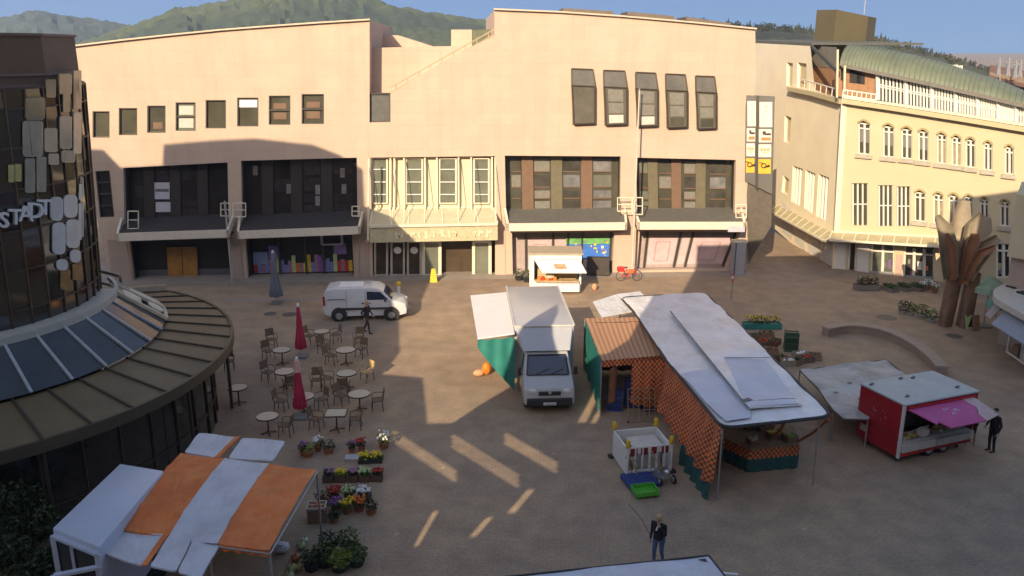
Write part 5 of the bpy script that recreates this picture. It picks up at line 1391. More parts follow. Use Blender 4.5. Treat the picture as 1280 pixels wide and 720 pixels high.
def ripple(o, amp, seed=0.0, step=.45, k=1.0):
    """lets a stretched sheet sag and ripple a little between its poles"""
    bm = bmesh.new(); bm.from_mesh(o.data)
    xs = [v.co.x for v in bm.verts]; ys = [v.co.y for v in bm.verts]
    for ax_, lo, hi in ((0, min(xs), max(xs)), (1, min(ys), max(ys))):
        q = lo + step
        while q < hi - .05:
            co = V((q, 0, 0)) if ax_ == 0 else V((0, q, 0)); no = V((1, 0, 0)) if ax_ == 0 else V((0, 1, 0))
            bmesh.ops.bisect_plane(bm, geom=bm.verts[:] + bm.edges[:] + bm.faces[:], plane_co=co, plane_no=no); q += step
    for v in bm.verts:
        x, y = v.co.x * k, v.co.y * k
        v.co.z += amp * (math.sin(1.5 * x + .5 * y + seed) + .7 * math.sin(2.3 * y - .8 * x + 2 * seed) + .4 * math.sin(4.1 * x + 3.3 * y + seed))
    bm.to_mesh(o.data); bm.free()
left = [G(791, 394, RZ - .15), G(770, 372, RZ - .1), G(820, 362, RZ), G(846, 384, RZ + .12), G(962, 528, RZ + .14), G(903, 534, RZ - .15)]
RO = [G(795, 392, RZ - .1), G(776, 371, RZ - .05), G(822, 361.5, RZ), G(882, 366, RZ), G(900, 380, RZ), G(1041, 519, RZ), G(960, 525.5, RZ + .06), G(903, 534, RZ - .12), G(886, 519, RZ - .14), G(832, 448, RZ - .12)]
RO2 = rounded([RO[0], RO[1], RO[3], RO[5], RO[7], RO[9]], .5)
b = MB(); b.slab(RO2, .05); roof = b.build('roof_sheet', M_ROOFW, stall, world=True); ripple(roof, .022, 1)
b = MB()
for a, c in zip(RO2, RO2[1:] + RO2[:1]): b.tube([a - V((0, 0, .04)), c - V((0, 0, .04))], .06, 6)
b.build('edge_trim', mat('edge_trim_black', (.035, .035, .04), .6), roof, world=True)
# second, raised sheet along the middle and bluish patches painted as the sky's reflection
up = [G(838, 389, RZ + .09), G(884, 388, RZ + .08), G(1003, 506, RZ + .07), G(936, 510, RZ + .09)]
b = MB(); b.slab(up, .06); s2 = b.build('upper_sheet', M_ROOFW, roof, world=True); ripple(s2, .022, 1)
b = MB()
for (u0, v0, u1, v1, u2, v2, u3, v3) in ((906, 447, 957, 448, 995, 498, 930, 502), (932, 503, 992, 499, 1000, 505, 938, 509)):
    q = [G(u, v, RZ + .095) for u, v in ((u0, v0), (u1, v1), (u2, v2), (u3, v3))]; b.poly(*q)
ripple(b.build('sky_reflection_patch', M_ROOFB, s2, world=True), .022, 1)
b = MB(); b.poly(*[G(u, v, RZ - .02) for u, v in ((850, 466), (893, 460), (938, 512), (938, 522), (908, 526), (898, 518))]); ripple(b.build('sky_reflection_patch', M_ROOFB, roof, world=True), .022, 1)
b = MB()
for (a, c) in (((838, 389), (944, 520)),): b.tube([G(838, 389, RZ + .10), G(936, 510, RZ + .10)], .03, 6); b.tube([G(906, 447, RZ + .10), G(962, 447, RZ + .09)], .015, 6)
b.build('roof_seam', mat('seam_grey', (.22, .23, .24), .6), roof, world=True)
b = MB(); b.box(G(934, 500, RZ + .12), (.3, .2, .05), .6); b.build('roof_clamp', mat('clamp_grey', (.15, .15, .15), .5), roof, world=True)
# white end sheet with teal side
es = [G(741, 377, 2.45), G(770, 368, 2.5), G(795, 388, 2.5), G(752, 396, 2.45)]
b = MB(); b.slab(es, .04); e_ = b.build('end_sheet', M_WHITECLOTH, stall, world=True)
b = MB(); b.slab([G(771, 367.5, 2.5), G(800, 364, 2.5), G(820, 384, 2.5), G(797, 388, 2.5)], .04); b.build('end_sheet', M_WHITECLOTH, stall, world=True)
def curtain(a, c, z1, amp, waves, m, name, parent, nz=6, seed=0, sag=.0, z1b=None, flare=0.0):
    """hanging cloth with folds from rail a-c (3D) down to z1"""
    rr = random.Random(seed); a, c = V(a), V(c); t = c - a; nrm = V((-t.y, t.x, 0)).normalized(); n = waves * 6
    b = MB(); L_ = V((t.x, t.y, 0)).length
    ph = [rr.uniform(.6, 1.4) for _ in range(waves + 2)]
    vs = []
    for j in range(nz + 1):
        f = j / nz
        for i in range(n + 1):
            s_ = i / n; k = ph[int(s_ * waves)]
            p = a.lerp(c, s_); zb = z1 if z1b is None else z1 + (z1b - z1) * s_
            z = p.z + (zb - p.z) * f - sag * math.sin(PI * s_) * (1 - f)
            o_ = amp * k * math.sin(2 * PI * s_ * waves + .8 * f) * (.35 + .65 * f) + flare * f
            vs.append(V((p.x, p.y, 0)) + nrm * o_ + V((0, 0, z)))
    b.v = vs
    for j in range(nz):
        for i in range(n):
            k = j * (n + 1) + i; b.f.append((k, k + 1, k + n + 2, k + n + 1)); b.m.append(0)
    o = b.build(name, m, parent, world=True, smooth=True)
    me = o.data; uv = me.uv_layers.new(name='UVMap')
    idx = {}
    for p in me.polygons:
        for li in p.loop_indices:
            vi = me.loops[li].vertex_index; j, i = divmod(vi, n + 1)
            uv.data[li].uv = (i / n * L_ * 1.15, (a.z - z1) * j / nz)
    return o
cA, cB, cC = G(800, 449, 2.3), G(832, 450, 2.55), G(903, 535, 2.6)
curtain(cB, cC, .62, .15, 7, M_CHECK, 'checked_curtain', stall, 8, 4, flare=-.32)
curtain(G(790, 452, 2.3), cB, .45, .09, 3, M_CHECK, 'checked_curtain', stall, 8, 5)
q0, q1 = cB.lerp(cC, .55), cC
curtain(V((q0.x - .32, q0.y, .68)), V((q1.x - .27, q1.y - .05, .64)), .03, .07, 5, M_TEALDK, 'teal_skirt', stall, 3, 6, flare=-.14)
curtain(cC, cC + V((.10, .55, 0)), .60, .05, 1, M_CHECK, 'checked_curtain', stall, 8, 7)
# square canopy on the near left with a check valance
cq = [G(731, 398, 2.45), G(815, 396, 2.5), G(831, 444, 2.4), G(752, 451, 2.4)]
b = MB(); n = 10; vs = []
for j in range(n + 1):
    for i in range(n + 1):
        p = cq[0].lerp(cq[1], i / n).lerp(cq[3].lerp(cq[2], i / n), j / n); vs.append(p - V((0, 0, .09 * math.sin(PI * i / n) * math.sin(PI * j / n))) + V((0, 0, .012 * math.sin(i * 2.1))))
b.v = vs
for j in range(n):
    for i in range(n): b.f.append((j * (n + 1) + i, j * (n + 1) + i + 1, (j + 1) * (n + 1) + i + 1, (j + 1) * (n + 1) + i)); b.m.append(0)
M_CANV = mat('tan_orange_canvas', (.40, .235, .125), .8, var=.15, scale=2.5)
def stripes(m, c1, c2, sc, axis=0):
    N, L, bs = nodes(m); tc = N.new('ShaderNodeTexCoord'); w = N.new('ShaderNodeTexWave'); w.inputs['Scale'].default_value = sc; w.bands_direction = 'X' if axis == 0 else 'Y'; w.inputs['Distortion'].default_value = .6; w.inputs['Detail'].default_value = 2
    L.new(tc.outputs['UV'], w.inputs['Vector'])
    r = N.new('ShaderNodeValToRGB'); r.color_ramp.elements[0].color = (*c1, 1); r.color_ramp.elements[1].color = (*c2, 1)
    L.new(w.outputs['Fac'], r.inputs['Fac']); L.new(r.outputs['Color'], bs.inputs['Base Color'])
stripes(M_CANV, (.42, .15, .06), (.44, .32, .20), 1.6, 0)
cv = b.build('canopy_sheet', M_CANV, stall, world=True, smooth=True)
o_uv = cv.data.uv_layers.new(name='UVMap')
for p in cv.data.polygons:
    for li in p.loop_indices:
        j, i = divmod(cv.data.loops[li].vertex_index, n + 1); o_uv.data[li].uv = (i * .27, j * .5)
curtain(cq[3], cq[2], 2.12, .035, 6, M_CHECK, 'check_valance', stall, 2, 9)
curtain(cq[0], cq[3], .15, .06, 5, M_TEAL, 'teal_side_sheet', stall, 5, 10)
for p in (cq[3], cq[2], cq[0], RO[5] + V((-.3, .3, 0)), RO[3], RO[1], cC):
    b = MB(); b.tube([(p.x, p.y, 0), (p.x, p.y, p.z - .05)], .03, 8); b.build('stall_pole', M_ALU, stall, world=True)
curtain(cq[0] + V((.3, -.6, 0)), cq[1] + V((0, -.6, 0)), .1, .07, 5, mat('dark_back_cloth', (.07, .04, .035), .8, var=.3), 'back_cloth', stall, 4, 12)
b = MB()
a = (G(822, 470, 1.4)); 
curtain(G(762, 462, 2.0), G(772, 456, 2.05), .5, .05, 1, M_CHECK2, 'hanging_cloth', stall, 4, 13)
# counter at the near end with produce, a check cloth and a teal skirt
k0, k1, k2 = G(905, 545, .95), G(945, 552, .95), G(985, 545, .95)
cd = [G(905, 548, .92), G(938, 562, .92), G(1000, 556, .92), G(992, 532, .92), G(950, 524, .92), G(905, 526, .92)]
b = MB(); b.slab(cd, .06); ct = b.build('counter_top', M_WOOD, stall, world=True)
for i, (p, q) in enumerate(((cd[0], cd[1]), (cd[1], cd[2]), (cd[2], cd[3]))):
    curtain(p, q, .52, .015, 3, M_CHECK, 'counter_cloth', stall, 2, 20 + i)
    curtain(V((p.x, p.y, .53)), V((q.x, q.y, .53)), .03, .03, 4, M_TEALDK, 'counter_skirt', stall, 2, 30 + i)
for (a, c) in (((997, 552, 1.05), (1036, 524, 2.55)), ((966, 546, 1.1), (983, 524, 2.4))):
    b = MB(); b.tube([G(*a), G(*a).lerp(G(*c), .5) + V((.04, 0, -.06)), G(*c)], .05, 8); b.build('orange_strut', mat('orange_brown_tube', (.40, .12, .05), .6, var=.2), stall, world=True)
# crates of fruit on the counter, each lying there on its own
def fruit_crate(label, p, rz, m, w=.55, d=.36, n=26, crate=None, fr=.055, z=None, cat='crate', group=None):
    t = thing('fruit_crate', label, cat, p, rz, group)
    b = MB(); h = .16
    b.box((0, 0, .012), (w, d, .024)); b.box((0, d / 2, h / 2), (w, .02, h)); b.box((0, -d / 2, h / 2), (w, .02, h)); b.box((w / 2, 0, h / 2), (.02, d, h)); b.box((-w / 2, 0, h / 2), (.02, d, h))
    b.build('crate', crate or M_WOOD, t)
    rr = random.Random(int(abs(p[0]) * 97) + n); b = MB()
    for i in range(n): b.ball((rr.uniform(-.42, .42) * w, rr.uniform(-.4, .4) * d, .12 + rr.uniform(0, .06)), fr * rr.uniform(.85, 1.15), 8, 5)
    b.build('fruit', m, t, smooth=True)
    return t
GR = 'fruit crates on the long stall counter'
fm = lambda n, c: mat('fruit_' + n, c, .5, var=.2, scale=9)
fruit_crate('crate of yellow fruit at the front edge of the long stall counter', G(968, 545, .93), .3, fm('yellow', (.62, .45, .04)), group=GR)
fruit_crate('crate of orange fruit on the long stall counter behind the yellow one', G(955, 535, .93), .3, fm('orange', (.50, .19, .03)), .6, .45, group=GR)
fruit_crate('crate of green fruit at the right corner of the long stall counter', G(988, 549, .93), .3, fm('green', (.22, .30, .05)), .45, .32, group=GR)
fruit_crate('crate of brown potatoes at the back of the long stall counter', G(938, 533, .93), .3, fm('brown', (.24, .12, .05)), .6, .4, group=GR)
fruit_crate('crate of pale fruit at the left front of the long stall counter', G(942, 553, .93), .3, fm('pale', (.50, .48, .30)), .4, .3, group=GR)
# stacked blue crates and a steel rack under the canopy
bgr = 'blue crates under the checked canopy'
def crate_mesh(name, m, w=.6, d=.4, h=.3):
    b = MB()
    b.box((0, 0, .015), (w, d, .03))
    for s_ in (-1, 1):
        for z in (.06, .16, .26): b.box((0, s_ * d / 2, z), (w, .02, .06)); b.box((s_ * w / 2, 0, z), (.02, d, .06))
        for x in (-1, 1): b.box((x * w / 2, s_ * d / 2, h / 2), (.035, .035, h))
    return b
c0 = G(775, 515); first = None
wd_ = ['lowest', 'second', 'third', 'topmost']
for col, (u, v, nm) in enumerate(((768, 512, 'left'), (790, 508, 'middle'), (812, 512, 'right'))):
    p = G(u, v)
    for k in range(3 + (col == 1)):
        lb = '%s blue crate of the %s stack under the checked canopy' % (['lowest', 'second from bottom', 'third from bottom', 'topmost'][k], nm)
        o = crate_mesh('blue_crate', M_BLUEPL).build('blue_crate', M_BLUEPL) if first is None else first.copy()
        if first is None: first = o
        else: COL.objects.link(o)
        o.location = (p.x, p.y, .30 * k); o.rotation_euler = (0, 0, .15 * (col - 1)); tag(o, lb, 'crate', bgr)
rk = thing('wire_rack', 'tan wire rack leaning before the blue crates', 'rack', G(802, 528), .1)
b = MB()
for k in range(6): b.tube([(-.55 + .22 * k, 0, .05), (-.55 + .22 * k, .25, 1.35)], .018, 6)
for z in (.05, .5, .95, 1.35): b.tube([(-.55, .25 * z / 1.35, z), (.55, .25 * z / 1.35, z)], .018, 6)
b.build('grille', mat('rack_tan', (.32, .24, .14), .6), rk)
b = MB(); b.tube([(-.55, 0, 0), (-.55, 0, .1)], .03, 6); b.tube([(.55, 0, 0), (.55, 0, .1)], .03, 6); b.build('foot', M_BLACK, rk)

# ------------------------------------------------------------------ white barrier pen with yellow lamps, and what lies beside it
pf0, pf1 = G(783, 598), G(838, 588); 
ang = math.atan2(pf1.y - pf0.y, pf1.x - pf0.x) * .6
pen = thing('barrier_pen', 'square pen of white road barrier boards with yellow corner lamps', 'barrier', (pf0 + pf1) / 2, ang)
PW, PD, PHH = 1.6, 1.5, 1.12
M_BAR = mat('barrier_white', (.74, .74, .72), .5, var=.06)
M_REFL = mat('dull_red_reflector', (.22, .02, .025), .5)
def board(x0, y0, x1, y1, name='barrier_board', solid=False):
    b = MB(); a, c = V((x0, y0, 0)), V((x1, y1, 0)); t = (c - a).normalized()
    if solid:
        b.bar(a + V((0, 0, .55)), c + V((0, 0, .55)), .05, 1.0)
    else:
        for z, h in ((.98, .24), (.18, .08)): b.bar(a + V((0, 0, z)), c + V((0, 0, z)), .05, h)
        n = 6
        for k in range(n + 1): p = a.lerp(c, k / n); b.bar(p + V((0, 0, .1)), p + V((0, 0, 1.1)), .05, .11)
    o = b.build(name, M_BAR, pen)
    if not solid:
        r = MB()
        for k in range(4): p = a.lerp(c, (k + .55) / 4.2); r.box(p + V((0, -.035, .93)), (.25, .012, .26))
        r.build('reflector', M_REFL, o)
    return o
board(-PW / 2, 0, PW / 2, 0); board(-PW / 2, 0, -PW / 2, PD, solid=True); board(PW / 2, 0, PW / 2, PD, solid=True); board(-PW / 2, PD, PW / 2, PD, solid=True)
for (x, y) in ((-PW / 2, 0), (PW / 2, 0), (-PW / 2, PD), (PW / 2, PD)):
    b = MB(); b.tube([(x, y, 0), (x, y, 1.14)], .035, 8); b.build('corner_post', M_BAR, pen)
    b = MB(); b.lathe((x, y, 1.14), [(.001, 0), (.07, 0), (.085, .05), (.085, .2), (.05, .26), (.001, .27)], 12); b.box((x, y, 1.13), (.16, .1, .05)); b.build('warning_lamp', M_YELLOW, pen, smooth=True)
for (x, y) in ((-PW / 2, 0), (PW / 2, 0), (-PW / 2, PD), (PW / 2, PD)):
    b = MB(); b.box((x, y, .04), (.36, .24, .08)); b.build('foot', M_BLACK, pen)
b = MB(); b.box((.1, PD * .55, .85), (1.1, .9, .06)); b.box((.1, PD * .55, .42), (1.0, .8, .8)); 
cvr = b.build('covered_cabinet', mat('cover_grey_white', (.55, .53, .47), .6, var=.1), None, bevel=.02)
cvr.location = pen.location; cvr.rotation_euler = pen.rotation_euler; tag(cvr, 'grey white covered cabinet standing inside the barrier pen', 'cabinet')
gp = G(806, 623)
gc = thing('green_crate', 'bright green slatted crate on the ground before the barrier pen', 'crate', G(806, 618), .22)
b = MB(); b.box((0, 0, .10), (.78, .58, .03))
for s_ in (-1, 1):
    b.box((0, s_ * .29, .17), (.80, .03, .16)); b.box((s_ * .39, 0, .17), (.03, .58, .16))
for k in range(9): b.box((-.34 + .085 * k, 0, .125), (.03, .56, .02))
b.build('basket', mat('bright_green_plastic', (.09, .42, .04), .5, var=.1), gc)
for (x, y) in ((-.36, -.26), (.36, -.26), (-.36, .26), (.36, .26)):
    b = MB(); b.box((x, y, .05), (.06, .06, .10)); b.build('foot', mat('green_foot', (.06, .25, .04), .5), gc)
bp = thing('blue_pallet', 'dark blue plastic pallet between the barrier pen and the green crate', 'pallet', G(800, 603), .25)
b = MB()
for k in range(6): b.box((0, -.4 + .16 * k, .13), (1.15, .12, .025))
b.build('deck', M_BLUEPL, bp)
b = MB()
for x in (-.5, 0, .5): b.box((x, 0, .058), (.1, .9, .115))
b.build('runner', M_BLUEPL, bp)
hp = G(829, 607)
ht = thing('hand_cart', 'small steel hand cart with two wheels and wooden handle beside the blue pallet', 'hand cart', G(829, 604), .3)
b = MB(); b.box((0, 0, .30), (.5, .34, .04)); b.box((0, .17, .42), (.5, .02, .24)); b.box((-.24, 0, .42), (.02, .34, .24)); b.build('tray', M_ALU, ht)
b = MB(); b.tube([(0, .1, .4), (-.35, .35, 1.15)], .022, 8); b.build('handle', mat('tan_handle', (.45, .32, .15), .6), ht)
for x in (-.2, .33): wheel('wheel', ht, (x, -.12, .16), .16, .07, 'x', M_CHROME)
b = MB(); b.ball((.1, -.05, .42), (.14, .12, .12), 10, 6); b.build('bright_bucket', M_CHROME, ht)
sw_ = thing('folding_rest', 'short wooden trestle leaning against the pen front', 'trestle', G(800, 596), .2)
b = MB(); b.bar((-.25, .05, 0), (-.45, .2, .75), .04); b.bar((-.1, -.1, 0), (-.3, .05, .7), .04); b.build('leg', mat('tan_handle', (.45, .32, .15), .6), sw_)
b = MB(); b.bar((-.5, .18, .72), (-.2, .0, .68), .05); b.build('cross_bar', mat('tan_handle', (.45, .32, .15), .6), sw_)

# ------------------------------------------------------------------ grey awning of the stall between the long stall and the red trailer
ga = wthing('awning_stall', 'low stall under a flat grey tarpaulin behind the red trailer', 'market stall', G(1080, 500))
AZ = 1.35
gq = [G(1000, 462, AZ), G(1050, 456, AZ + .05), G(1108, 449, AZ), G(1135, 470, AZ), G(1110, 500, AZ), G(1085, 524, AZ - .15), G(1055, 523, AZ - .1), G(1042, 513, AZ - .1), G(1022, 485, AZ - .05)]
b = MB(); c_ = sum(gq, V()) / len(gq)
b.slab(gq, .04); ripple(b.build('tarpaulin', M_GREYCLOTH, ga, world=True), .028, 2, .4, 1.3)
b = MB()
for a, c in zip(gq, gq[1:] + gq[:1]): b.tube([a - V((0, 0, .03)), c - V((0, 0, .03))], .03, 6)
b.build('hem', mat('hem_brown_grey', (.12, .10, .08), .7), ga, world=True)
for i in (0, 2, 3, 5, 7):
    b = MB(); b.tube([(gq[i].x, gq[i].y, 0), gq[i] - V((0, 0, .03))], .03, 8); b.build('pole', M_ALU, ga, world=True)
b = MB()
for (u, v) in ((1062, 478), (1045, 490), (1075, 498), (1093, 470)):
    p = G(u, v, AZ + .02); b.ball(p, (.12, .07, .03), 8, 4)
b.build('puddle_sag', mat('tarp_stain', (.25, .24, .23), .3), ga, world=True)
b = MB(); b.box(G(1068, 500, .4), (1.8, .8, .8), .2); b.build('table', M_WOOD, ga, world=True)

# ------------------------------------------------------------------ orange and white canopy stall, near left
os_ = wthing('striped_stall', 'stall under a canopy of orange and white broad stripes at the near left', 'market stall', G(280, 660))
M_ORC = mat('orange_canvas', (.74, .17, .028), .65, var=.12, scale=1.6, bump=.25, bscale=2.5, var2=(.72, .25, .07))
M_WTC = mat('blue_white_canvas', (.55, .57, .63), .6, var=.07, scale=1.2, bump=.22, bscale=2.5)
tarp(M_WTC, .85, .5); tarp(M_ORC, .8, .6)
TL, TR, BR, BL = G(226, 566, 2.65), G(396, 587, 2.65), G(337, 689, 2.45), G(150, 662, 2.45)
def strip(f0, f1, m, name, g0=0.0, g1=1.0, dz=0.0):
    b = MB(); n, k = 6, 16; vs = []
    for j in range(k + 1):
        g_ = g0 + (g1 - g0) * j / k
        for i in range(n + 1):
            f = f0 + (f1 - f0) * i / n; p = TL.lerp(TR, f).lerp(BL.lerp(BR, f), g_)
            cr = .10 * math.sin(PI * min(1, max(0, g_))) + .035 * (abs(((g_ * 2) % 1) - .5) < .04) - .03 * math.sin(PI * (i / n)) + .03 * math.sin(9 * g_ + 5 * f) * max(0, g_ - .75) * 4
            vs.append(p + V((0, 0, cr + dz)))
    b.v = vs
    for j in range(k):
        for i in range(n): b.f.append((j * (n + 1) + i, j * (n + 1) + i + 1, (j + 1) * (n + 1) + i + 1, (j + 1) * (n + 1) + i)); b.m.append(0)
    return b.build(name, m, os_, world=True, smooth=True)
strip(0, .333, M_ORC, 'orange_strip'); strip(.333, .66, M_WTC, 'white_strip', 0, 1.0, .012); strip(.66, 1.0, M_ORC, 'orange_strip')
# turned-down fringe at the near edge
curtain(BL - V((0, 0, 0)), BL.lerp(BR, .333), 2.28, .02, 4, M_ORC, 'orange_fringe', os_, 2, 1)
curtain(BL.lerp(BR, .66), BR, 2.27, .03, 4, M_ORC, 'orange_fringe', os_, 2, 2)
# white flat leaves at the far and near ends
for q, nm in (((249, 541, 297, 546, 271, 572, 230, 566), 0), ((303, 547, 357, 551, 340, 577, 285, 572), 0)):
    p = [G(q[2 * i], q[2 * i + 1], 2.62) for i in range(4)]; b = MB(); b.slab(rounded(p, .12, 2), .05); ripple(b.build('end_leaf', M_WTC, os_, world=True), .015, 4, .25, 2)
for q in ((151, 657, 208, 667, 180, 707, 125, 690), (212, 669, 240, 673, 220, 715, 187, 708), (242, 673, 275, 679, 250, 722, 222, 716)):
    p = [G(q[2 * i], q[2 * i + 1], 2.42) for i in range(4)]; b = MB(); b.slab(rounded(p, .1, 2), .05); ripple(b.build('near_leaf', M_WTC, os_, world=True), .015, 5, .25, 2)
for a, c in (((208, 667, 2.44), (180, 707, 2.44)), ((297, 546, 2.64), (271, 572, 2.64))):
    b = MB(); b.bar(G(*a), G(*c), .14, .03); b.build('orange_tape', M_ORC, os_, world=True)
for p in (TL, TR, BR, BL, TL.lerp(TR, .5), BL.lerp(BR, .6)):
    b = MB(); b.tube([(p.x, p.y, 0), p - V((0, 0, .06))], .035, 8); b.build('pole', M_ALU, os_, world=True)
b = MB()
for a, c in ((TL, TR), (TR, BR), (BR, BL), (BL, TL)): b.tube([a - V((0, 0, .08)), c - V((0, 0, .08))], .03, 8)
b.build('canopy_rail', M_ALU, os_, world=True)
tb_ = thing('produce_table', 'dark trestle table in the shade under the striped canopy', 'table', (G(290, 690) + V((0, .6, 0))), 0)
b = MB(); b.box((0, 0, .76), (2.4, .9, .06)); b.build('table_top', M_WOOD, tb_)
for x in (-1, 1):
    for y in (-.38, .38):
        b = MB(); b.bar((x, y, 0), (x, y, .74), .06); b.build('leg', M_WOOD, tb_)
bxs = [('brown box of wares on the dark table under the striped canopy', (-.3, 0), M_WOOD), ('green leafy box on the dark table under the striped canopy', (.6, .1), M_LEAFDK)]
for lb, (x, y), m in bxs:
    b = MB(); b.box((0, 0, .14), (.6, .45, .28)); 
    if m is M_LEAFDK: b.leaves((0, 0, .34), (.35, .25, .16), 90, .07)
    o = b.build('ware_box', m, bevel=.01); o.location = tb_.location + V((x, y, .79)); tag(o, lb, 'box', 'boxes under the striped canopy')
wb = G(355, 688, .6); b = MB(); b.ball((0, 0, .16), (.26, .2, .16), 10, 6); b.leaves((0, 0, .22), (.26, .2, .12), 20, .1); o = b.build('white_bag', mat('bag_white', (.6, .6, .62), .7)); o.location = G(352, 690); tag(o, 'white plastic bag on the ground at the corner of the striped stall', 'bag')

# white delivery truck beside the striped stall; its driver's door stands open
M_DV = mat('delivery_blue_white', (.50, .55, .66), .4, var=.05, scale=1.0)
dv = wthing('delivery_truck', 'white high roofed delivery truck with its cab door open beside the striped stall', 'truck', G(120, 640))
r4 = [G(65, 660, 2.75), G(150, 579, 2.75), G(205, 588, 2.75), G(124, 684, 2.75)]
b = MB(); bt = [V((p.x, p.y, .5)) for p in r4]
ax = (r4[1] - r4[0]).normalized()
cabl = 1.3
bt2 = list(bt); 
b.hexa([bt[0] + ax * cabl, bt[1], bt[2], bt[3] + ax * cabl], [r4[0] + ax * cabl * .0, r4[1], r4[2], r4[3]]) if False else b.hexa([bt[0], bt[1], bt[2], bt[3]], [r4[0], r4[1], r4[2], r4[3]])
b.build('box_body', M_DV, dv, world=True, bevel=.05, smooth=True)
w_ax = (r4[3] - r4[0]).normalized()
c0, c3 = V((r4[0].x, r4[0].y, 0)) + w_ax * .1, V((r4[3].x, r4[3].y, 0)) - w_ax * .1
fr0, fr3 = V((r4[0].x, r4[0].y, 0)), V((r4[3].x, r4[3].y, 0))
face = [fr0 + V((0, 0, 2.62)), fr3 + V((0, 0, 2.62)), fr3 + V((0, 0, 1.35)), fr0 + V((0, 0, 1.35))]
face = [p - ax * .03 for p in face]
b = MB(); b.poly(*sub(face, .06, .06, .94, .97)); ws_ = b.build('windscreen', mat('dark_cab_glass', (.02, .022, .026), .12, var=.3), dv, world=True)
frame_of([p - ax * .03 for p in sub(face, .03, .03, .97, .97)], .14, .07, ax).build('frame', mat('door_pale', (.50, .54, .64), .4), ws_, world=True)
b = MB(); e = sub(face, .42, .05, .36, .97); b.bar(e[0] - ax * .03, e[3] - ax * .03, .08, .06); b.build('pillar', mat('door_pale', (.50, .54, .64), .4), dv, world=True)
b = MB(); lo = [fr0 + w_ax * .05, fr3 - w_ax * .05]; b.hexa([lo[0] + V((0, 0, .42)), lo[1] + V((0, 0, .42)), lo[1] - ax * .35 + V((0, 0, .42)), lo[0] - ax * .35 + V((0, 0, .42))], [lo[0] + V((0, 0, 1.36)), lo[1] + V((0, 0, 1.36)), lo[1] - ax * .28 + V((0, 0, 1.2)), lo[0] - ax * .28 + V((0, 0, 1.2))]); b.build('nose', M_DV, dv, world=True, bevel=.05, smooth=True)
hng = fr3 - ax * .10 - w_ax * .05
dd = (-w_ax * .80 - ax * .60).normalized()
dp4 = [hng + dd * 1.0 + V((0, 0, 2.2)), hng + V((0, 0, 2.25)), hng + V((0, 0, 1.45)), hng + dd * 1.05 + V((0, 0, 1.45))]
frame_of(dp4, .14, .07, dd).build('door_frame', mat('door_pale', (.50, .54, .64), .4), dv, world=True)
nn = V((-dd.y, dd.x, 0)) * .06
b = MB(); b.hexa([hng + V((0, 0, .5)), hng + dd * 1.05 + V((0, 0, .5)), hng + dd * 1.05 + nn + V((0, 0, .5)), hng + nn + V((0, 0, .5))], [hng + V((0, 0, 1.42)), hng + dd * 1.05 + V((0, 0, 1.42)), hng + dd * 1.05 + nn + V((0, 0, 1.42)), hng + nn + V((0, 0, 1.42))]); b.build('door', M_DV, dv, world=True)
b = MB(); b.poly(*sub(dp4, .08, .08, .92, .92)); b.build('door_window', mat('dark_cab_glass', (.02, .022, .026), .12), dv, world=True)
b = MB(); b.bar(fr3 + w_ax * .10 + V((0, 0, 1.9)), fr3 + w_ax * .10 - ax * .05 + V((0, 0, 1.5)), .12, .2); b.build('wing_mirror', M_TRIM, dv, world=True)
for base_, k in ((c0, 1), (c3, -1)):
    for f in (-.5, 2.6):
        b = MB(); c_ = base_ + ax * f + V((0, 0, .38)) + w_ax * (.05 * k); b.tube([c_ - w_ax * .12, c_ + w_ax * .12], .38, 20); b.build('wheel', M_BLACK, dv, world=True)

# pale flat roof of the nearest stall at the lower edge of the view
M_NEAR = mat('near_roof_sheet', (.62, .64, .72), .45, var=.05); tarp(M_NEAR, .86, .4)
ns = wthing('near_stall', 'nearest stall seen only by its flat white roof and its dark guy lines', 'market stall', G(790, 800))
nr = [G(600, 724, 2.8), G(886, 694, 2.8), G(918, 735, 2.8), G(960, 800, 2.8), G(560, 800, 2.8)]
b = MB(); b.slab(rounded(nr, .1, 2), .06); r_ = b.build('roof_sheet', M_NEAR, ns, world=True); ripple(r_, .015, 3)
b = MB()
for a, c in zip(nr, nr[1:] + nr[:1]): b.tube([a - V((0, 0, .02)), c - V((0, 0, .02))], .035, 6)
b.build('edge_trim', mat('edge_trim_black', (.035, .035, .04), .6), r_, world=True)
b = MB(); b.poly(*[G(u, v, 2.806) for u, v in ((872, 699), (882, 698), (884, 702), (878, 701))]); b.build('eyelet_patch', M_TRIM, r_, world=True)
for p in nr[1:3] + nr[3:]:
    b = MB(); b.tube([(p.x, p.y, 0), p - V((0, 0, .05))], .035, 8); b.build('pole', M_ALU, ns, world=True)
b = MB(); p = G(904, 717, 2.75); b.bar(p, p + V((.35, .02, -.05)), .05); b.build('guy_arm', M_WHITE, ns, world=True)
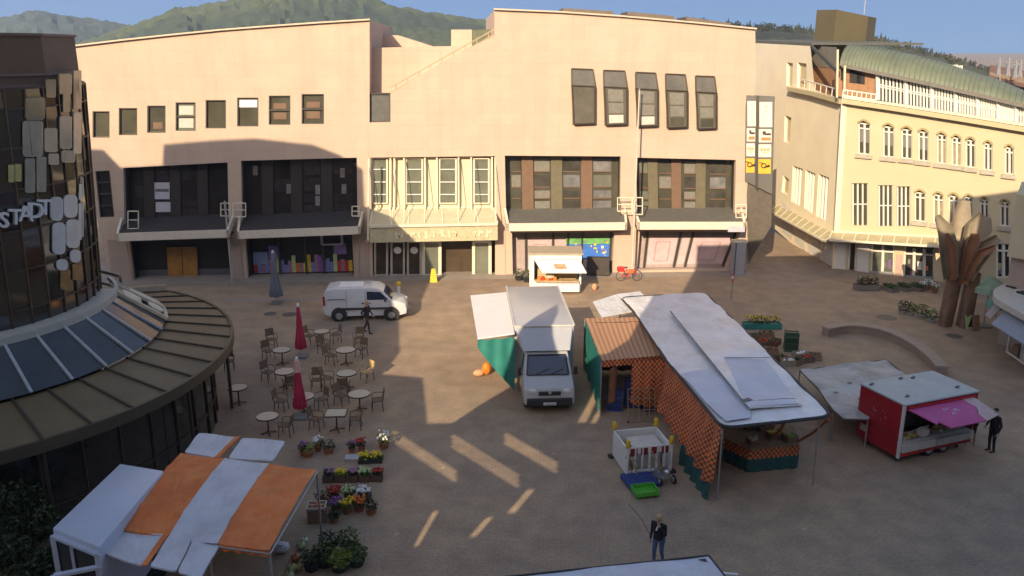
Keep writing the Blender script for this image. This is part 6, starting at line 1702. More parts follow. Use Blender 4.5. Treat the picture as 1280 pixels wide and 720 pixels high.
# ------------------------------------------------------------------ cafe terrace
M_RATTAN = mat('brown_rattan', (.17, .11, .065), .7, var=.2, scale=12)
M_RATTANL = mat('sand_rattan', (.46, .33, .16), .7, var=.15, scale=12)
M_TTOP = mat('beige_table_top', (.52, .44, .36), .4, var=.05)
M_TTOPG = mat('greenish_table_top', (.40, .40, .33), .35, var=.05)
def cafe_table(label, p, top=M_TTOP, r=.42, square=False, rz=0):
    t = thing('cafe_table', label, 'table', p, rz, 'cafe tables on the square')
    b = MB()
    if square: b.box((0, 0, .73), (.80, .72, .035))
    else: b.tube([(0, 0, .71), (0, 0, .745)], r, 28)
    b.build('table_top', top, t, bevel=.006)
    b = MB()
    if square:
        for k in range(4):
            a, c = ((-.4, -.36), (.4, -.36), (.4, .36), (-.4, .36))[k], ((.4, -.36), (.4, .36), (-.4, .36), (-.4, -.36))[k]
            b.bar((*a, .73), (*c, .73), .03, .05)
    else: b.lathe((0, 0, 0), [(r - .002, .70), (r + .014, .70), (r + .014, .75), (r - .002, .75)], 28)
    b.build('rim', M_BRONZE, t)
    b = MB(); b.tube([(0, 0, .04), (0, 0, .71)], .03, 8); b.build('column', M_BRONZE, t)
    b = MB()
    for k in range(4):
        a = PI / 2 * k + .4; b.bar((0, 0, .08), (.3 * math.cos(a), .3 * math.sin(a), .025), .05, .03)
    b.build('foot', M_BRONZE, t)
    return t
tabs = {}
TD = [('near', 'beige round cafe table nearest the striped stall', (334, 520), M_TTOP, .42, 0), ('canopy', 'beige round cafe table standing alone beside the canopy edge', (297, 484), M_TTOP, .40, 0),
      ('redleft', 'round cafe table half hidden left behind the upper part of the near parasol', (356, 464), M_TTOP, .43, 0), ('redmid', 'round cafe table directly behind the near parasol', (379, 495), M_TTOP, .44, 0),
      ('far_left', 'beige round cafe table left of the far parasol foot', (352, 437), M_TTOP, .42, 0), ('far_right', 'round cafe table farthest towards the white van', (432, 437), M_TTOP, .45, 0),
      ('sand', 'greenish round cafe table beside the sand coloured chair', (433, 466), M_TTOPG, .43, 0), ('right', 'greenish round cafe table at the right edge of the terrace', (449, 492), M_TTOPG, .45, 0),
      ('square', 'square cafe table with a pale top', (420, 516), M_TTOPG, .4, 1), ('behind', 'small round cafe table behind the far parasol', (402, 414), M_TTOP, .38, 0)]
for k, lb, (u, v), m, r, sq in TD:
    p = G(u, v, .74); tabs[k] = p; p0_ = V((p.x, p.y, 0)); cafe_table(lb, p0_, m, r, bool(sq), .05)
p = G(228, 502, .74)
def chair_proto():
    t = thing('cafe_chair', 'x', 'chair', (0, 0, 0), 0, 'rattan chairs of the cafe terrace')
    def parts(m):
        b = MB(); b.slab(rounded([(-.22, -.22, .45), (.22, -.22, .45), (.20, .22, .45), (-.20, .22, .45)], .08, 3), .035); b.build('seat', m, t)
        b = MB(); q = []
        for k in range(7):
            a = -1.0 + 2.0 * k / 6; q.append((.24 * math.sin(a), .22 + .05 * (math.cos(a) - .54)))
        for (x0, y0), (x1, y1) in zip(q, q[1:]):
            b.hexa([(x0, y0, .55), (x1, y1, .55), (x1, y1 + .025, .55), (x0, y0 + .025, .55)], [(x0 * 1.04, y0 + .07, .90), (x1 * 1.04, y1 + .07, .90), (x1 * 1.04, y1 + .095, .90), (x0 * 1.04, y0 + .095, .90)])
        b.build('backrest', m, t)
        b = MB()
        for s_ in (-1, 1):
            b.tube([(s_ * .24, .24, .66), (s_ * .27, .0, .67), (s_ * .25, -.2, .64), (s_ * .22, -.21, .44)], .018, 6)
        b.build('armrest', m, t)
        for x in (-1, 1):
            for y in (-1, 1):
                b = MB(); b.tube([(x * .19, y * .19, .44), (x * .22, y * .23, 0)], .017, 6); b.build('leg', M_BRONZE, t)
                if y > 0: pass
        b = MB()
        for x in (-1, 1): b.tube([(x * .19, .2, .44), (x * .22, .27, .62)], .016, 6)
        b.build('back_post', M_BRONZE, t)
    return t, parts
ch0, mk = chair_proto(); mk(M_RATTAN)
ch1, mk1 = chair_proto(); mk1(M_RATTANL)
CH = [('far_left', (336, 443), 'brown rattan chair left of the table beside the far parasol foot'), ('far_left', (340, 428), 'brown rattan chair behind the table left of the far parasol foot'), ('redleft', (336, 470), 'brown rattan chair left of the table half hidden by the near parasol'), ('redleft', (362, 484), 'brown rattan chair in front of the table half hidden by the near parasol'), ('redmid', (352, 507), 'brown rattan chair left front of the table directly behind the near parasol'), ('redmid', (398, 506), 'brown rattan chair right front of the table directly behind the near parasol'), ('redmid', (396, 480), 'brown rattan chair right behind the table directly behind the near parasol'),
      ('near', (358, 538), 'brown rattan chair right of the round table nearest the striped stall'), ('far_right', (415, 449), 'brown rattan chair left of the table farthest towards the van'), ('far_right', (452, 440), 'brown rattan chair right of the table farthest towards the van'), ('far_right', (449, 426), 'brown rattan chair behind the table farthest towards the van'), ('sand', (410, 478), 'brown rattan chair left of the table with the sand coloured chair'),
      ('sand', (432, 484), 'brown rattan chair in front of the table with the sand coloured chair'), ('right', (472, 506), 'brown rattan chair right of the table at the right terrace edge'), ('right', (427, 500), 'brown rattan chair left of the table at the right terrace edge'), ('square', (396, 530), 'brown rattan chair left of the square table'), ('square', (444, 530), 'brown rattan chair right of the square table'), ('behind', (392, 424), 'brown rattan chair left of the small table behind the far parasol'), ('behind', (410, 424), 'brown rattan chair right of the small table behind the far parasol'),
      ('canopy', (287, 456), 'brown rattan chair against the canopy edge behind the lone table'), ('far_right', (405, 436), 'brown rattan chair between the far parasol and the table farthest towards the van')]
used = False
for k, (u, v), lb in CH:
    p = G(u, v + 6, 0); t = tabs[k]; rz = math.atan2(t.y - p.y, t.x - p.x) + PI / 2 + random.uniform(-.15, .15)
    d = (V((p.x, p.y, 0)) - V((t.x, t.y, 0))); L_ = d.length
    if L_ < .72: p = V((t.x, t.y, 0)) + d.normalized() * .72
    if not used: ch0.location = p; ch0.rotation_euler = (0, 0, rz); ch0['label'] = lb; used = True
    else: dup(ch0, p, rz, lb)
p = G(459, 476); t = tabs['sand']; ch1.location = p; ch1.rotation_euler = (0, 0, math.atan2(t.y - p.y, t.x - p.x) + PI / 2); ch1['label'] = 'sand coloured chair right of a greenish round cafe table'

def parasol(label, base, top_z, m, cap, cat='parasol', r=.24):
    t = thing('closed_parasol', label, cat, base)
    b = MB(); b.box((0, 0, .05), (.6, .6, .10)); b.build('base', mat('parasol_base_grey', (.2, .2, .2), .8), t, bevel=.02)
    b = MB(); b.tube([(0, 0, .1), (0, 0, top_z)], .025, 8); b.build('pole', mat('parasol_pole', (.4, .36, .3), .5), t)
    b = MB(); n = 40; hs = [(.45, 1.0), (.6, 1.06), (1.0, .86), (1.5, .62), (1.56, .54), (1.62, .60), (2.0, .46), (top_z - .15, .30), (top_z - .02, .18)]
    base_ = len(b.v)
    for z, f in hs:
        for j in range(n):
            a = 2 * PI * j / n; k = 1 + .22 * math.cos(8 * a + z) * (1.2 - z / top_z)
            b.v.append(V((r * f * k * math.cos(a), r * f * k * math.sin(a), z)))
    for i in range(len(hs) - 1):
        for j in range(n): b.f.append((i * n + j, i * n + (j + 1) % n, (i + 1) * n + (j + 1) % n, (i + 1) * n + j)); b.m.append(0)
    b.build('canopy', m, t, smooth=True)
    b = MB(); b.ball((0, 0, top_z - .02), (.075, .075, .11), 10, 6); b.tube([(0, 0, top_z - .10), (0, 0, top_z - .02)], .075, 10); b.build('cap', cap, t)
    return t
M_CAPW = mat('cap_white', (.7, .68, .64), .5)
parasol('closed crimson parasol nearest the striped stall with pale pink upper sleeve', G(376, 522), 2.55, M_CRIMSON, M_CAPW)
parasol('closed crimson parasol farther away towards the parked van', G(377, 446), 2.65, M_CRIMSON, M_CAPW)
parasol('tall closed grey blue parasol in the shade before the store window', G(346, 379), 3.1, mat('grey_blue_cloth', (.16, .17, .20), .8, var=.1), M_CAPW, r=.34)
p = G(376, 522); sl = MB(); sl.tube([(0, 0, 2.0), (0, 0, 2.42)], [.155, .115], 14); o = sl.build('sleeve', mat('pale_pink_sleeve', (.62, .40, .36), .7), [x for x in S.objects if x.get('label', '').startswith('closed crimson parasol nearest')][0])

# ------------------------------------------------------------------ flowers and crates of plants
def plant_pot(name, label, p, m_leaf, m_fl=None, r=.16, h=.34, n=60, nf=22, pot=M_TERRA, cat='potted plant', group='flowers for sale beside the striped stall', box=None, rz=0):
    t = thing(name, label, cat, p, rz, group)
    rr = random.Random(int(abs(p[0] * 131 + p[1] * 17)))
    if box:
        w, d, hb = box; b = MB(); b.box((0, 0, .012), (w, d, .024))
        for s_ in (-1, 1): b.box((0, s_ * (d / 2 - .01), hb / 2), (w, .02, hb)); b.box((s_ * (w / 2 - .01), 0, hb / 2), (.02, d - .04, hb))
        b.box((0, 0, hb * .75), (w - .05, d - .05, .03)); b.build('trough', pot, t)
        b = MB(); b.leaves((0, 0, hb + h * .4), (w * .5, d * .55, h * .6), n, .07, rr); b.build('foliage', m_leaf, t)
        if m_fl:
            b = MB()
            for i in range(nf): b.ball((rr.uniform(-.47, .47) * w, rr.uniform(-.45, .45) * d, hb + h * rr.uniform(.55, 1.0)), rr.uniform(.03, .055), 6, 4)
            b.build('blossom', m_fl, t)
    else:
        b = MB(); b.lathe((0, 0, 0), [(.001, 0), (r * .62, 0), (r * .85, .2), (r * .78, .2), (r * .7, .17), (.001, .17)], 14); b.build('pot', pot, t)
        b = MB(); b.leaves((0, 0, .2 + h * .45), (r * 1.15, r * 1.15, h * .6), n, .06, rr); b.build('foliage', m_leaf, t)
        if m_fl:
            b = MB()
            for i in range(nf):
                a = rr.uniform(0, 2 * PI); q = r * 1.1 * math.sqrt(rr.random()); b.ball((q * math.cos(a), q * math.sin(a), .2 + h * rr.uniform(.6, 1.05)), rr.uniform(.03, .055), 6, 4)
            b.build('blossom', m_fl, t)
    return t
P = M_PET
# back rows
for (u, v, lb, lf, fl, r, h) in ((379, 569, 'purple flowering pot beside the far corner of the striped canopy', M_LEAFDK, P['purple'], .16, .3), (385, 570, 'lime green bushy pot in the left back row of flowers', M_LEAFLT, None, .26, .34), (398, 563, 'white flowering pot in the left back row of flowers', M_LEAF, P['white'], .18, .32), (411, 566, 'dark green leafy pot at the end of the left back row', M_LEAFDK, None, .24, .3),
                                (440, 565, 'mauve heather pot at the back of the right rear group', M_LEAFDK, P['mauve'], .16, .22), (452, 563, 'red flowering pot at the back of the right rear group', M_LEAFDK, P['red'], .17, .25), (480, 560, 'tall white flowering pot at the right end of the rear group', M_LEAF, P['white'], .24, .42)):
    plant_pot('flower_pot', lb, G(u, v), lf, fl, r, h, 90)
for (u, v, lb, lf, fl) in ((456, 577, 'tray of yellow green primroses left in the right rear group', M_LEAFLT, P['yellow']), (471, 576, 'tray of bright yellow primroses right in the right rear group', M_LEAFLT, P['yellow'])):
    plant_pot('flower_tray', lb, G(u, v), lf, fl, box=(.42, .42, .14), h=.2, n=80, nf=30, pot=M_TRIM, cat='plant tray')
b = MB(); b.box((0, 0, .04), (.55, .35, .08)); o = b.build('empty_tray', mat('pale_tray', (.5, .5, .52), .5), bevel=.01); o.location = G(441, 573); tag(o, 'pale empty tray on the ground left of the yellow primroses', 'tray')
# the row of five flower boxes
for i, (nm, lf, fl) in enumerate((('mauve', M_LEAFDK, 'mauve'), ('yellow', M_LEAFLT, 'yellow'), ('purple', M_LEAFDK, 'mauve'), ('pale green', M_LEAF, 'pale'), ('rust red', M_LEAFDK, 'red'))):
    u = 411 + 15.2 * i; plant_pot('flower_box', '%s flowers in the %s box of the straight row of five' % (nm, ['first', 'second', 'third', 'fourth', 'fifth'][i]), G(u, 601 - .3 * i), lf, P[fl], box=(.36, .34, .24), h=.2, n=70, nf=34, pot=mat('brown_box', (.12, .07, .05), .8), cat='flower box', group='row of five flower boxes')
# front group
for (u, v, lb, lf, fl, r, h) in ((404, 632, 'brown leaved pot at the back left of the front flower group', mat('leaf_brown', (.12, .06, .03), .7, var=.4), None, .24, .34), (418, 626, 'dusky red pot at the back of the front flower group', mat('leaf_brown', (.12, .06, .03), .7), P['red'], .22, .3), (436, 626, 'olive leaved pot at the back of the front flower group', M_LEAF, P['pale'], .2, .28),
                                (421, 640, 'purple blue pansies in the middle of the front flower group', M_LEAF, P['purple'], .20, .22), (434, 641, 'lime yellow pot in the middle of the front flower group', M_LEAFLT, P['yellow'], .20, .28), (449, 638, 'orange marigolds in the middle of the front flower group', M_LEAF, P['orange'], .22, .26), (464, 642, 'dark green pot at the right end of the front flower group', M_LEAFDK, None, .22, .3), (418, 652, 'dark leaved low pot at the front of the front flower group', M_LEAFDK, None, .2, .2)):
    plant_pot('flower_pot', lb, G(u, v), lf, fl, r, h, 100, 34)
plant_pot('flower_tray', 'white cyclamen tray at the back right of the front flower group', G(455, 624), M_LEAFDK, P['white'], box=(.45, .42, .16), h=.26, n=60, nf=40, pot=M_TRIM, cat='plant tray')
pb_ = thing('display_box', 'brown wooden display box with pale rim left of the front flower group', 'box', G(397, 650), .1)
b = MB(); b.box((0, 0, .25), (.55, .45, .5)); b.build('box', M_WOOD, pb_)
frame_of([V((-.28, -.23, .52)), V((.28, -.23, .52)), V((.28, .23, .52)), V((-.28, .23, .52))], .05, .06, V((0, 0, 1)), bars_h=1).build('rim', mat('pale_rim', (.42, .38, .34), .7), pb_)
b = MB()
for i in range(10): b.ball((random.uniform(-.2, .2), random.uniform(-.16, .16), .5), .06, 7, 4)
b.build('bulbs', P['orange'], pb_)
# gourds and shrubs at the near end
for i, (u, v, r, m, lb) in enumerate(((377, 686, .15, 'pale', 'pale green gourd at the far end of the gourd row'), (381, 678, .11, 'white', 'white gourd behind the far end of the gourd row'), (370, 701, .15, 'orange', 'orange gourd in the middle of the gourd row'), (365, 714, .15, 'pale', 'pale ribbed gourd near the lower edge of the photo'), (373, 712, .12, 'yellow', 'yellow green gourd beside the pale ribbed one'), (362, 724, .15, 'pale', 'green white gourd at the very lower edge'))):
    t = thing('gourd', lb, 'gourd', G(u, v), 0, 'row of gourds beside the striped stall'); b = MB(); n = 16
    for k in range(7):
        ph = -PI / 2 + PI * k / 6
        for j in range(n):
            a = 2 * PI * j / n; q = r * math.cos(ph) * (1 + .08 * math.cos(8 * a)); b.v.append(V((q * math.cos(a), q * math.sin(a), r * .75 + r * .75 * math.sin(ph))))
    for k in range(6):
        for j in range(n): b.f.append((k * n + j, k * n + (j + 1) % n, (k + 1) * n + (j + 1) % n, (k + 1) * n + j)); b.m.append(0)
    b.build('fruit', mat('gourd_' + m, dict(pale=(.36, .42, .20), white=(.6, .6, .5), orange=(.42, .15, .05), yellow=(.45, .42, .12))[m], .5, var=.25, scale=6), t, smooth=True)
    b = MB(); b.tube([(0, 0, r * 1.4), (.02, 0, r * 1.75)], .02, 6); b.build('stalk', M_LEAFDK, t)
for i, (u, v, r, h, lf, lb) in enumerate(((407, 706, .34, .5, M_LEAF, 'broad green shrub at the left of the near plant group'), (412, 690, .30, .45, M_LEAFDK, 'dark green shrub at the back left of the near plant group'), (436, 688, .32, .48, M_LEAF, 'mid green shrub at the back right of the near plant group'), (425, 712, .34, .42, M_LEAFLT, 'lime green low shrub at the front of the near plant group'), (446, 706, .30, .42, M_LEAF, 'leafy shrub at the right of the near plant group'), (390, 712, .28, .4, M_LEAFDK, 'dark shrub next to the gourds'))):
    plant_pot('shrub_pot', lb, G(u, v), lf, None, r, h, 260, pot=M_TRIM, group='green shrubs for sale at the lower edge')
# planters on the right
plant_pot('flower_trough', 'teal trough of yellow and brown flowers behind the long stall', G(952, 410), M_LEAF, P['yellow'], box=(2.0, .5, .3), h=.4, n=260, nf=50, pot=M_TEAL, cat='planter', group=None)
for (u, v, w, lb, lf) in ((1083, 362, 1.5, 'low planter of dark reddish shrubs before the cream building', mat('leaf_russet', (.09, .06, .025), .7, var=.5, scale=4)),):
    plant_pot('planter', lb, G(u, v), lf, M_PET['pale'], box=(w, .55, .35), h=.55, n=380, nf=14, pot=mat('stone_trough', (.2, .18, .16), .9), cat='planter', group=None)
for i, (u, v) in enumerate(((1112, 363), (1129.5, 362), (1146, 362))):
    plant_pot('box_hedge', '%s of three small clipped box hedges before the cream building' % ['leftmost', 'middle', 'rightmost'][i], G(u, v), M_LEAF, None, box=(.62, 1.0, .22), h=.22, n=240, pot=mat('stone_trough', (.2, .18, .16), .9), cat='hedge', group='clipped box hedges', rz=.35)
for i, (u, v, r, lb) in enumerate(((1128, 392, .30, 'bushy pot plant at the left end of the row before the bronze columns'), (1138, 394, .28, 'second bushy pot plant in the row before the bronze columns'), (1152, 397, .36, 'largest bushy pot plant in the row before the bronze columns'), (1164, 403, .34, 'bushy pot plant at the right end of the row before the bronze columns'))):
    plant_pot('tub_plant', lb, G(u, v), M_LEAF if i != 0 else M_LEAFDK, P['pale'] if i % 2 else None, r, .55, 200, 10, pot=mat('grey_tub', (.3, .29, .27), .7), group='tub plants before the bronze columns')
for i, (u, v) in enumerate(((1210, 352), (1246, 352))):
    plant_pot('tub_plant', ['tub plant behind the bronze columns', 'tub plant before the right shop window'][i], G(u + 6, v), M_LEAFDK, P['mauve'], .3, .55, 120, 24, pot=M_TRIM, group='tub plants before the shops')
for i, (u, v) in enumerate(((1152, 364), (1160, 362), (1168, 366))):
    plant_pot('flower_pot', '%s flower pot before the lit shop window' % ['left', 'middle', 'right'][i], G(u, v), M_LEAFDK, P['white'], .22, .4, 60, 16, group='flower pots before the lit shop window')

# heaps of crates behind the long stall
gb = thing('crate_tower', 'dark green plastic bin full of holes behind the long stall', 'bin', G(988, 438), -.2)
b = MB()
for k in range(3): 
    m_ = crate_mesh('x', None, .62, .5, .32); b.add([p + V((0, 0, .33 * k)) for p in m_.v], m_.f)
b.build('crates', mat('dark_green_plastic', (.03, .085, .045), .6, var=.15), gb)
rr = random.Random(77); first = None
cl = ['left end', 'far left', 'middle', 'right middle', 'right', 'far right', 'right end', 'front', 'front right', 'back', 'back right']
spots = ((945, 424, .2), (955, 432, .5), (964, 442, -.2), (974, 452, .4), (984, 456, 0), (996, 455, .7), (1008, 452, .2), (1018, 449, -.3), (968, 431, .9), (1000, 447, .3), (958, 421, .1))
cols = [(.24, .15, .08), (.16, .11, .07), (.3, .2, .12), (.2, .06, .04), (.33, .3, .22)]
for i, (u, v, rz) in enumerate(spots):
    t = thing('wooden_crate', 'open %s wooden crate at the %s of the heap behind the long stall' % (['tan', 'dark', 'pale', 'reddish', 'grey'][i % 5], cl[i]), 'crate', G(u, v), rz, 'crates heaped behind the long stall')
    m_ = crate_mesh('x', None, .62, .42, .3); m_.build('box', mat('crate_wood_%d' % (i % 5), cols[i % 5], .8, var=.3, scale=6), t)
    b = MB()
    for k in range(9): b.ball((rr.uniform(-.22, .22), rr.uniform(-.13, .13), .22 + rr.uniform(0, .08)), rr.uniform(.05, .08), 7, 4)
    b.build('contents', [M_LEAFDK, mat('root_brown', (.2, .12, .07), .9, var=.3), M_PET['white'], M_PET['red'], M_LEAF][(i * 3) % 5], t)

# ------------------------------------------------------------------ curved bench wall
inn = [(1036, 411), (1060, 406), (1085, 408), (1110, 414), (1130, 423), (1148, 434), (1162, 446), (1172, 458)]
pts = [G(u, v, .45) for u, v in inn]
bw = wthing('curved_bench', 'long curved stone bench wall behind the red trailer', 'bench', pts[3])
def offs(pts, w):
    out = []
    for i, p in enumerate(pts):
        t = (pts[min(i + 1, len(pts) - 1)] - pts[max(i - 1, 0)]).normalized(); out.append(p + V((-t.y, t.x, 0)) * w)
    return out
def ribbon(pts, w0, w1, z0, z1, name, m, parent, bevel=0):
    # smooth the line first
    q = pts
    for _ in range(2): 
        n_ = [q[0]]
        for a, c in zip(q, q[1:]): n_ += [a.lerp(c, .25), a.lerp(c, .75)]
        q = n_ + [q[-1]]
    A_, B_ = offs(q, w0), offs(q, w1); b = MB()
    for i in range(len(q) - 1):
        b.hexa([V((p.x, p.y, z0)) for p in (A_[i], A_[i + 1], B_[i + 1], B_[i])], [V((p.x, p.y, z1)) for p in (A_[i], A_[i + 1], B_[i + 1], B_[i])])
    return b.build(name, m, parent, world=True)
ribbon(pts, -.02, .42, .0, .40, 'plinth', mat('bench_stone', (.27, .21, .17), .85, var=.12, scale=2), bw)
ribbon(pts, -.08, .48, .40, .48, 'seat_slab', mat('bench_top', (.36, .28, .22), .8, var=.1, scale=2), bw)

# ------------------------------------------------------------------ bronze tree-like columns
sc0 = G(1193, 408)
sct = wthing('bronze_sculpture', 'tall brown sculpture of two columns opening into curled leaves', 'sculpture', sc0)
M_BRZ = mat('brown_bronze', (.34, .29, .215), .6, .1, var=.25, scale=1.2, bump=.15, bscale=4)
M_COLB = mat('column_brown', (.20, .125, .085), .6, .15, var=.3, scale=1.4, bump=.15, bscale=4)
M_BRZI = mat('rusty_inner_face', (.30, .15, .075), .6, .1, var=.25, scale=1.5)
def col(p0, lean, h, r0, r1, name):
    b = MB(); n = 18; k = 12; vs = []
    for i in range(k + 1):
        t = i / k; rad = r0 + (r1 - r0) * t ** 1.5
        for j in range(n):
            a = 2 * PI * j / n; f = 1 + .16 * math.cos(3 * a + 2 * t)
            vs.append(V((p0.x + lean[0] * t + rad * f * math.cos(a), p0.y + lean[1] * t + rad * f * math.sin(a), h * t)))
    b.v = vs
    for i in range(k):
        for j in range(n): b.f.append((i * n + j, i * n + (j + 1) % n, (i + 1) * n + (j + 1) % n, (i + 1) * n + j)); b.m.append(0)
    b.build(name, M_COLB, sct, world=True, smooth=True)
cL, cR = G(1181, 407), G(1204, 408)
col(cL, (.12, .05), 3.7, .34, .42, 'column'); col(cR, (.05, .0), 3.0, .36, .36, 'column')
def leaf(pts, ws, name, th=.07, curl=.5, m=None):
    """a curling metal leaf along pts; ws: half widths; cupped across"""
    b = MB(); q = [V(p) for p in pts]
    n = 8; k = len(q); top = []
    for i, p in enumerate(q):
        t = (q[min(i + 1, k - 1)] - q[max(i - 1, 0)]).normalized(); s_ = t.cross(V((0, -1, 0))).normalized() if abs(t.y) < .9 else V((1, 0, 0)); nn = s_.cross(t).normalized()
        for j in range(n + 1):
            x = -1 + 2 * j / n; top.append((p + s_ * ws[i] * x + nn * ws[i] * curl * (x * x - .5), nn))
    for side in (1, -1):
        base = len(b.v)
        b.v += [p + nn * th / 2 * side for p, nn in top]
        for i in range(k - 1):
            for j in range(n):
                a = base + i * (n + 1) + j; b.f.append((a, a + 1, a + n + 2, a + n + 1)); b.m.append(0 if side > 0 else 1)
    N_ = k * (n + 1)
    edge = [i * (n + 1) for i in range(k)] + [(k - 1) * (n + 1) + j for j in range(1, n + 1)] + [i * (n + 1) + n for i in range(k - 2, -1, -1)] + [j for j in range(n - 1, 0, -1)]
    for a, c in zip(edge, edge[1:] + edge[:1]): b.f.append((a, c, c + N_, a + N_)); b.m.append(0)
    b.build(name, [m or M_BRZ, M_BRZI], sct, world=True, smooth=True)
yS = sc0.y
def sp(u, v, dy=0.0): return AT(u, v, yS + dy)
leaf([sp(1187, 348, -.1), sp(1184, 312, -.35), sp(1180, 287, -.5), sp(1171, 270, -.6)], [.40, .48, .40, .14], 'leaf', curl=.8)
leaf([sp(1193, 345, .1), sp(1195, 308, .2), sp(1200, 276, .25), sp(1204, 251, .2)], [.36, .48, .50, .30], 'leaf', curl=.7)
leaf([sp(1203, 348, .1), sp(1211, 312, -.05), sp(1220, 282, -.15), sp(1229, 268, -.1)], [.34, .56, .72, .38], 'leaf', curl=.8)
leaf([sp(1203, 356, -.42), sp(1208, 332, -.58), sp(1213, 310, -.68), sp(1218, 292, -.7)], [.22, .30, .36, .22], 'leaf', curl=.7, m=M_BRZI)
leaf([sp(1209, 350, -.35), sp(1220, 326, -.55), sp(1232, 306, -.7), sp(1247, 296, -.8)], [.25, .36, .42, .22], 'leaf', curl=.8)
leaf([sp(1209, 349, -.6), sp(1215, 332, -.85), sp(1226, 315, -1.05), sp(1244, 308, -1.2)], [.16, .22, .26, .12], 'leaf', curl=.9, m=M_BRZI)
leaf([sp(1190, 350, -.45), sp(1190, 330, -.6), sp(1187, 308, -.72), sp(1183, 292, -.8)], [.16, .2, .22, .08], 'leaf', curl=.8, m=M_BRZI)
# ------------------------------------------------------------------ right edge: flat-roofed kiosk with awnings, mint parasol
rk_ = wthing('flat_roof_kiosk', 'flat white-rimmed kiosk with a blue grey awning at the right edge', 'kiosk', G(1290, 430))
zr = 3.0
rp_ = [G(1241, 362, zr), G(1262, 350, zr), G(1330, 349, zr), G(1380, 470, zr), G(1330, 420, zr), G(1243, 372, zr)]
b = MB(); b.slab(rounded(rp_, .5, 4), .32); rf_ = b.build('roof', mat('kiosk_rim_white', (.52, .50, .44), .6, var=.08), rk_, world=True, bevel=.04)
b = MB()
for (u, v) in ((1268, 358), (1282, 366)): b.box(G(u, v, zr + .04), (.6, .5, .07), .3)
b.build('roof_light', M_TRIM, rf_, world=True)
aw4 = [G(1262, 384, 2.65), G(1345, 428, 2.65), G(1330, 462, 2.0), G(1239, 404, 2.0)]
b = MB(); b.slab(aw4, .04); b.build('awning', mat('blue_grey_awning', (.27, .31, .37), .65, var=.06), rk_, world=True)
b = MB(); b.slab([G(1246, 377, 2.6), G(1255, 381, 2.6), G(1238, 398, 2.0), G(1231, 393, 2.0)], .04); b.build('awning', mat('rose_grey_awning', (.34, .30, .30), .65, var=.1), rk_, world=True)
b = MB(); w = [G(1258, 405), G(1330, 470), G(1360, 440), G(1290, 385)]; b.hexa(w, [p + V((0, 0, 2.7)) for p in w]); b.build('wall', mat('dark_kiosk_wall', (.05, .045, .04), .6, var=.2), rk_, world=True)
b = MB()
for (u, v) in ((1259, 440), (1275, 452)): p = G(u, v); b.bar(p, V((p.x, p.y, 2.1)), .07)
b.bar(G(1259, 440, .5), G(1285, 458, .5), .06); b.build('awning_post', M_TRIMW, rk_, world=True)
for i, (u, v) in enumerate(((1267, 447), (1276, 450))):
    b = MB(); b.box((0, 0, .35), (.5, .5, .7)); o = b.build('goods_box', M_BLIND if i else M_BRPIER, bevel=.02); o.location = G(u + 6, v + 2); tag(o, ['brown goods box under the blue grey awning', 'pale goods box under the blue grey awning'][i], 'box', 'goods boxes under the awning')
up_ = wthing('beige_wall_end', 'beige building end cut by the right edge of the photo above the kiosk', 'building', G(1310, 400))
b = MB(); w = [AT(1272, 240, 40), AT(1340, 250, 38), AT(1340, 250, 44), AT(1275, 240, 44)]; w2 = [V((p.x, p.y, 4.6)) for p in w]
w = [V((p.x, p.y, AT(1272, 243, 40).z)) for p in w]
b.hexa(w2, w); b.build('wall', M_CREAMW, up_, world=True)
b = MB(); w3 = [V((p.x, p.y, 0)) for p in w]; b.hexa([p + V((.35, .2, 0)) for p in w3], [p + V((.35, .2, 4.6)) for p in w3]); b.build('lower_wall', M_STONE2, up_, world=True)
b = MB(); w = [AT(1275.5, 281, 39.9), AT(1279, 282, 39.8), AT(1279, 291, 39.8), AT(1275.5, 290, 39.9)]; b.poly(*w); b.build('wall_mark', M_PET['red'], up_, world=True)
mp = G(1229, 408)
mpar = thing('mint_parasol', 'open mint green parasol between the bronze columns and the flat kiosk', 'parasol', mp)
b = MB(); b.box((0, 0, .05), (.7, .7, .1)); b.build('base', mat('parasol_base_grey', (.2, .2, .2), .8), mpar)
b = MB(); b.tube([(0, 0, .1), (0, 0, 2.75)], .03, 8); b.build('pole', M_ALU, mpar)
b = MB(); n = 8; ring = [V((1.0 * math.cos(2 * PI * (j + .5) / n), .85 * math.sin(2 * PI * (j + .5) / n), 2.25)) for j in range(n)]
b.v = [V((0, 0, 2.85))] + ring + [r_ - V((0, 0, .28)) for r_ in ring]
for j in range(n):
    b.f.append((0, 1 + j, 1 + (j + 1) % n)); b.m.append(0); b.f.append((1 + j, 1 + (j + 1) % n, 1 + n + (j + 1) % n, 1 + n + j)); b.m.append(0)
b.build('canopy', mat('mint_cloth', (.30, .46, .34), .7, var=.08), mpar)
p = G(1240, 420)
tr_ = thing('mint_umbrella_sheet', 'half round darker mint sheet hung below the mint parasol', 'sheet', p)
b = MB(); b.lathe((0, 0, 1.55), [(.55, 0), (.50, .30), (.28, .52), (.001, .58)], 14); b.build('sheet', mat('mint_dark_cloth', (.14, .30, .22), .7, var=.1), tr_, smooth=True)
b = MB(); b.tube([(0, 0, 0), (0, 0, 2.1)], .025, 8); b.build('pole', M_ALU, tr_)
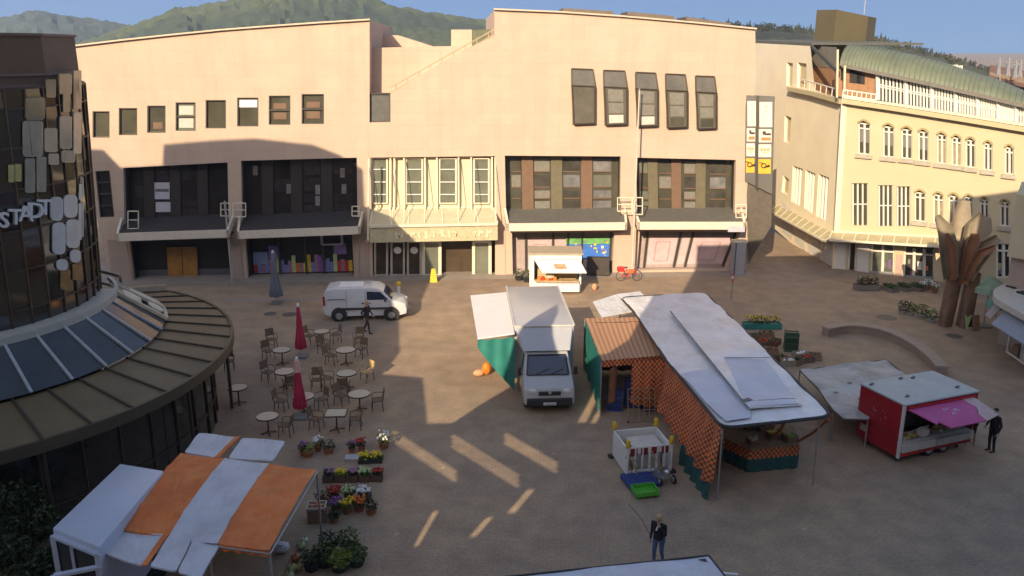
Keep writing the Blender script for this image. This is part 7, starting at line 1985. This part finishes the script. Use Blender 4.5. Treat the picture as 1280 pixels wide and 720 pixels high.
for i, (u, v, m, lb) in enumerate(((1208, 410, M_PET['pale'], 'pale A-board at the foot of the bronze columns'), (1217, 412, M_WOOD, 'brown A-board right of the bronze columns'))):
    t = thing('a_board', lb, 'sign', G(u, v), .3); 
    b = MB(); b.hexa([(-.22, -.2, 0), (.22, -.2, 0), (.22, -.17, 0), (-.22, -.17, 0)], [(-.22, -.02, .8), (.22, -.02, .8), (.22, .01, .8), (-.22, .01, .8)]); b.build('front_panel', m, t)
    b = MB(); b.hexa([(-.22, .2, 0), (.22, .2, 0), (.22, .17, 0), (-.22, .17, 0)], [(-.22, .03, .8), (.22, .03, .8), (.22, .015, .8), (-.22, .015, .8)]); b.build('rear_panel', M_TRIM, t)

# ------------------------------------------------------------------ small street things
bk = thing('bicycle', 'red bicycle parked by the pier under the right ledges', 'bicycle', G(786, 351), math.radians(6))
for x in (-.52, .52):
    b = MB(); b.tube([(x + .33 * math.cos(2 * PI * k / 18), 0, .34 + .33 * math.sin(2 * PI * k / 18)) for k in range(19)], .022, 6); w_ = b.build('wheel', M_TRIM, bk)
    b = MB()
    for k in range(6): a = PI * k / 6; b.tube([(x - .32 * math.cos(a), 0, .34 - .32 * math.sin(a)), (x + .32 * math.cos(a), 0, .34 + .32 * math.sin(a))], .004, 4)
    b.build('spokes', M_ALU, w_)
b = MB()
for a, c in (((-.52, .34), (-.05, .32)), ((-.05, .32), (-.2, .78)), ((-.2, .72), (.36, .74)), ((-.05, .32), (.36, .68)), ((.34, .80), (.52, .34)), ((-.2, .74), (-.52, .34))): b.tube([(a[0], 0, a[1]), (c[0], 0, c[1])], .03, 6)
b.build('frame', M_REDB, bk)
b = MB(); b.tube([(.34, 0, .8), (.33, 0, .98)], .02, 6); b.tube([(.30, -.28, .98), (.36, -.1, 1.0), (.36, .1, 1.0), (.30, .28, .98)], .018, 6); b.build('handlebar', M_ALU, bk)
b = MB(); b.ball((-.22, 0, .90), (.14, .07, .05), 8, 5); b.tube([(-.2, 0, .74), (-.22, 0, .88)], .018, 6); b.build('saddle', M_TRIM, bk)
b = MB(); b.box((-.55, 0, .80), (.42, .34, .28)); b.build('basket', M_REDB, bk, bevel=.02)
b = MB(); b.box((.1, -.05, .62), (.3, .08, .2)); b.build('bag', M_PET['orange'], bk)

ps = thing('sign_post', 'thin post with a small red and white band by the store corner', 'sign post', G(914, 375))
zt = 2.9
b = MB(); b.tube([(0, 0, 0), (0, 0, zt + .6)], .04, 8); b.build('post', mat('post_grey', (.25, .25, .26), .5), ps)
for z, m in ((1.15, M_REDB), (1.32, M_WHITE), (1.48, M_REDB)):
    b = MB(); b.tube([(0, 0, z), (0, 0, z + .15)], .05, 8); b.build('band', m, ps)
cp = FA.px(921, 340, .8)
cbx = thing('advertising_pillar', 'grey box pillar with its sunlit top painted pale at the store corner', 'pillar', (cp.x, cp.y, 0), math.atan(.0585))
b = MB(); b.box((0, 0, 1.1), (.85, .5, 2.2)); b.build('casing', mat('pillar_grey', (.33, .33, .35), .5, var=.06), cbx, bevel=.02)
b = MB(); b.box((0, 0, 2.26), (.9, .55, .12)); b.build('top', M_CREAM, cbx)  # cream colour stands for the sunlit upper part of the box
b = MB(); b.box((-.30, -.26, 1.1), (.14, .03, 2.1)); b.build('dark_strip', M_TRIM, cbx)
b = MB(); q = [FA.px(u, v, 1.4) for u, v in ((910, 283), (931, 283), (931, 290), (910, 290))]
nm = b.hexa([p - FA.n * .06 for p in q], q).build('name_plate', mat('plate_lilac', (.5, .5, .55), .5), store, world=True)

fpb = FA.px(790, 342, 1.1)
fp_ = thing('flagpole', 'tall pale flagpole standing before the pier between the right hand bays', 'flagpole', (fpb.x, fpb.y, 0))
top = FA.px(797, 113, 1.1)
b = MB(); b.tube([(0, 0, 0), (0, 0, 4), (0, 0, top.z)], [.075, .065, .04], 10); b.build('pole', mat('pole_rose_white', (.62, .52, .46), .4), fp_)
b = MB(); b.ball((0, 0, top.z + .05), .07, 8, 5); b.build('finial', M_ALU, fp_)
fpb = FA.px(283, 349, 1.0)
fp2 = thing('flagpole', 'grey pole standing in the shade before the left hand bays', 'flagpole', (FA.px(297, 349, 1.0).x - .35, FA.px(297, 349, 1.0).y, 0))
b = MB(); b.tube([(0, 0, 0), (0, 0, 5.2)], [.07, .06], 10); b.build('pole', mat('pole_grey', (.4, .38, .36), .4), fp2)
b = MB(); b.ball((0, 0, 5.22), .065, 8, 5); b.build('finial', M_ALU, fp2)
wsn = thing('wet_floor_sign', 'yellow folding caution stand before the store entrance', 'caution sign', G(542, 352), .1)
b = MB(); b.hexa([(-.24, -.2, 0), (.24, -.2, 0), (.24, -.17, 0), (-.24, -.17, 0)], [(-.12, -.02, .85), (.12, -.02, .85), (.12, 0.01, .85), (-.12, .01, .85)]); b.build('front_panel', M_YELLOW, wsn)
b = MB(); b.hexa([(-.24, .2, 0), (.24, .2, 0), (.24, .17, 0), (-.24, .17, 0)], [(-.12, .05, .85), (.12, .05, .85), (.12, .02, .85), (-.12, .02, .85)]); b.build('rear_panel', M_YELLOW, wsn)
bol = thing('white_bollard', 'white bollard with a yellow cap behind the bonnet of the van', 'bollard', G(499, 376))
b = MB(); b.tube([(0, 0, 0), (0, 0, .95)], .09, 12); b.build('post', M_WHITE, bol); b = MB(); b.ball((0, 0, 1.05), (.16, .16, .15), 10, 6); b.build('cap', M_YELLOW, bol)
ob = thing('orange_bag', 'orange and tan bag dropped beside the teal sheet of the truck', 'bag', G(606, 469), .3)
b = MB(); b.ball((.08, 0, .32), (.22, .2, .30), 12, 8); b.build('sack', M_ORANGEPL, ob, smooth=True)
b = MB(); b.ball((-.28, -.02, .16), (.28, .2, .16), 12, 7); b.build('spare_sack', mat('peach_sack', (.60, .33, .18), .7), ob, smooth=True)
sb_ = thing('small_bag', 'tan paper bag on the ground right of the snack kiosk', 'bag', G(743, 363), 0)
b = MB(); b.ball((0, 0, .22), (.16, .14, .24), 10, 6); b.build('sack', mat('peach_sack', (.60, .33, .18), .7), sb_, smooth=True)
for i, (u, v, lb) in enumerate(((665, 352, 'dark leafy shrub in a tub left of the snack kiosk'), (655, 350, 'small dark shrub in a tub beside the entrance pier'))):
    plant_pot('tub_plant', lb, G(u - 6, v), M_LEAFDK, None, .34, .6, 160, pot=M_TRIM, group='tub shrubs beside the entrance')

# dark shrubs under the trees at the lower left corner
rr = random.Random(9)
for i, (u, v, r, h, lb) in enumerate(((38, 700, 1.0, 2.3, 'tall dark bush in the lower left corner beside the canopy'), (10, 735, 1.0, 1.7, 'dark bush cut by the lower left corner'), (62, 745, .8, 1.4, 'low dark bush before the delivery truck'), (75, 655, .6, 1.2, 'small dark bush under the edge of the ring canopy'))):
    t = thing('bush', lb, 'bush', G(u, v), 0, 'dark bushes at the lower left'); b = MB()
    for k in range(14):
        a = rr.uniform(0, 2 * PI); q = r * rr.uniform(.1, .75); b.leaves((q * math.cos(a), q * math.sin(a), h * rr.uniform(.3, .95)), (r * .42, r * .42, h * .22), 150, .075, rr)
    b.build('foliage', M_LEAFDK, t)
    b = MB()
    for k in range(4): b.tube([(.1 * (k - 1.5), 0, 0), (.25 * (k - 1.5), .1, h * .7)], [.04, .015], 6)
    b.build('stem', M_WOOD, t)
# ------------------------------------------------------------------ people
M_SKIN = mat('skin', (.50, .31, .22), .6, var=.05)
def person(label, loc, rz, h, cloth, pose, hair, group=None):
    """one continuous body: tapered limbs, five-fingered hands and a face fused into a single skin; local -y is forward"""
    t = thing('person', label, 'person', loc, rz, group)
    s = h / 1.75
    W_ = pose.get('w', 1.0)
    J = dict(pelvis=(0, 0, .94), chest=(0, -.01, 1.28), neck=(0, .0, 1.47), head=(0, -.03, 1.63))
    hipx, shx = .095, .185 * W_
    segs = []     # (a, b, ra, rb, zone, flat)
    def seg(a, b, ra, rb, z): segs.append((V(a), V(b), ra, rb, z))
    lean = pose.get('lean', 0.0)
    chest, neck = V((0, -.02 - lean * .3, 1.28)), V((0, .0 - lean * .55, 1.46)); head = V((0, -.03 - lean * .75, 1.62)) + V(pose.get('headoff', (0, 0, 0)))
    for sx in (-1, 1):
        seg((sx * .05, 0, .96), (sx * .06, chest.y + .01, 1.2), .125, .115, 'top'); seg((sx * .06, chest.y + .01, 1.2), (sx * .07, neck.y + .01, 1.36), .118, .10, 'top')
        seg((sx * .07, neck.y + .01, 1.38), (sx * shx, neck.y + .01, 1.39), .07, .062, 'top')
        seg((sx * .06, .02, .93), (sx * hipx, .01, .86), .13, .11, 'legs')
        # legs
        kx, ky, kz, ax, ay, az = pose['leg_l' if sx < 0 else 'leg_r']
        hip = V((sx * hipx, 0, .88)); kn = V((kx, ky, kz)); an = V((ax, ay, az))
        seg(hip, kn, .088, .062, 'legs'); seg(kn, an, .06, .045, pose.get('shin', 'legs'))
        seg(an + V((0, .03, -.045)), an + V((0, -.15, -.055)), .045, .036, 'shoe')
        # arms
        ex, ey, ez, wx, wy, wz = pose['arm_l' if sx < 0 else 'arm_r']
        sh = V((sx * shx, neck.y + .01, 1.385)); el = V((ex, ey, ez)); wr = V((wx, wy, wz))
        seg(sh, el, .060, .047, 'top'); seg(el, wr, .045, .034, pose.get('forearm', 'top'))
        d = (wr - el).normalized(); side = V((0, -1, 0)) if abs(d.y) < .8 else V((0, 0, 1))
        pal = d.cross(side).normalized(); side = pal.cross(d).normalized()
        seg(wr, wr + d * .085 , .030, .034, 'skin')
        for k, L_ in enumerate((.070, .080, .074, .058)):
            o_ = side * (-.030 + .020 * k); b0 = wr + d * .085 + o_; b1 = b0 + d * L_ * .55 + pal * .008 * sx; b2 = b1 + d * L_ * .4 + pal * .022 * sx
            seg(b0, b1, .0105, .0095, 'skin'); seg(b1, b2, .0095, .008, 'skin')
        th0 = wr + d * .025 - side * .03; th1 = th0 - side * .028 + d * .035; seg(th0, th1, .013, .011, 'skin'); seg(th1, th1 + d * .03 - side * .004, .011, .009, 'skin')
    seg(neck - V((0, 0, .03)), head - V((0, -.015, .06)), .058, .052, 'skin')
    b = MB()
    for a, c, ra, rb, z in segs:
        b.tube([a, c], [ra, rb], 10); b.ball(a, ra, 10, 6); b.ball(c, rb, 10, 6)
    hy = pose.get('head_turn', 0.0)
    Rh = Matrix.Rotation(hy, 3, 'Z') @ Matrix.Rotation(pose.get('head_tilt', 0.0), 3, 'X')
    hb = MB(); hb.ball((0, .01, .01), (.076, .092, .105), 16, 10); hb.ball((0, -.03, -.06), (.055, .062, .058), 12, 8)
    hb.tube([(0, -.085, .012), (0, -.108, -.022)], [.012, .016], 8); hb.ball((0, -.104, -.022), .015, 8, 5)
    for sx in (-1, 1): hb.ball((sx * .078, .012, -.005), (.012, .022, .032), 8, 6)
    hb.ball((0, -.086, -.062), (.028, .012, .010), 8, 5)
    b.add([head + Rh @ p for p in hb.v], hb.f)
    me = bpy.data.meshes.new('body'); me.from_pydata([tuple(p * s) for p in b.v], [], b.f)
    o = bpy.data.objects.new('body', me); COL.objects.link(o)
    md = o.modifiers.new('fuse', 'REMESH'); md.mode = 'VOXEL'; md.voxel_size = .0085
    m2 = o.modifiers.new('soft', 'SMOOTH'); m2.factor = .5; m2.iterations = 3
    dg = bpy.context.evaluated_depsgraph_get(); dg.update()
    nm = bpy.data.meshes.new_from_object(o.evaluated_get(dg)); o.modifiers.clear(); o.data = nm; nm.name = 'body'
    bpy.data.meshes.remove(me)
    zones = ['top', 'legs', 'shoe', 'skin']
    for z in zones: nm.materials.append(cloth[z] if z in cloth else M_SKIN)
    n = len(nm.polygons); cen = np.empty(n * 3); nm.polygons.foreach_get('center', cen); cen = cen.reshape(-1, 3) / s
    best = np.full(n, 1e9); idx = np.zeros(n, int)
    for a, c, ra, rb, z in segs:
        A_, C_ = np.array(a), np.array(c); ab = C_ - A_; tt = np.clip(((cen - A_) @ ab) / (ab @ ab), 0, 1)
        d = np.linalg.norm(cen - (A_ + tt[:, None] * ab), axis=1) - (ra + (rb - ra) * tt)
        k = d < best; best[k] = d[k]; idx[k] = zones.index(z)
    hd = np.linalg.norm(cen - np.array(head), axis=1) < .145; idx[hd & (cen[:, 2] > neck.z + .04)] = 3
    nm.polygons.foreach_set('material_index', idx.astype(np.int32)); nm.polygons.foreach_set('use_smooth', np.ones(n, bool)); nm.update()
    o.parent = t; MW[o] = MW[t]
    # hair cap, eyes and collar
    hb = MB(); L_ = hair.get('len', .0)
    hb.ball((0, .018, .022), (.086, .098, .104), 16, 10)
    keep = MB()
    fs = [f for f in hb.f if not (sum(hb.v[i].y for i in f) / len(f) < -.045 and sum(hb.v[i].z for i in f) / len(f) < .065)]
    fs = [f for f in fs if sum(hb.v[i].z for i in f) / len(f) > -.045 or sum(hb.v[i].y for i in f) / len(f) > .03]
    keep.add([(head + Rh @ p) * s for p in hb.v], fs)
    if L_: 
        q = MB(); q.ball((0, .06, -.06), (.085, .055, .06 + L_), 12, 8); keep.add([(head + Rh @ p) * s for p in q.v], q.f)
    keep.build('hair', hair['m'], t, smooth=True)
    e = MB()
    for sx in (-1, 1): e.ball((head + Rh @ V((sx * .031, -.078, .012))) * s, .0095 * s, 8, 5)
    e.build('eye', mat('eye_dark', (.03, .025, .02), .3), t)
    return t
M_BLK = mat('black_jacket_cloth', (.018, .018, .022), .85, var=.2, scale=8)
M_DENIM = mat('blue_denim', (.07, .12, .24), .85, var=.2, scale=9)
M_DKTR = mat('dark_grey_trousers', (.04, .04, .045), .85, var=.15)
M_SHOE = mat('pale_shoe', (.5, .48, .45), .6); M_SHOEDK = mat('dark_shoe', (.05, .04, .035), .6)
BLOND = dict(m=mat('blond_hair', (.50, .36, .17), .7, var=.2, scale=20), len=.03); DARKH = dict(m=mat('dark_hair', (.03, .02, .015), .7, var=.2, scale=20), len=.0)
stand = dict(leg_l=(-.10, -.02, .49, -.11, .03, .085), leg_r=(.10, -.02, .49, .11, .02, .085), arm_l=(-.25, .04, 1.10, -.25, -.05, .85), arm_r=(.25, .04, 1.10, .25, -.06, .85))
a = G(822, 706)
person('blond person in black jacket and blue jeans with one hand raised to the face', a, math.radians(-35), 1.70, dict(top=M_BLK, legs=M_DENIM, shoe=M_SHOE),
       dict(stand, leg_l=(-.09, -.10, .50, -.10, -.06, .085), leg_r=(.10, -.0, .49, .12, .12, .085), arm_r=(.24, -.10, 1.14, .10, -.20, 1.40), lean=.10, head_tilt=.15, w=1.05), BLOND)
b = MB()
pr = [x for x in S.objects if x.get('label', '').startswith('blond person in black jacket')][0]
b.hexa([(-.05, -.175, 1.20), (-.005, -.178, 1.20), (.055, -.155, 1.40), (.01, -.15, 1.42)], [(-.05, -.16, 1.20), (-.005, -.165, 1.20), (.055, -.14, 1.40), (.01, -.135, 1.42)])
b.build('scarf', mat('white_scarf', (.7, .7, .7), .8), pr)
person('person in a dark jacket and dark trousers walking past the parked white van', G(459, 416), math.radians(70), 1.78, dict(top=M_BLK, legs=M_DKTR, shoe=M_SHOEDK),
       dict(stand, leg_l=(-.10, -.16, .50, -.10, -.20, .085), leg_r=(.10, .06, .49, .10, .26, .11), arm_l=(-.24, .14, 1.12, -.23, .02, .88), arm_r=(.24, -.10, 1.10, .22, -.25, .94), lean=.08), BLOND)
person('person all in black standing at the right end of the red trailer', G(1238, 564), math.radians(-75), 1.76, dict(top=M_BLK, legs=mat('black_trousers', (.02, .02, .025), .85), shoe=M_SHOEDK),
       dict(stand, lean=.05, head_tilt=.1, arm_l=(-.24, -.05, 1.12, -.14, -.24, 1.02)), DARKH)
person('customer in a dark shirt and shorts half hidden under the magenta flap', G(1212, 555), math.radians(165), 1.70, dict(top=M_BLK, legs=M_DKTR, shoe=M_SHOE),
       dict(stand, shin='skin', forearm='skin', leg_l=(-.11, -.03, .49, -.15, .02, .085), leg_r=(.11, -.03, .49, .15, .06, .085), arm_l=(-.24, -.06, 1.12, -.16, -.28, 1.05), arm_r=(.24, -.06, 1.12, .16, -.28, 1.05)), DARKH)
